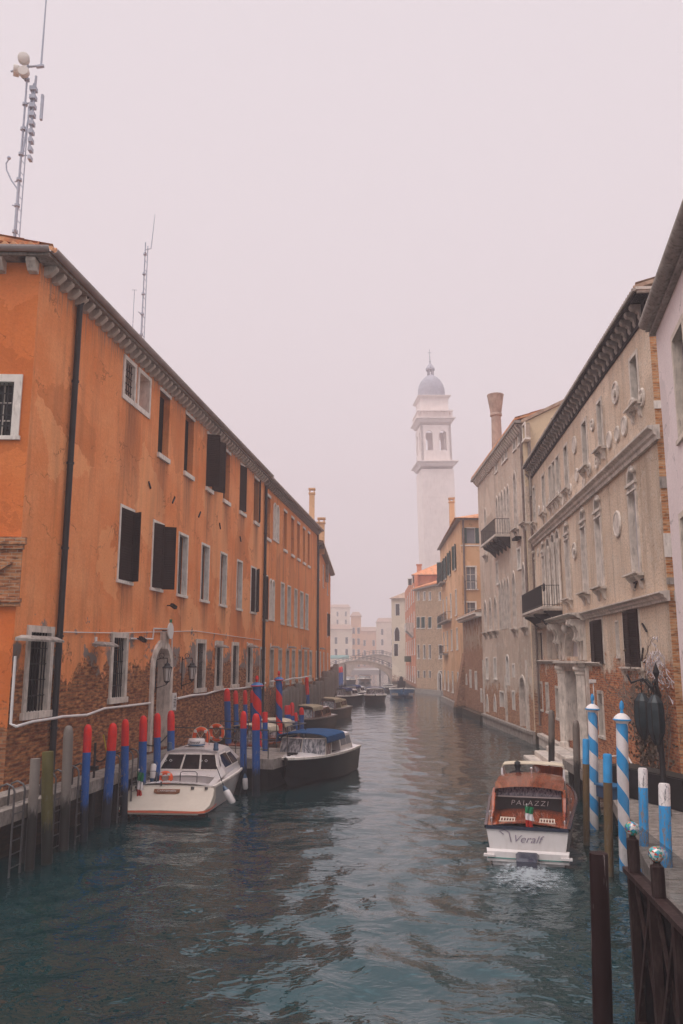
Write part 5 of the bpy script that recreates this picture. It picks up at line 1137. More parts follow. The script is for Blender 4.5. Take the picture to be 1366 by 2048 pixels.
def fender(Mw, r_, Ln, label, tiltv=(0, 0, -1), col1='white_plastic', grp='white fenders with blue ends'):
    o = empty('fender', Mw, label, 'fender', grp); d = Vector(tiltv).normalized(); p = Vector((0, 0, 0))
    def P(t): return p + d * t
    MB().tube([P(.0), P(.04), P(.10), P(Ln - .08), P(Ln - .02), P(Ln)], [r_ * .3, r_ * .75, r_, r_, r_ * .7, r_ * .25], 14).build('body', M[col1], o, smooth=True)
    MB().tube([P(-.14), P(-.06), P(.05)], [r_ * .2, r_ * .55, r_ * .85], 12).build('end_cap', M['blue_plastic'], o, smooth=True)
    MB().tube([P(-.7) + Vector((0, 0, .25)), P(-.1)], .014, 5).build('rope', M['hull_navy'], o)
    return o
def lifebuoy(Mw, label, rad=.30):
    o = empty('lifebuoy', Mw, label, 'lifebuoy', 'orange lifebuoys'); MB().torus((0, 0, 0), rad, .075, 'y', 28, 10).build('ring', M['orange_ring'], o, smooth=True)
    mb = MB()
    for i in range(4):
        a = math.pi / 4 + i * math.pi / 2
        for k_ in range(3): b = a + (k_ - 1) * .08; mb.tube([(rad * math.cos(b) - .001, -.08, rad * math.sin(b)), (rad * 1.27 * math.cos(b), 0, rad * 1.27 * math.sin(b))], .02, 5)
    for i in range(4): a = math.pi / 4 + i * math.pi / 2; mb.box(rad * math.cos(a) - .05, -.085, rad * math.sin(a) - .05, rad * math.cos(a) + .05, -.06, rad * math.sin(a) + .05)
    mb.build('band', M['stone_white'], o)
    mb = MB(); pts = [(rad * 1.28 * math.cos(t), -.02, rad * 1.28 * math.sin(t)) for t in [i * math.pi / 16 for i in range(33)]]; mb.tube(pts, .012, 5); mb.tube([(-.2, -.06, .24), (0, -.08, -.05), (.2, -.06, .24)], .012, 5); mb.build('rope', M['cream_canvas'], o)
    return o
def flag(Mw, label, vertical=True, h=.75, wd=.2):
    o = empty('flag', Mw, label, 'flag', None); MB().tube([(0, 0, -.1), (0, -.05, 1.0)], .014, 6).ball((0, -.05, 1.02), .03).build('staff', M['silver'], o)
    for i, cl in enumerate(['flag_green', 'flag_white', 'flag_red']):
        z1, z0 = .95 - i * h / 3, .95 - (i + 1) * h / 3; n = 8; mb = MB()
        rows = [[(-wd * .2 + wd * j / n * (1 - .15 * abs(t - i)), -.06 + .035 * math.sin(j * 1.6 + t * 2.5), z0 + (z1 - z0) * (1 - t) - .06 * j / n * 1) for j in range(n + 1)] for t in (0, .25, .5, .75, 1)]
        mb.loft(rows, closed=False); mb.build('cloth', M[cl], o, smooth=True)
    return o
M['flag_green'] = simple('green_cloth', (.015, .19, .08), .85, .15, 6); M['flag_white'] = simple('white_cloth', (.7, .66, .66), .85, .1, 6); M['flag_red'] = simple('red_cloth', (.42, .03, .02), .85, .15, 6)

M['lilac'] = simple('lilac_letters', (.22, .17, .24), .5, .1, 5)
# ---- white cabin cruiser, stern towards the camera
HD = R(90 - 5); CX, CY = -5.2, 26.0
r_, st = boat('white_cruiser', 'white cabin cruiser with blue beacons and radar dome moored stern-on at the left', 'boat', (CX, CY), HD, 7.4, 2.9, .98, .25, 'white_plastic', 'white_plastic', stripe='redstripe', cockpit=(.35, 1.75, .62, .25), scale=(.93, .95, .80), nose=2.2, tuck=.93, rub='stone_white', full=.45)
W_ = WM[r_.name]
# moulded stern platform sloping to the water
mb = MB(); rows = []
for x, z, hw_, zl in ((.32, 1.0, 1.36, .5), (0.0, .98, 1.38, .34), (-.28, .74, 1.42, .28), (-.75, .5, 1.43, .24), (-1.15, .40, 1.36, .24), (-1.28, .33, 1.2, .24)):
    rows.append([(x, -hw_, zl), (x, -hw_, z - .05), (x, -hw_ + .12, z), (x, 0, z + .03), (x, hw_ - .12, z), (x, hw_, z - .05), (x, hw_, zl)])
mb.loft(rows, closed=False); mb.loft([rows[-1], [(-1.27, y, .2) for _, y, _z in rows[-1]]], closed=False); mb.build('stern_platform', M['cream_deck'], r_, smooth=True)
mb = MB(); mb.loft([[(x - .015, y, .27), (x + .0, y, .34)] for x, y in ((.3, -1.40), (-.3, -1.445), (-.78, -1.445), (-1.18, -1.38), (-1.31, -1.2), (-1.31, 1.2), (-1.18, 1.38), (-.78, 1.445), (-.3, 1.445), (.3, 1.40))], closed=False); mb.build('platform_trim', M['redstripe'], r_)
pl = MB().prism([(-.42, .0), (.42, .0), (.42, -.13), (.3, -.2), (-.3, -.2), (-.42, -.13)], -.02, .02); pl.build('name_plate', M['teak'], r_, W_ @ Matrix.Translation((-.2, 0.1, .9)) @ Matrix.Rotation(R(-90), 4, 'Z') @ Matrix.Rotation(R(-38), 4, 'X'))
text('CARABINIERI', .105, 'silver', r_, W_ @ Matrix.Translation((-.2, 0.1, .9)) @ Matrix.Rotation(R(-90), 4, 'Z') @ Matrix.Rotation(R(-38), 4, 'X') @ Matrix.Translation((0, -.03, -.08)) @ Matrix.Rotation(R(90), 4, 'X'))
cabin(r_, 1.75, 5.9, 1.24, 1.02, 2.4, 4.2, .90, 1.96, 'white_plastic', camber=.16, win={'back': [(.06, .36, .32, .88), (.39, .66, .32, .88), (.69, .94, .32, .88)], 'right': [(.1, .5, .3, .86), (.53, .8, .3, .8)], 'left': [(.1, .5, .3, .86), (.53, .8, .3, .8)], 'front': [(.06, .48, .15, .9), (.52, .94, .15, .9)]}, fm='stone_white')
MB().box(1.74, -1.2, .62, 1.8, 1.2, 1.05).build('bulkhead', M['white_plastic'], r_)
# coaming sweeping forward from the stern
for sg in (-1, 1):
    mb = MB(); mb.loft([[(.2, sg * 1.33, .98), (.2, sg * 1.12, 1.0)], [(1.0, sg * 1.33, 1.1), (1.0, sg * 1.14, 1.14)], [(1.8, sg * 1.33, 1.16), (1.8, sg * 1.18, 1.5)], [(2.5, sg * 1.22, 1.2), (2.5, sg * .86, 1.97)]], closed=False)
    mb.build('coaming', M['white_plastic'], r_, smooth=True)
for yy in (-.45, .9):
    MB().tube([(.3, yy - .28, .98), (.3, yy - .28, 1.42), (.3, yy - .22, 1.48), (.3, yy + .22, 1.48), (.3, yy + .28, 1.42), (.3, yy + .28, .98)], .016, 6).build('boarding_rail', M['chrome'], r_, smooth=True)
MB().tube([(2.45, -.4, 2.06), (2.45, -.4, 2.16), (2.45, .3, 2.16), (2.45, .3, 2.06)], .014, 6).build('grab_rail', M['chrome'], r_, smooth=True)
rd_ = MB().lathe([(.2, 2.1), (.2, 2.16), (.29, 2.18), (.31, 2.24), (.31, 2.38), (.27, 2.44), (.1, 2.46)], (2.9, 0), 20); rdo = rd_.build('radar_dome', M['white_plastic'], r_, smooth=True)
MB().lathe([(.30, 2.17), (.315, 2.19), (.315, 2.215), (.3, 2.22)], (2.9, 0), 20).build('band', M['hull_blue'], rdo)
text('Simrad', .14, 'hull_navy', rdo, W_ @ onface(2.59 - .012, 0, 2.31, R(-90)), shear=.3, extrude=.008)
for yy in (-.85, .82):
    MB().lathe([(.09, 2.02), (.1, 2.08), (.1, 2.1), (.085, 2.12), (.085, 2.3), (.06, 2.34), (.02, 2.35)], (2.35, yy), 14).build('beacon', M['blue_plastic'], r_, smooth=True)
mb = MB()
for yy in (-.55, .7): mb.torus((1.82, yy - .09, 1.68), .05, .009, 'x', 4, 4).torus((1.82, yy + .09, 1.68), .05, .009, 'x', 4, 4)
mb.build('white_loops', M['paper'], r_)  # pairs of small white loop outlines over the rear panes
mb = MB()
for yy in (-1.15, 1.15, -.7): mb.tube([(-.12, yy, .9), (-.1, yy, .98)], .05, 10)
mb.tube([(-.05, .35, 1.0), (-.05, .35, 1.15)], .03, 8); mb.build('fitting', M['chrome'], r_)
MB().tube([(3.6, -.3, 2.05), (3.3, -.3, 3.0)], .012, 5).build('aerial', M['chrome'], r_)
lifebuoy(W_ @ Matrix.Translation((1.6, .72, 1.02)) @ Matrix.Rotation(R(-90), 4, 'Z') @ Matrix.Rotation(R(-10), 4, 'X'), 'orange lifebuoy behind the white cruiser\'s cabin window', .2)
fender(W_ @ Matrix.Translation((1.0, -1.52, .72)), .12, .62, 'nearer white fender hanging from the cruiser\'s right side', (-.1, -.45, -.8))
fender(W_ @ Matrix.Translation((4.0, -1.58, .72)), .1, .55, 'farther white fender hanging from the cruiser\'s right side', (0, -.05, -1))
fender(W_ @ Matrix.Translation((.95, .98, 1.05)), .1, .62, 'white fender stood upright inside the cruiser\'s cockpit', (.25, 0, 1))
flag(W_ @ Matrix.Translation((-.35, 1.0, .62)) @ Matrix.Rotation(R(-90), 4, 'Z'), 'green white and red flag drooping at the white cruiser\'s stern', h=.95, wd=.22)

# ---- black hulled launch with the blue canopy
hd = math.atan2(-.955, -.30)
r_, st = boat('canopy_launch', 'black hulled launch with white deck and blue canvas canopy, bow to the camera', 'boat', (-.1, 36.5), hd, 6.4, 2.15, .98, .12, 'hull_black', 'white_plastic', cockpit=(.9, 4.1, .35, .3), nose=3.6, tuck=.9, full=.3)
windscreen(r_, 4.85, .98, 1.05, 1.64, .25, 'stone_white', angle=.16, glass='pane_light', sidelen=.75)
canopy(r_, 2.5, 4.72, 1.04, 1.62, .24, 'blue_canvas', drop=.10)
mb = MB(); [mb.ball((4.73, -.9 + .15 * i, 1.66), .02, 6, 4) for i in range(13)]; mb.build('fastener', M['stone_white'], r_)
cabin(r_, .8, 2.5, .86, 1.0, 1.0, 2.5, .74, 1.6, 'white_plastic', win={'right': [(.12, .5, .3, .85), (.56, .92, .3, .85)], 'left': [(.12, .5, .3, .85), (.56, .92, .3, .85)]}, winmat='glass_sky')
MB().lathe([(.1, 1.06), (.06, 1.1), (.06, 1.17), (.1, 1.19)], (5.8, 0), 8).box(5.6, -.18, 1.17, 5.75, .18, 1.23).box(6.0, -.05, 1.1, 6.15, .05, 1.2).build('bollard', M['iron'], r_)
MB().tube([(4.78, .35, 1.1), (4.66, .0, 1.45)], .012, 5).build('wiper', M['iron'], r_)
MB().box(3.0, -.4, .35, 3.5, .4, .95).box(2.9, -.4, .9, 3.0, .4, 1.35).build('seat', M['curtain'], r_)
MB().torus((4.3, -.4, 1.1), .17, .02, 'x', 16, 6).build('steering_wheel', M['iron'], r_)
text('Carlino', .11, 'hull_navy', r_, WM[r_.name] @ onface(3.4, -1.13, .97, 0), shear=.2, extrude=.003) if False else None

# ---- varnished water taxi
hd = R(90 - 15); TX, TY = 4.22, 19.45
r_, st = boat('water_taxi', 'varnished wooden water taxi with white hull pulling away at the right', 'boat', (TX, TY), hd, 8.6, 2.3, .98, .12, 'white_plastic', 'mahogany', scale=(1, 1, .86), nose=2.6, tuck=.80, full=.45, rub='hull_navy')
W_ = WM[r_.name]; bt = st[0][1]
# lower stern step, trim tabs, teal line, outdrive
MB().loft([[(-.08, -bt * .98, .12), (-.08, bt * .98, .12), (-.08, bt * .98, .36), (-.08, -bt * .98, .36)], [(.02, -bt, .1), (.02, bt, .1), (.02, bt, .42), (.02, -bt, .42)]], True, True).build('transom_step', M['white_plastic'], r_)
for sg in (-1, 1): MB().box(-.16, sg * bt * .8, .24, -.02, sg * bt * 1.06, .29).build('trim_tab', M['white_plastic'], r_)
MB().box(-.098, -bt * .97, .19, -.085, bt * .97, .215).build('teal_line', M['tealcloth'], r_)
MB().loft([[(-.7, -.2, -.2), (-.2, -.26, -.2), (-.2, .26, -.2), (-.7, .2, -.2)], [(-.62, -.22, .28), (-.17, -.26, .34), (-.17, .26, .34), (-.62, .22, .28)], [(-.5, -.16, .33), (-.17, -.2, .4), (-.17, .2, .4), (-.5, .16, .33)]], True, True).build('outdrive', M['hull_navy'], r_)
text('Veralf', .34, 'glove', r_, W_ @ onface(-.008, .0, .68, R(-90), 90), shear=.38, extrude=.004, bold=-.003) if False else text('Veralf', .27, 'lilac', r_, W_ @ onface(-.006, .02, .68, R(-90), 90), shear=.4, extrude=.004, bold=-.004)
MB().tube([(-.012, .52, .78), (-.012, .62, .86), (-.012, .5, .9), (-.012, .40, .84), (-.012, .36, .6)], .010, 5).build('lettering', M['lilac'], r_)
# raised side panels of the aft cockpit running up into the cabin
def slabx(pts, y0, y1, sg): return [(x, sg * y, z) for x, y, z in pts]
for sg in (-1, 1):
    mb = MB(); rows = []
    for x, yi, yo, zt in ((.55, .8, .88, 1.08), (1.1, .8, .9, 1.2), (1.45, .8, .92, 1.5), (1.9, .79, .92, 1.66)): rows.append([(x, sg * yo, 1.0), (x, sg * (yo - .03), zt - .02), (x, sg * (yi + .02), zt), (x, sg * yi, zt - .02), (x, sg * yi, .6)])
    mb.loft(rows, closed=False); mb.build('side_panel', M['mahogany'], r_, smooth=False)
# cabin: long varnished roof
n = 10; mb = MB(); rows = []
for x, hw_, z in ((1.6, .82, 1.66), (2.3, .86, 1.70), (3.4, .86, 1.72), (4.2, .82, 1.68)):
    rows.append([(x, -hw_ - .08, 1.02)] + [(x, -hw_ + 2 * hw_ * j / n, z + .09 * (1 - (2 * j / n - 1) ** 2)) for j in range(n + 1)] + [(x, hw_ + .08, 1.02)])
mb.loft(rows, closed=False); mb.add(rows[-1], [tuple(range(len(rows[-1])))]); mb.build('cabin', M['mahogany'], r_, smooth=True)
for sg in (-1, 1):
    MB().add([(2.1, sg * .935, 1.2), (4.0, sg * .93, 1.2), (3.9, sg * .90, 1.58), (2.2, sg * .91, 1.58), (2.1, sg * .90, 1.2), (4.0, sg * .895, 1.2), (3.9, sg * .855, 1.58), (2.2, sg * .865, 1.58)], [(0, 1, 2, 3), (0, 4, 5, 1), (2, 6, 7, 3)]).build('window', M['glass'], r_)
MB().box(1.9, -.8, 1.0, 1.95, .8, 1.40).build('bulkhead', M['hull_black'], r_)
MB().box(1.86, -.78, 1.40, 1.9, .78, 1.43).build('chrome_strip', M['silver'], r_)
cm = NT('patterned_curtain'); nn = cm.noise(cm.map((6, 6, 2)), 2.2, 3, .5, 2.5); M['pattern'] = cm.out(cm.ramp(nn, [(.35, (.02, .02, .035)), (.48, (.16, .13, .18)), (.6, (.34, .28, .30)), (.7, (.05, .05, .1))]), .25, coat=.5)
MB().add([(1.92, -.78, 1.43), (1.92, .78, 1.43), (2.0, .78, 1.70), (2.0, -.78, 1.70)], [(0, 1, 2, 3)]).build('rear_window', M['pattern'], r_)
text('PALAZZI', .2, 'silver', r_, W_ @ onface(1.885, 0, 1.24, R(-90)), shear=.15, extrude=.003, space=1.25, bold=-.004)
# aft deck vents, cleats
for yy in (-.45, .45):
    mb = MB()
    for i in range(6): mb.obb((.28, yy - .16 + i * .064, 1.06), (.5, yy - .16 + i * .064, 1.10), .02, .02)
    mb.obb((.26, yy - .19, 1.06), (.26, yy + .19, 1.06), .03, .03); mb.obb((.52, yy - .17, 1.10), (.52, yy + .17, 1.10), .03, .03); mb.build('vent', M['cream_deck'], r_)
mb = MB()
for x, y in ((.4, .82), (.35, -.84), (1.6, -.98), (1.2, .93), (3.6, -1.02), (3.9, .95)): mb = MB().tube([(x, y, 1.0), (x, y, 1.1)], .02, 6).tube([(x - .08, y, 1.1), (x + .08, y, 1.1)], .018, 6); mb.build('cleat', M['silver'], r_, smooth=True)
mb = MB().tube([(3.9, 0, 1.78), (3.9, 0, 1.9)], .02, 6).ball((3.9, 0, 1.93), .04); mb.build('horn', M['silver'], r_, smooth=True)
# windscreen arch with pale roof edge in front of the driver
canopy(r_, 4.75, 5.4, .86, 1.86, .10, 'cream_canvas', name='roof', drop=.03)
mb = MB()
for sg in (-1, 1): mb.obb((4.6, sg * .86, 1.05), (4.75, sg * .86, 1.8), .05, .07).obb((5.75, sg * .8, 1.1), (5.3, sg * .86, 1.8), .04, .05)
mb.obb((5.75, -.8, 1.12), (6.0, 0, 1.12), .05, .04).obb((5.75, .8, 1.12), (6.0, 0, 1.12), .05, .04).obb((6.0, 0, 1.12), (5.35, 0, 1.85), .04, .04)
fr_o = mb.build('windscreen', M['silver'], r_)
mb = MB(); mb.add([(5.75, -.8, 1.12), (6.0, 0, 1.12), (5.35, 0, 1.86), (5.3, -.86, 1.8)], [(0, 1, 2, 3)]).add([(5.75, .8, 1.12), (6.0, 0, 1.12), (5.35, 0, 1.86), (5.3, .86, 1.8)], [(0, 1, 2, 3)]); mb.build('glass', M['clear'], fr_o, fix=False)
MB().box(5.2, -.8, .98, 5.8, .8, 1.2).build('dashboard', M['mahogany'], r_)
flag(W_ @ Matrix.Translation((.02, -.02, .98)) @ Matrix.Rotation(R(-90), 4, 'Z') @ Matrix.Scale(.58, 4), 'small green and white flag on a staff at the taxi\'s stern', h=.9, wd=.34)
# the driver, seated low in front of the cabin
def person(Mw, label):
    joints = [(0, 0, .95), (0, 0, 1.15), (.02, 0, 1.36), (.04, 0, 1.46), (.06, 0, 1.53), (.07, 0, 1.62), (.07, 0, 1.71),
              (.02, .19, 1.37), (.18, .25, 1.15), (.42, .16, 1.14), (.48, .15, 1.14), (.02, -.19, 1.37), (.18, -.25, 1.15), (.42, -.16, 1.14), (.48, -.15, 1.14),
              (.05, .1, .92), (.45, .12, .92), (.48, .12, .5), (.6, .12, .46), (.05, -.1, .92), (.45, -.12, .92), (.48, -.12, .5), (.6, -.12, .46)]
    rad = [.16, .15, .13, .06, .07, .10, .07, .075, .055, .04, .04, .075, .055, .04, .04, .1, .075, .05, .04, .1, .075, .05, .04]
    ed_ = [(0, 1), (1, 2), (2, 3), (3, 4), (4, 5), (5, 6), (2, 7), (7, 8), (8, 9), (9, 10), (2, 11), (11, 12), (12, 13), (13, 14), (0, 15), (15, 16), (16, 17), (17, 18), (0, 19), (19, 20), (20, 21), (21, 22)]
    me = bpy.data.meshes.new('person'); me.from_pydata(joints, ed_, []); o = bpy.data.objects.new('person', me); col.objects.link(o); me.materials.append(M['coat'])
    md = o.modifiers.new('s', 'SKIN')
    for v, r2 in zip(me.skin_vertices[0].data, rad): v.radius = (r2, r2)
    me.skin_vertices[0].data[0].use_root = True; o.modifiers.new('u', 'SUBSURF').levels = 2; o.modifiers['u'].render_levels = 2
    put(o, None, Mw); tag(o, label, 'person')
    mb = MB().ball((.065, 0, 1.66), .105, 12, 8, 1.15); mb.build('hair', M['iron'], o, smooth=True)
    mb = MB()
    for sg in (-1, 1):
        mb.ball((.50, sg * .15, 1.145), .035, 8, 6)
        for f_ in range(4): mb.tube([(.52, sg * (.125 + .017 * f_), 1.155), (.575, sg * (.125 + .017 * f_), 1.15), (.58, sg * (.125 + .017 * f_), 1.12), (.55, sg * (.125 + .017 * f_), 1.10)], [.009, .009, .008, .007], 6)
        mb.tube([(.50, sg * .12, 1.15), (.54, sg * .105, 1.13), (.56, sg * .11, 1.12)], [.011, .01, .008], 6)
    mb.build('hand', M['skin'], o, smooth=True); return o
person(W_ @ Matrix.Translation((4.75, .42, .25)), 'driver with dark hair and dark coat sitting behind the taxi windscreen')
# churned water behind it
k = NT('white_foam'); x, y, z = k.xyz(); n1 = k.noise(k.obj, 9, 6, .75); n2 = k.noise(k.obj, 2.2, 4, .6)
rr = k.math('SQRT', k.math('ADD', k.math('POWER', k.math('DIVIDE', x, 1.1), 2), k.math('POWER', k.math('DIVIDE', k.math('ADD', y, .5), 1.5), 2)))
al = k.math('MULTIPLY', k.math('SUBTRACT', k.math('ADD', n1, k.math('MULTIPLY', n2, .5)), k.math('ADD', k.math('MULTIPLY', rr, .42), .42)), 3.2, clamp=True); al = k.math('MULTIPLY', al, .75)
k.put(k.b.inputs['Alpha'], al); M['foam'] = k.out((.42, .47, .50), .6, k.bump(n1, .8, .05))
mb = MB(); rg2 = random.Random(5); nn_ = 36; rows = []
for i in range(nn_ + 1):
    rows.append([((j / nn_ - .5) * 2.6, (i / nn_ - .68) * 4.2, .02 + .2 * math.exp(-(((j / nn_ - .5) * 2.6) / .38) ** 2 - (((i / nn_ - .68) * 4.2 - .25) / .3) ** 2) * (.7 + .6 * rg2.random()) + .012 * rg2.random()) for j in range(nn_ + 1)])
mb.loft(rows, closed=False); q = W_ @ Vector((-.62, 0, 0)); fo = mb.build('foam', M['foam'], None, at(q.x, q.y, .035, hd - R(90)), smooth=True, fix=False); tag(fo, kind='stuff')

# ---- boats moored farther along the left bank
def launch(label, px, py, hdg, L_, B, hull, deck, can, **o_):
    p = onz(px, py, 0.0) if len(o_.get('pos', ())) == 0 else o_['pos']; cz = o_.get('fb', .85)
    r_, st = boat('motor_launch', label, 'boat', p, R(hdg), L_, B, cz, .12, hull, deck, group='motor launches moored along the canal', cockpit=(.25 * L_, .6 * L_, .35, .25), nose=3.0, tuck=.9, full=.35, rub=o_.get('rub', 'stone_white'))
    windscreen(r_, .72 * L_, B * .4, cz + .08, cz + .62, .22, o_.get('fr', 'stone_white'), glass='pane_light', sidelen=.6)
    if can: canopy(r_, .42 * L_, .70 * L_, B * .43, cz + .62, .24, can, drop=.1)
    if o_.get('cab', True): cabin(r_, .12 * L_, .4 * L_, B * .38, cz, .15 * L_, .4 * L_, B * .33, cz + .6, o_.get('cabmat', 'white_plastic'), win={'right': [(.12, .5, .3, .85), (.56, .92, .3, .85)], 'left': [(.12, .5, .3, .85), (.56, .92, .3, .85)], 'back': [(.1, .9, .3, .8)]})
    MB().lathe([(.08, cz + .1), (.05, cz + .15), (.08, cz + .25)], (.88 * L_, 0), 8).build('bollard', M['iron'], r_)
    return r_
launch('brown hulled launch with cream hood tied behind the red and blue poles', 0, 0, 262, 6.2, 2.0, 'teak', 'mahogany', 'cream_canvas', pos=(-3.0, 45.2), fr='mahogany', rub='mahogany')
launch('grey-brown launch with open wooden deck, nearer of two against the timber piles', 0, 0, 253, 7.2, 2.1, 'hull_black', 'teak', 'tan_canvas', pos=(-1.2, 58.5), cabmat='teak', fr='mahogany', rub='copper')
launch('grey-brown launch with tan canopy, farther of two against the timber piles', 0, 0, 255, 7.4, 2.3, 'hull_black', 'cream_deck', 'tan_canvas', pos=(-.1, 69.0), cabmat='tan_canvas', fr='mahogany', rub='copper')
launch('black launch with white deck and navy hood, nearer of two rafted past the piles', 0, 0, 251, 8.0, 2.3, 'hull_black', 'white_plastic', 'navy_canvas', pos=(1.35, 92.0))
launch('black launch with navy hood, half hidden behind the one with the white deck', 0, 0, 252, 7.0, 2.3, 'hull_black', 'white_plastic', 'navy_canvas', pos=(2.3, 101.0))
launch('dark launch with navy hood, head-on and alone in mid canal', 0, 0, 268, 7.5, 2.5, 'hull_black', 'white_plastic', 'navy_canvas', pos=(3.8, 94.5))
# boat tied at the pontoon behind the poles
launch('brown launch with cream canopy lying across behind the pontoon rails', 0, 0, 250, 5.8, 2.0, 'teak', 'mahogany', 'cream_canvas', pos=(-2.9, 41.6), fr='mahogany', rub='mahogany', cab=False)
# right bank small craft
r_, st = boat('work_boat', 'open blue work boat with a black engine at its stern, by the far right bank', 'boat', (7.8, 108.5), R(268), 8.0, 3.2, .95, .25, 'hull_blue', 'stone_grey', cockpit=(.8, 7.0, .3, .2), nose=3.2, full=.3)
MB().box(.1, -.5, .9, 1.3, .5, 1.9).lathe([(.3, 1.9), (.2, 2.4), (.1, 2.5)], (.8, 0), 8).build('engine', M['iron'], r_)
for i, (x, y, h_, lb) in enumerate([(7.9, 119, 268, 'low dark skiff with a grey cover, just behind the blue work boat'), (7.2, 126, 270, 'small dark open skiff tied beyond the grey covered one'), (8.0, 137, 272, 'dark open skiff beside the bridge foot on the right')]):
    r_, st = boat('skiff', lb, 'boat', (x, y), R(h_), 6.5, 2.2, .6, .2, 'hull_black', 'timber', cockpit=(.8, 5.5, .2, .15), nose=2.6)
    if i == 0: canopy(r_, 1.0, 5.0, .9, .7, .35, 'stone_grey', 'cover')
r_ = launch('dark red cabin launch passing under the stone bridge', 0, 0, 270, 8, 3.0, 'teak', 'cream_deck', 'navy_canvas', pos=(4.7, 172.0), cabmat='mahogany'); 
r_ = launch('dark launch moored left of the one under the bridge', 0, 0, 270, 9, 2.6, 'hull_black', 'cream_deck', None, pos=(1.6, 166.0), cabmat='mahogany')

# ================================================================ mooring poles
def pole(name, label, cat, pxt, pyt, pxb, pyb, wpx, mat, group=None, zb=0.0, top='round', dep=-1.3, n=16, off=None):
    bx_, by = onz(pxb, pyb, zb)
    if off is not None:
        Fz = F1 if pxt < 524 else F2; nrm = Vector((-Fz.u.y, Fz.u.x)) * -off; FO = Fac(Fz.A + nrm, Fz.B + nrm); s_ = FO.at(pxb, 1600)[0]; bx_, by = (FO.A + FO.u * s_)[:]
    tx, ty, tz_ = ony(pxt, pyt, by); rr = wpx / 2 / 1647 * math.hypot(bx_, by); d = Vector((tx - bx_, 0, tz_ - zb)); Ln = d.length
    q = d.to_track_quat('Z', 'Y').to_matrix().to_4x4(); Mw = Matrix.Translation((bx_, by, zb)) @ q; z0 = dep
    if top == 'round': prof = [(rr, z0), (rr, Ln * .5), (rr, Ln - rr * 2.2), (rr * .93, Ln - rr * 1.2), (rr * .7, Ln - rr * .35), (rr * .3, Ln)]
    elif top == 'bevel': prof = [(rr, z0), (rr, Ln - rr * .4), (rr * .85, Ln)]
    else: prof = [(rr, z0), (rr, Ln - .02), (rr * .97, Ln)]
    m_ = mat(Ln) if callable(mat) else M[mat]
    mb = MB(); rg3 = random.Random(int(pxt)); ph = rg3.random() * 6
    pf = []
    for a, b in zip(prof, prof[1:]): pf += [a] + ([(a[0], a[1] + (b[1] - a[1]) * t) for t in (.2, .4, .6, .8)] if b[1] - a[1] > .5 else [])
    pf.append(prof[-1]); bw = rg3.uniform(-.05, .05) if rr < .3 and Ln < 6 else 0
    mb.loft([[(r2 * (1 + .035 * math.sin(3 * aa + ph + z * 1.3)) * math.cos(aa) + .012 * math.sin(z * 1.7 + ph) + bw * math.sin(math.pi * max(0, min(1, z / Ln))), r2 * (1 + .035 * math.sin(2 * aa + ph + z)) * math.sin(aa), z) for aa in [2 * math.pi * j / n for j in range(n)]] for r2, z in pf], True, True)
    o = mb.build(name, m_, None, Mw, smooth=True); tag(o, label, cat, group); return o, Ln, rr, Mw
RED, BLU = (.74, .018, .010), (.006, .085, .33)
SKY, OLV, WHT = (.03, .29, .62), (.12, .075, .03), (.74, .69, .68)
_pm = {}
def rb(frac):
    def f(Ln):
        key = round(Ln * (1 - frac), 1)
        if key not in _pm: _pm[key] = polemat('blue_paint_red_tip', BLU, RED, key)
        return _pm[key]
    return f
G = 'red tipped blue mooring poles'
for pxt, pyt, pxb, pyb, wp, fr, lb in [
    (176, 1449, 171, 1615, 15, .26, 'first red tipped blue pole, right of the tall grey round-topped pole'), (226, 1446, 213, 1602, 17, .25, 'second red tipped blue pole, leaning and thick, with yellow rope'),
    (251, 1438, 249, 1575, 14, .26, 'third red tipped blue pole, flaking above the water beside the leaning one'), (287, 1431, 283, 1556, 15, .28, 'fourth red tipped blue pole from the left, just before the arched door'),
    (315, 1426, 313, 1545, 13, .27, 'fifth red tipped blue pole, just left of the arched door\'s far jamb'), (342, 1421, 341, 1535, 14, .25, 'sixth red tipped blue pole, under the white notice'),
    (487, 1422, 487, 1585, 13, .2, 'red tipped blue pole at the pontoon corner, leftmost of the three tall ones'), (512, 1427, 512, 1592, 16, .19, 'thickest red tipped blue pole at the pontoon end, middle of three'), (530, 1424, 530, 1562, 11, .16, 'flat topped red and blue pole at the pontoon end, right of the thickest'),
    (454, 1377, 456, 1497, 12, .17, 'tall leftmost red tipped blue pole behind the pontoon'), (471, 1381, 473, 1492, 10, .19, 'red tipped blue pole behind the pontoon, second from the left'), (490, 1380, 490, 1488, 9, .2, 'red tipped blue pole behind the pontoon, third from the left'), (504, 1381, 504, 1483, 8, .2, 'thin red tipped blue pole just behind the wide striped one'),
    (575, 1411, 576, 1500, 12, .19, 'flat topped red and blue pole, left of the clump behind the blue canopy'), (584, 1405, 585, 1498, 9, .27, 'tallest red tip in the clump behind the blue canopy'), (592, 1425, 592, 1497, 7, .22, 'short thin red tipped pole in the clump behind the blue canopy'), (603, 1415, 603, 1495, 10, .18, 'red and blue pole standing apart, right of the clump behind the blue canopy'),
    (613, 1354, 618, 1412, 7, .33, 'slanting red tipped pole against the grey timber piles'), (678, 1334, 678, 1382, 7, .25, 'far red tipped blue pole before the bridge, left one'), (683, 1333, 684, 1380, 6, .25, 'far red tipped blue pole before the bridge, right one')]:
    pole('mooring_pole', lb, 'mooring pole', pxt, pyt, pxb, pyb, wp, rb(fr), G, off=1.0 if pxt < 345 else (.8 if lb.endswith('behind the pontoon') or 'behind the pontoon,' in lb or pxt == 504 else (1.1 if pxt == 613 else None)), top='bevel' if 'flat' in lb else 'round', n=20 if wp > 11 else 12)
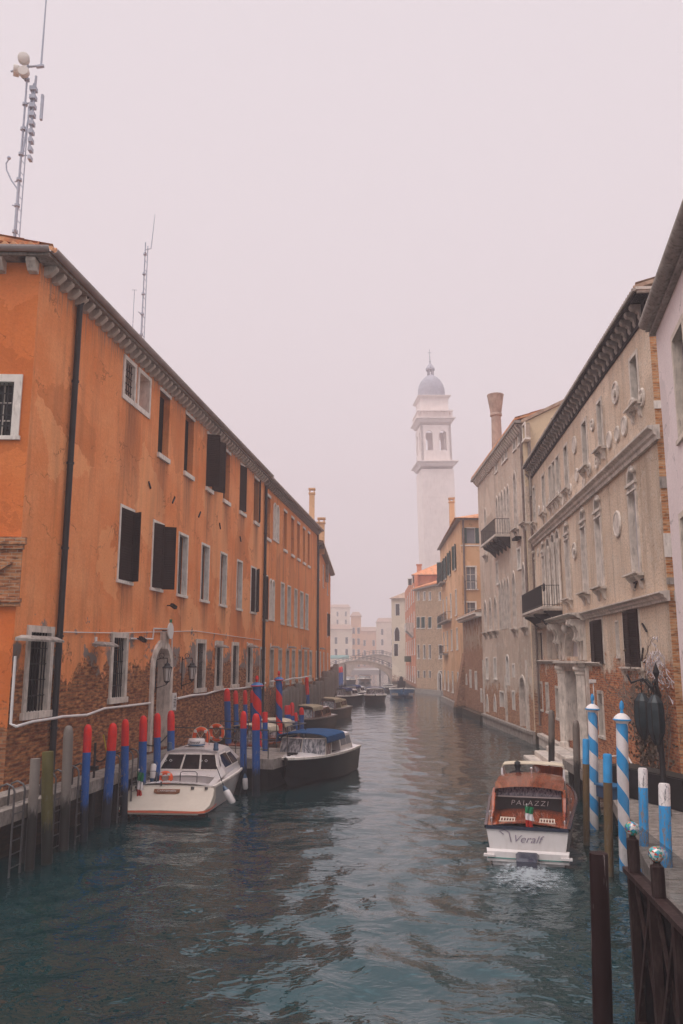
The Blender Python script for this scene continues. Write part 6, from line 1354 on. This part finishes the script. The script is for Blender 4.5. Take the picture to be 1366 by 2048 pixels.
M['olive_pole'] = polemat('olive_paint', (.10, .085, .022), None, 9, chip=.1); M['grey_pole'] = M['timber']
pole('timber_post', 'weathered grey post at the lower left, beside the olive pole', 'mooring post', 71, 1517, 68, 1702, 17, 'timber', top='flat', off=1.05)
pole('mooring_pole', 'flat topped olive green pole in front of the black downpipe', 'mooring pole', 96, 1503, 102, 1716, 20, 'olive_pole', top='flat', off=1.25)
pole('timber_post', 'tall grey round-topped post between the olive pole and the first red tip', 'mooring post', 137, 1451, 133, 1645, 18, 'timber', off=1.15)
for pxt, pyt, pxb, pyb, wp, lb in [(690, 1327, 690, 1384, 5, 'plain brown post just right of the far red tips'), (760, 1329, 760, 1358, 4, 'thin dark post standing mid canal before the bridge arch'), (778, 1322, 778, 1356, 4, 'thin dark post at the right foot of the near bridge'), (1103, 1420, 1103, 1540, 12, 'dark wood post left of the palace water steps'), (1152, 1440, 1156, 1600, 13, 'dark wood post with a tapered top in front of the portal column')]:
    pole('timber_post', lb, 'mooring post', pxt, pyt, pxb, pyb, wp, 'timber')
# striped poles with turned caps
def striped(label, pxt, pyt, pxb, pyb, wpx, c1, c2, zb, pitch, capc, finc, low=(.04, .03, .02), lowz=.35, ang=0, base=None):
    o, Ln, rr, Mw = pole('striped_pole', label, 'mooring pole', pxt, pyt, pxb, pyb, wpx, lambda Ln_: polemat('spiral_paint', c1, None, 9, stripe=c2, pitch=pitch, low=low, lowz=lowz, chip=.05), 'striped mooring poles with turned caps', zb=zb, top='flat', n=24)
    c_ = simple('cap_paint', capc, .45, .12, 4); f_ = simple('finial_paint', finc, .45, .12, 4)
    MB().lathe([(rr * 1.05, Ln - .03), (rr * 1.12, Ln), (rr * 1.45, Ln + .03), (rr * 1.5, Ln + .06), (rr * 1.25, Ln + .12), (rr * .7, Ln + .18), (rr * .3, Ln + .2)], n=20).build('cap', c_, o, smooth=True)
    MB().lathe([(rr * 1.45, Ln + .03), (rr * 1.58, Ln + .04), (rr * 1.58, Ln + .06), (rr * 1.45, Ln + .07)], n=20).build('cap_ring', f_, o, smooth=True)
    MB().lathe([(rr * .25, Ln + .19), (rr * .32, Ln + .22), (rr * .2, Ln + .26), (rr * .42, Ln + .32), (rr * .36, Ln + .42), (rr * .1, Ln + .48)], n=14).build('finial', f_, o, smooth=True)
    return o
striped('blue and white spiral pole with white cap, farther of the two by the taxi', 1185, 1422, 1188, 1655, 17, WHT, SKY, .05, .78, WHT, SKY, low=(.5, .44, .3), lowz=.02)
striped('blue and white spiral pole with white cap, nearer and thicker one', 1244, 1444, 1251, 1735, 21, WHT, SKY, .05, .8, WHT, SKY, low=(.5, .44, .3), lowz=.02)
striped('red and blue spiral pole with wide blue cap, left of the pair', 514, 1374, 515, 1545, 17, BLU, RED, 0, 1.25, (.03, .16, .4), RED)
striped('red and blue spiral pole with blue cap, right of the pair', 558, 1362, 559, 1520, 13, BLU, RED, 0, 1.25, (.03, .16, .4), RED)
for pxt, pyt, pxb, pyb, wp, zb, body_, tipc, fr, lb, lz in [(1172, 1478, 1173, 1690, 12, 0, OLV, SKY, .24, 'brown pole with a bright blue top, left of the farther striped pole', .0), (1215, 1508, 1219, 1750, 16, 0, OLV, SKY, .24, 'brown pole with a bright blue top, between the two striped poles', .0),
        (1285, 1536, 1289, 1702, 17, .9, SKY, WHT, .235, 'light blue pole with white top and a big rusty scrape', -9), (1328, 1567, 1334, 1745, 21, .9, SKY, WHT, .25, 'light blue pole with white top and black flecks, rightmost', -9)]:
    pole('mooring_pole', lb, 'mooring pole', pxt, pyt, pxb, pyb, wp, lambda Ln_, b=body_, t=tipc, f=fr, z=lz: polemat('painted_pole', b, t, Ln_ * (1 - f), lowz=z, chip=.7 if b == SKY else .1), 'blue topped mooring poles on the right', zb=zb, top='bevel', dep=-1.4 if zb == 0 else -2.3)
pole('mooring_pole', 'thick dark brown pole with scratched paint in the near foreground', 'mooring pole', 1197, 1706, 1206, 2080, 34, 'scratched', zb=0, top='flat', n=28)

# ================================================================ walkways, pontoon, piles
def planks(root, F, x0, x1, y0, y1, z, name='deck', along=True, wd=.16, mat='plank', th=.05):
    """boards with small gaps; along=True: boards run along x"""
    mb = MB(); rg = random.Random(int(abs(x0 * 10)))
    if along:
        n = max(1, int((y1 - y0) / wd))
        for i in range(n):
            a = y0 + (y1 - y0) * i / n; x = x0
            while x < x1: e = min(x1, x + 3.2 + rg.random()); mb.box(x + .004, a + .006, z - th, e - .004, a + (y1 - y0) / n - .006, z + rg.random() * .008); x = e
    else:
        n = max(1, int((x1 - x0) / wd))
        for i in range(n): a = x0 + (x1 - x0) * i / n; mb.box(a + .006, y0, z - th, a + (x1 - x0) / n - .006, y1, z + rg.random() * .008)
    return mb.build(name, M[mat], root, F.M)
JZ = 1.36
r_ = empty('left_walkway', F1.M, 'narrow grey plank walkway on posts along the brick foot of the orange building', 'walkway')
planks(r_, F1, -3.0, 11.6, -.82, -.04, JZ)
MB().box(-3.0, -.87, JZ - .3, 11.6, -.83, JZ + .01).build('fascia', M['plank'], r_)
for i in range(9): x = -2 + i * 1.7; MB().box(x, -.8, JZ - .28, x + .12, -.05, JZ - .055).build('joist', M['rubber_shade'], r_); MB().lathe([(.1, -1.4), (.1, JZ - .06)], (x + .3, -.7), 10).build('post', M['rubber_shade'], r_)  # black timbers: shade below the deck is put into their colour
MB().box(-3.0, -.5, JZ + .012, 1.1, -.05, JZ + .2).build('upper_step', M['plank'], r_)
# hooped ladders down to the water
def ladder(F, x, y, z, label, w_=.45, drop=1.7):
    o = empty('ladder', F.M @ Matrix.Translation((x, y, z)), label, 'ladder', 'steel ladders with hooped handles'); 
    for sg in (0, 1):
        X = sg * w_; MB().tube([(X, .38, 0), (X, .38, .38), (X, .33, .48), (X, .19, .54), (X, .05, .48), (X, 0, .38), (X, 0, -drop)], .024, 8).build('handrail', M['chrome'], o, smooth=True)
    mb = MB()
    for i in range(6): MB().tube([(0, 0, -.1 - i * .28), (w_, 0, -.1 - i * .28)], .015, 6).build('rung', M['chrome'], o)
    return o
for (px, py, lb) in ((28, 1600, 'hooped steel ladder nearest the camera, left of the two thick near posts'), (112, 1560, 'hooped steel ladder between the olive pole and the tall grey post'), (158, 1540, 'hooped steel ladder between the tall grey post and the first red tip'), (240, 1515, 'hooped steel ladder behind the third red tipped pole'), (266, 1508, 'hooped steel ladder left of the arched door')):
    Fo = Fac(F1.A - Vector((-F1.u.y, F1.u.x)) * .95, F1.B - Vector((-F1.u.y, F1.u.x)) * .95); s_ = Fo.at(px, py)[0]; ladder(F1, s_, -.95, JZ, lb)
s_ = F1.at(20, 1600)[0]
o = empty('life_post', F1.M @ Matrix.Translation((max(s_, .3), -.86, 1.0)), 'small blue and white plate fixed to the walkway edge at the far left', 'plate'); MB().box(-.12, -.05, -.1, .12, -.02, .32).build('plate', M['hull_blue'], o); MB().box(-.05, -.06, .0, .05, -.052, .22).build('mark', M['paper'], o); 
o = empty('pump_post', F1.M @ Matrix.Translation((F1.at(148, 1530)[0], -.6, JZ)), 'thin dark post with a lever on the walkway right of the tall grey post', 'post'); MB().tube([(0, 0, 0), (.0, 0, .95)], .035, 8).build('pipe', M['pipe'], o); MB().box(-.08, -.1, .2, .08, .1, .32).build('valve', M['iron'], o)
# sagging hoses between the poles and hooks on the wall
def rope(label, P, r=.02, mat='rubber_shade', sag=.3, n=14, name='rope'):
    pts = []
    for (a, b) in zip(P, P[1:]):
        a, b = Vector(a), Vector(b)
        for i in range(n + 1): t = i / n; p = a.lerp(b, t); p.z -= sag * 4 * t * (1 - t); pts.append(p)
    o = MB().tube(pts, r, 7).build(name, M[mat], None, Matrix.Identity(4), smooth=True); return tag(o, label, 'rope')
q = lambda px, py: F1.w(F1.at(px, py)[0], -.09, F1.at(px, py)[1])
rope('black hose drooping in a loop on the wall behind the second red tipped pole', [q(182, 1515), q(212, 1505)], sag=.18)
rope('black hose drooping across the foot of the arched door', [q(290, 1490), q(336, 1462)], .025, sag=.2)
rope('yellow rope hanging on the brick wall beside the leaning pole', [q(201, 1470), q(206, 1497), q(212, 1520)], .02, 'yellow', sag=-.02)
rope('pale mooring line from the walkway to the white cruiser', [F1.w(6.2, -.85, 1.25), (-6.15, 26.3, .78)], .018, 'cream_canvas', sag=.1)

# pontoon with steel railings
FPn = Fac((-6.3, 31.2), (-2.45, 29.9))
r_ = empty('pontoon', FPn.M, 'grey pontoon with steel railings reaching out from the arched door', 'pontoon'); PZ = 1.12
planks(r_, FPn, 0, FPn.len, 0, 3.6, PZ, along=False, wd=.2); MB().box(0, -.05, PZ - .34, FPn.len + .03, -.001, PZ + .01).box(FPn.len, 0, PZ - .34, FPn.len + .04, 3.6, PZ + .01).build('fascia', M['stone_grey'], r_)
MB().box(.5, .5, -.2, FPn.len - .4, 3.3, PZ - .36).build('float', M['rubber_shade'], r_)
def steelrail(P, z0, z1, parent, F):
    mb = MB()
    for (a, b) in zip(P, P[1:]):
        n = max(1, int(math.dist(a, b) / 1.2))
        for i in range(n + 1): x, y = a[0] + (b[0] - a[0]) * i / n, a[1] + (b[1] - a[1]) * i / n; mb.tube([(x, y, z0), (x, y, z1)], .02, 6)
        for t in (1, .66, .33): z = z0 + (z1 - z0) * t; mb.tube([(*a, z), (*b, z)], .02 if t == 1 else .013, 6)
    return mb.build('railing', M['chrome'], parent, F.M, smooth=True)
steelrail([(.0, .06), (FPn.len - .2, .06)], PZ, PZ + 1.0, r_, FPn); steelrail([(.2, 3.5), (FPn.len - .1, 3.5), (FPn.len - .1, 1.6)], PZ, PZ + 1.0, r_, FPn)
o = lifebuoy(FPn.M @ Matrix.Translation((FPn.at(403, 1474)[0], -.02, FPn.at(403, 1474)[1])), 'round orange lifebuoy on the near pontoon railing', .29)
FP2 = Fac(FPn.w(0, 3.5, 0).xy, FPn.w(FPn.len, 3.5, 0).xy); a_ = FP2.at(434, 1465); lifebuoy(FP2.M @ Matrix.Translation((a_[0], -.02, a_[1])), 'orange lifebuoy half hidden on the far pontoon railing', .29)
# big grey timber piles against the wall, past the pontoon
rg = random.Random(21); proto_p = []
def pile(F, x, off, h, r, label):
    n = 12; prof = [(r * 1.05, -1.4), (r, .3), (r * 1.02, h * .4), (r * .97, h * .7), (r, h - .12), (r * .8, h)]; ph = rg.random() * 6
    mb = MB().loft([[(r2 * (1 + .07 * math.sin(3 * a + ph)) * math.cos(a), r2 * (1 + .07 * math.sin(2 * a + ph)) * math.sin(a), z) for a in [2 * math.pi * j / n for j in range(n)]] for r2, z in prof], True, True)
    o = mb.build('timber_pile', M['timber'], None, F.M @ Matrix.Translation((x, -off, 0)) @ Matrix.Rotation(rg.uniform(-.02, .02), 4, 'Y'), smooth=True); return tag(o, label, 'timber pile', 'grey timber piles against the left wall')
nums = ['first', 'second', 'third', 'fourth', 'fifth', 'sixth', 'seventh', 'eighth', 'ninth', 'tenth', 'eleventh', 'twelfth']
k_i = 0
for x in [543 + i * 7.6 for i in range(12)]:
    s_ = F2.at(x, 1420)[0]
    pile(F2, s_, .5, 2.85 + rg.uniform(-.12, .25), .27 + rg.random() * .05, '%s grey timber pile from the left in the row before the second drainpipe' % nums[k_i]); k_i += 1
k_i = 0
for s_ in (1.5, 3.4, 5.2, 7.4, 9.3, 11.5, 13.8, 16.2, 19, 21.8, 24.8, 28):
    pile(F3, s_, .55, 3.3 + rg.uniform(-.2, .35) + s_ * .02, .33 + rg.random() * .06, '%s taller grey timber pile in the row beyond the second drainpipe' % nums[k_i]); k_i += 1
# white conduit on the second stretch
mb = MB(); P = [F2.at(530, 1363), F2.at(548, 1361), F2.at(560, 1361), F2.at(575, 1357), F2.at(590, 1356), F2.at(613, 1352)]; mb.tube([(a, -.3, b) for a, b in P], .05, 6); c = mb.build('conduit', M['cable'], bpy.data.objects['orange_wing'], F2.M, smooth=True)

# ---- right bank: stone landing, plank jetty
r_ = empty('water_steps', FA.M, 'pale stone landing steps in front of the palace portal', 'steps')
for i, (a, b, d, z) in enumerate([(pa - .9, pb + .9, 1.0, .62), (pa - 1.2, pb + 1.1, 1.5, .38), (pa - 1.4, pb + 1.3, 2.0, .14)]): MB().bbox(a, -d, -1.4, b, -.32, z, .03).build('step', M['stone'], r_)
RZ = .98
r_ = empty('right_walkway', FA.M, 'grey plank walkway along the palace wall behind the striped poles', 'walkway')
xw0 = pb + 4.6; planks(r_, FA, xw0, LA - .4, -1.75, -.32, RZ, along=True, wd=.2)
MB().box(xw0, -1.82, RZ - .3, LA - .4, -1.76, RZ + .012).build('fascia', M['plank'], r_)
for i in range(5): x = xw0 + .4 + i * 1.9; MB().lathe([(.11, -1.4), (.11, RZ - .06)], (x, -1.6), 10).build('post', M['timber'], r_)
FJ = Fac((7.55, 23.8), (3.9, 8.6))
r_ = empty('front_walkway', FJ.M, 'wide grey plank landing at the foot of the pink house', 'walkway'); planks(r_, FJ, 0, FJ.len - 1.2, .0, 3.4, RZ + .012, along=False, wd=.17); MB().box(0, -.06, RZ - .3, FJ.len - 1.2, -.002, RZ + .016).build('fascia', M['plank'], r_)
for i in range(7): MB().lathe([(.12, -1.4), (.12, RZ - .05)], (.6 + i * 2.0, .3), 10).build('post', M['timber'], r_)
p0 = onz(1300, 1640, RZ + .1)
r_ = empty('planter', at(8.1, 21.9, RZ + .03, R(-75)), 'long black planter box on the landing in front of the vine', 'planter'); MB().loft([[(-1.5, -.3, 0), (1.5, -.3, 0), (1.5, .3, 0), (-1.5, .3, 0)], [(-1.6, -.36, .75), (1.6, -.36, .75), (1.6, .36, .75), (-1.6, .36, .75)]], True, True).build('box', M['iron'], r_); MB().box(-1.5, -.3, .751, 1.5, .3, .77).build('soil', M['timber'], r_)
r_ = empty('blue_crate', at(7.2, 22.6, RZ, R(-75)), 'small blue plastic crate on the walkway between the striped poles', 'crate'); MB().bbox(-.35, -.25, .01, .35, .25, .3).build('body', M['blue_plastic'], r_); MB().box(-.38, -.28, .3, .38, .28, .34).build('rim', M['hull_blue'], r_)
mb = MB(); P = [FA.at(1216, 1545), FA.at(1235, 1555), FA.at(1258, 1568)]; P = [(FA.w(LA - 6.5, -.35, 1.25)), FA.w(LA - 4.5, -.35, 1.7), FA.w(LA - 3, -.35, 1.2), FA.w(LA - 1, -.35, 1.55)]
rope('white hose looping along the foot of the palace wall', P, .03, 'cable', sag=.12)
s_ = FA.at(1207, 1400)[0]; zt = FA.at(1207, 1366)[1]
r_ = empty('pipe_lamp', FA.M @ Matrix.Translation((s_, -.35, RZ)), 'small white lamp on a thin pale pipe against the red brick', 'lamp'); MB().tube([(0, 0, 0), (0, 0, zt - RZ)], .025, 8).build('pipe', M['cable'], r_); MB().box(-.35, -.1, zt - RZ, .06, .1, zt - RZ + .12).ball((-.35, 0, zt - RZ + .03), .09).build('head', M['cable'], r_)

# ---- two tall lanterns on an iron post, with bare vine
def biglantern(Mw, label, h=1.25):
    o = empty('lantern', Mw, label, 'lantern', 'pair of long dark glass lanterns'); rr = .2
    MB().lathe([(.05, -.1), (rr * .45, 0), (rr * .9, .18), (rr, .35), (rr, h - .35), (rr * .9, h - .18), (rr * .5, h - .05), (.05, h)], n=8).build('glass', M['glass_dark'], o)
    mb = MB()
    for a in range(8):
        c_, s2 = math.cos(a * math.pi / 4), math.sin(a * math.pi / 4); mb.tube([(c_ * f * 1.03, s2 * f * 1.03, z) for f, z in ((.05, -.1), (rr * .9, .18), (rr, .35), (rr, h - .35), (rr * .9, h - .18), (.05, h))], .012, 5)
    mb.tube([(0, 0, -.25), (0, 0, -.1)], .02, 6).tube([(0, 0, h), (0, 0, h + .2)], .015, 6).torus((0, 0, h + .25), .05, .012, 'x', 12, 5); mb.build('cage', M['iron'], o); return o
M['glass_dark'] = simple('dark_green_glass', (.02, .035, .042), .3, .4, 5)
P1 = ony(1283, 1382, 20.4); P2 = ony(1308, 1385, 19.6)
biglantern(Matrix.Translation((P1[0], P1[1], P1[2] - 1.05)), 'long dark glass lantern on the iron bracket, left one', 1.0); biglantern(Matrix.Translation((P2[0], P2[1], P2[2] - 1.1)), 'long dark glass lantern on the iron bracket, right one', 1.05)
PP = ony(1316, 1400, 20.0); r_ = empty('lantern_post', at(PP[0], PP[1], RZ), 'black iron post with scrolled arms carrying the two long lanterns', 'lamp post'); zt = PP[2] - RZ + .3
MB().lathe([(.13, 0), (.13, .2), (.07, .3), (.06, zt - .3), (.09, zt - .2), (.04, zt), (.03, zt + .3), (.0, zt + .5)], n=12).build('post', M['iron'], r_, smooth=True)
for P_ in (P1, P2):
    d = Vector((P_[0] - PP[0], P_[1] - PP[1], 0)); zz = P_[2] - RZ + .24; pts = [Vector((0, 0, zz - .5)) + d * t + Vector((0, 0, .55 * math.sin(t * math.pi * .75) + .0)) for t in (0, .2, .4, .6, .8, 1)]; pts[-1] = d + Vector((0, 0, zz))
    MB().tube(pts, .028, 7).torus(tuple(d * .45 + Vector((0, 0, zz - .2))), .12, .016, 'x', 14, 5).build('arm', M['iron'], r_, smooth=True)
MB().tube([(0, 0, zt - .2), (-.3, .1, zt + .2), (-.55, .2, zt + .1), (-.62, .25, zt + .3)], .03, 6).lathe([(.02, zt + .2), (.09, zt + .35), (.0, zt + .6)], n=6).build('scroll', M['iron'], r_)
def vine(label, base, spread, h, n, seed, thick=.022, lean=(0, 0)):
    rg = random.Random(seed); mb = MB()
    def grow(p, d, L_, r, dep):
        pts = [p.copy()]; rs = [r]
        for i in range(6):
            d = (d + Vector((rg.uniform(-.5, .5), rg.uniform(-.25, .25), rg.uniform(-.35, .45)))).normalized(); p = p + d * L_ / 6; pts.append(p.copy()); rs.append(r * (1 - .12 * (i + 1)))
            if dep > 0 and rg.random() < .6: grow(p.copy(), (d + Vector((rg.uniform(-1, 1), rg.uniform(-.5, .5), rg.uniform(-.6, .8)))).normalized(), L_ * .55, r * .6, dep - 1)
        mb.tube(pts, rs, 5)
    for i in range(n): grow(Vector((rg.uniform(-spread, spread), rg.uniform(-.1, .1), rg.uniform(0, h * .5))), Vector((lean[0], lean[1], 1)), h * rg.uniform(.4, .7), thick * rg.uniform(.6, 1.2), 3)
    o = mb.build('bare_vine', M['twig'], None, base); return tag(o, label, 'climbing plant')
M['twig'] = simple('bare_twigs', (.22, .18, .15), .9, .5, 8)
vine('tangle of bare vine twigs climbing the palace corner below the lanterns', FA.M @ Matrix.Translation((LA - 1.6, -.32, RZ)), 1.4, 3.2, 26, 3)
M['twig_pale'] = simple('pale_twigs', (.55, .5, .52), .8, .2, 8); M['leaf_dead'] = simple('dry_leaves', (.09, .065, .045), .9, .5, 6)
rgv = random.Random(9); mb = MB()
for i in range(900):
    x, z = rgv.gauss(0, .75), abs(rgv.gauss(1.2, .9)); c = Vector((x, rgv.uniform(-.2, .12), z)); a = Vector((rgv.uniform(-1, 1), rgv.uniform(-1, 1), rgv.uniform(-1, 1))).normalized() * .06; b = a.cross(Vector((rgv.uniform(-1, 1), rgv.uniform(-1, 1), rgv.uniform(-1, 1)))).normalized() * .045
    mb.add([c - a, c + b, c + a, c - b], [(0, 1, 2, 3)])
tag(mb.build('dry_creeper', M['leaf_dead'], None, FA.M @ Matrix.Translation((LA - 1.4, -.4, RZ)), fix=False), 'dry brown creeper leaves massed at the foot of the palace corner', 'climbing plant')
rgv = random.Random(19); mb = MB()
zc = FA.at(1300, 1330)[1]
for i in range(70):
    p = Vector((rgv.gauss(0, .35), rgv.uniform(-.2, .05), rgv.gauss(0, .35))); pts = [p]
    for j in range(4): p = p + Vector((rgv.uniform(-.15, .15), rgv.uniform(-.08, .08), rgv.uniform(-.18, .12))); pts.append(p)
    mb.tube(pts, .010, 4)
tag(mb.build('pale_vine', M['twig_pale'], None, FA.M @ Matrix.Translation((LA - .25, -.3, zc)), fix=True), 'clump of pale dry tendrils at the palace corner above the lanterns', 'climbing plant')

# ---- dark timber balustrade of the landing with mosaic glass balls
z_r = 2.05
ra, rb_ = Vector(onz(1262, 1742, z_r)), Vector(onz(1372, 1856, z_r)); FR = Fac(ra, rb_ + (rb_ - ra).normalized() * 2.5)
r_ = empty('timber_balustrade', FR.M, 'dark brown timber balustrade with crossed braces at the lower right corner', 'fence')
MB().obb((-.1, 0, z_r), (FR.len, 0, z_r), .16, .06).build('top_rail', M['darkwood'], r_); MB().obb((-.05, 0, .35), (FR.len, 0, .35), .1, .1).build('bottom_rail', M['darkwood'], r_)
nb = 5
for i in range(nb + 1):
    x = .05 + i * (FR.len - .1) / nb; MB().box(x - .05, -.05, -1.4, x + .05, .05, z_r - .03).build('post', M['darkwood'], r_)
    if i < nb:
        x2 = x + (FR.len - .1) / nb; MB().obb((x, -.02, .4), (x2, -.02, z_r - .06), .035, .06).obb((x, .03, z_r - .06), (x2, .03, .4), .035, .06).build('cross_brace', M['darkwood'], r_)
for i in range(34): x = .02 + i * (FR.len - .05) / 34; 
MB().box(0, .06, .3, FR.len, .09, z_r - .1).build('backing_board', M['hull_black'], r_)
MB().add([(.02, .02, z_r + .04), (FR.len, .02, z_r + .04), (FR.len, .02, z_r + .62), (.02, .02, z_r + .62)], [(0, 1, 2, 3)]).build('glass_panel', M['clear'], r_, fix=False)
for i, (pxt, pyt, lb) in enumerate([(1264, 1664, 'newel post with a mosaic glass ball, farther of the two'), (1313, 1716, 'newel post with a mosaic glass ball, nearer of the two')]):
    s_, z_ = FR.at(pxt, pyt); o = empty('newel_post', FR.M @ Matrix.Translation((s_, .0, z_r + .034)), lb, 'post', 'dark newel posts topped with mosaic glass balls')
    h_ = z_ - z_r - .08; MB().bbox(-.062, -.062, 0, .062, .062, h_ - .03, .01).lathe([(.05, h_ - .03), (.035, h_), (.05, h_ + .02)], n=12).build('post', M['darkwood'], o)
    MB().ball((0, 0, h_ + .085), .085, 18, 12).build('glass_ball', M['mosaic'], o, smooth=True)

# ---------------------------------------------------------------- fog over the whole canal
hm = bpy.data.materials.new('haze'); hm.use_nodes = True; hm.node_tree.nodes.clear()
vo_ = hm.node_tree.nodes.new('ShaderNodeVolumePrincipled'); ho_ = hm.node_tree.nodes.new('ShaderNodeOutputMaterial')
vo_.inputs['Color'].default_value = (.82, .74, .775, 1); vo_.inputs['Density'].default_value = HAZE; vo_.inputs['Anisotropy'].default_value = 0.0
hm.node_tree.links.new(vo_.outputs[0], ho_.inputs['Volume'])
hz = MB().box(-250, -40, -2.7, 250, 420, 95).build('haze', hm); tag(hz, kind='stuff')
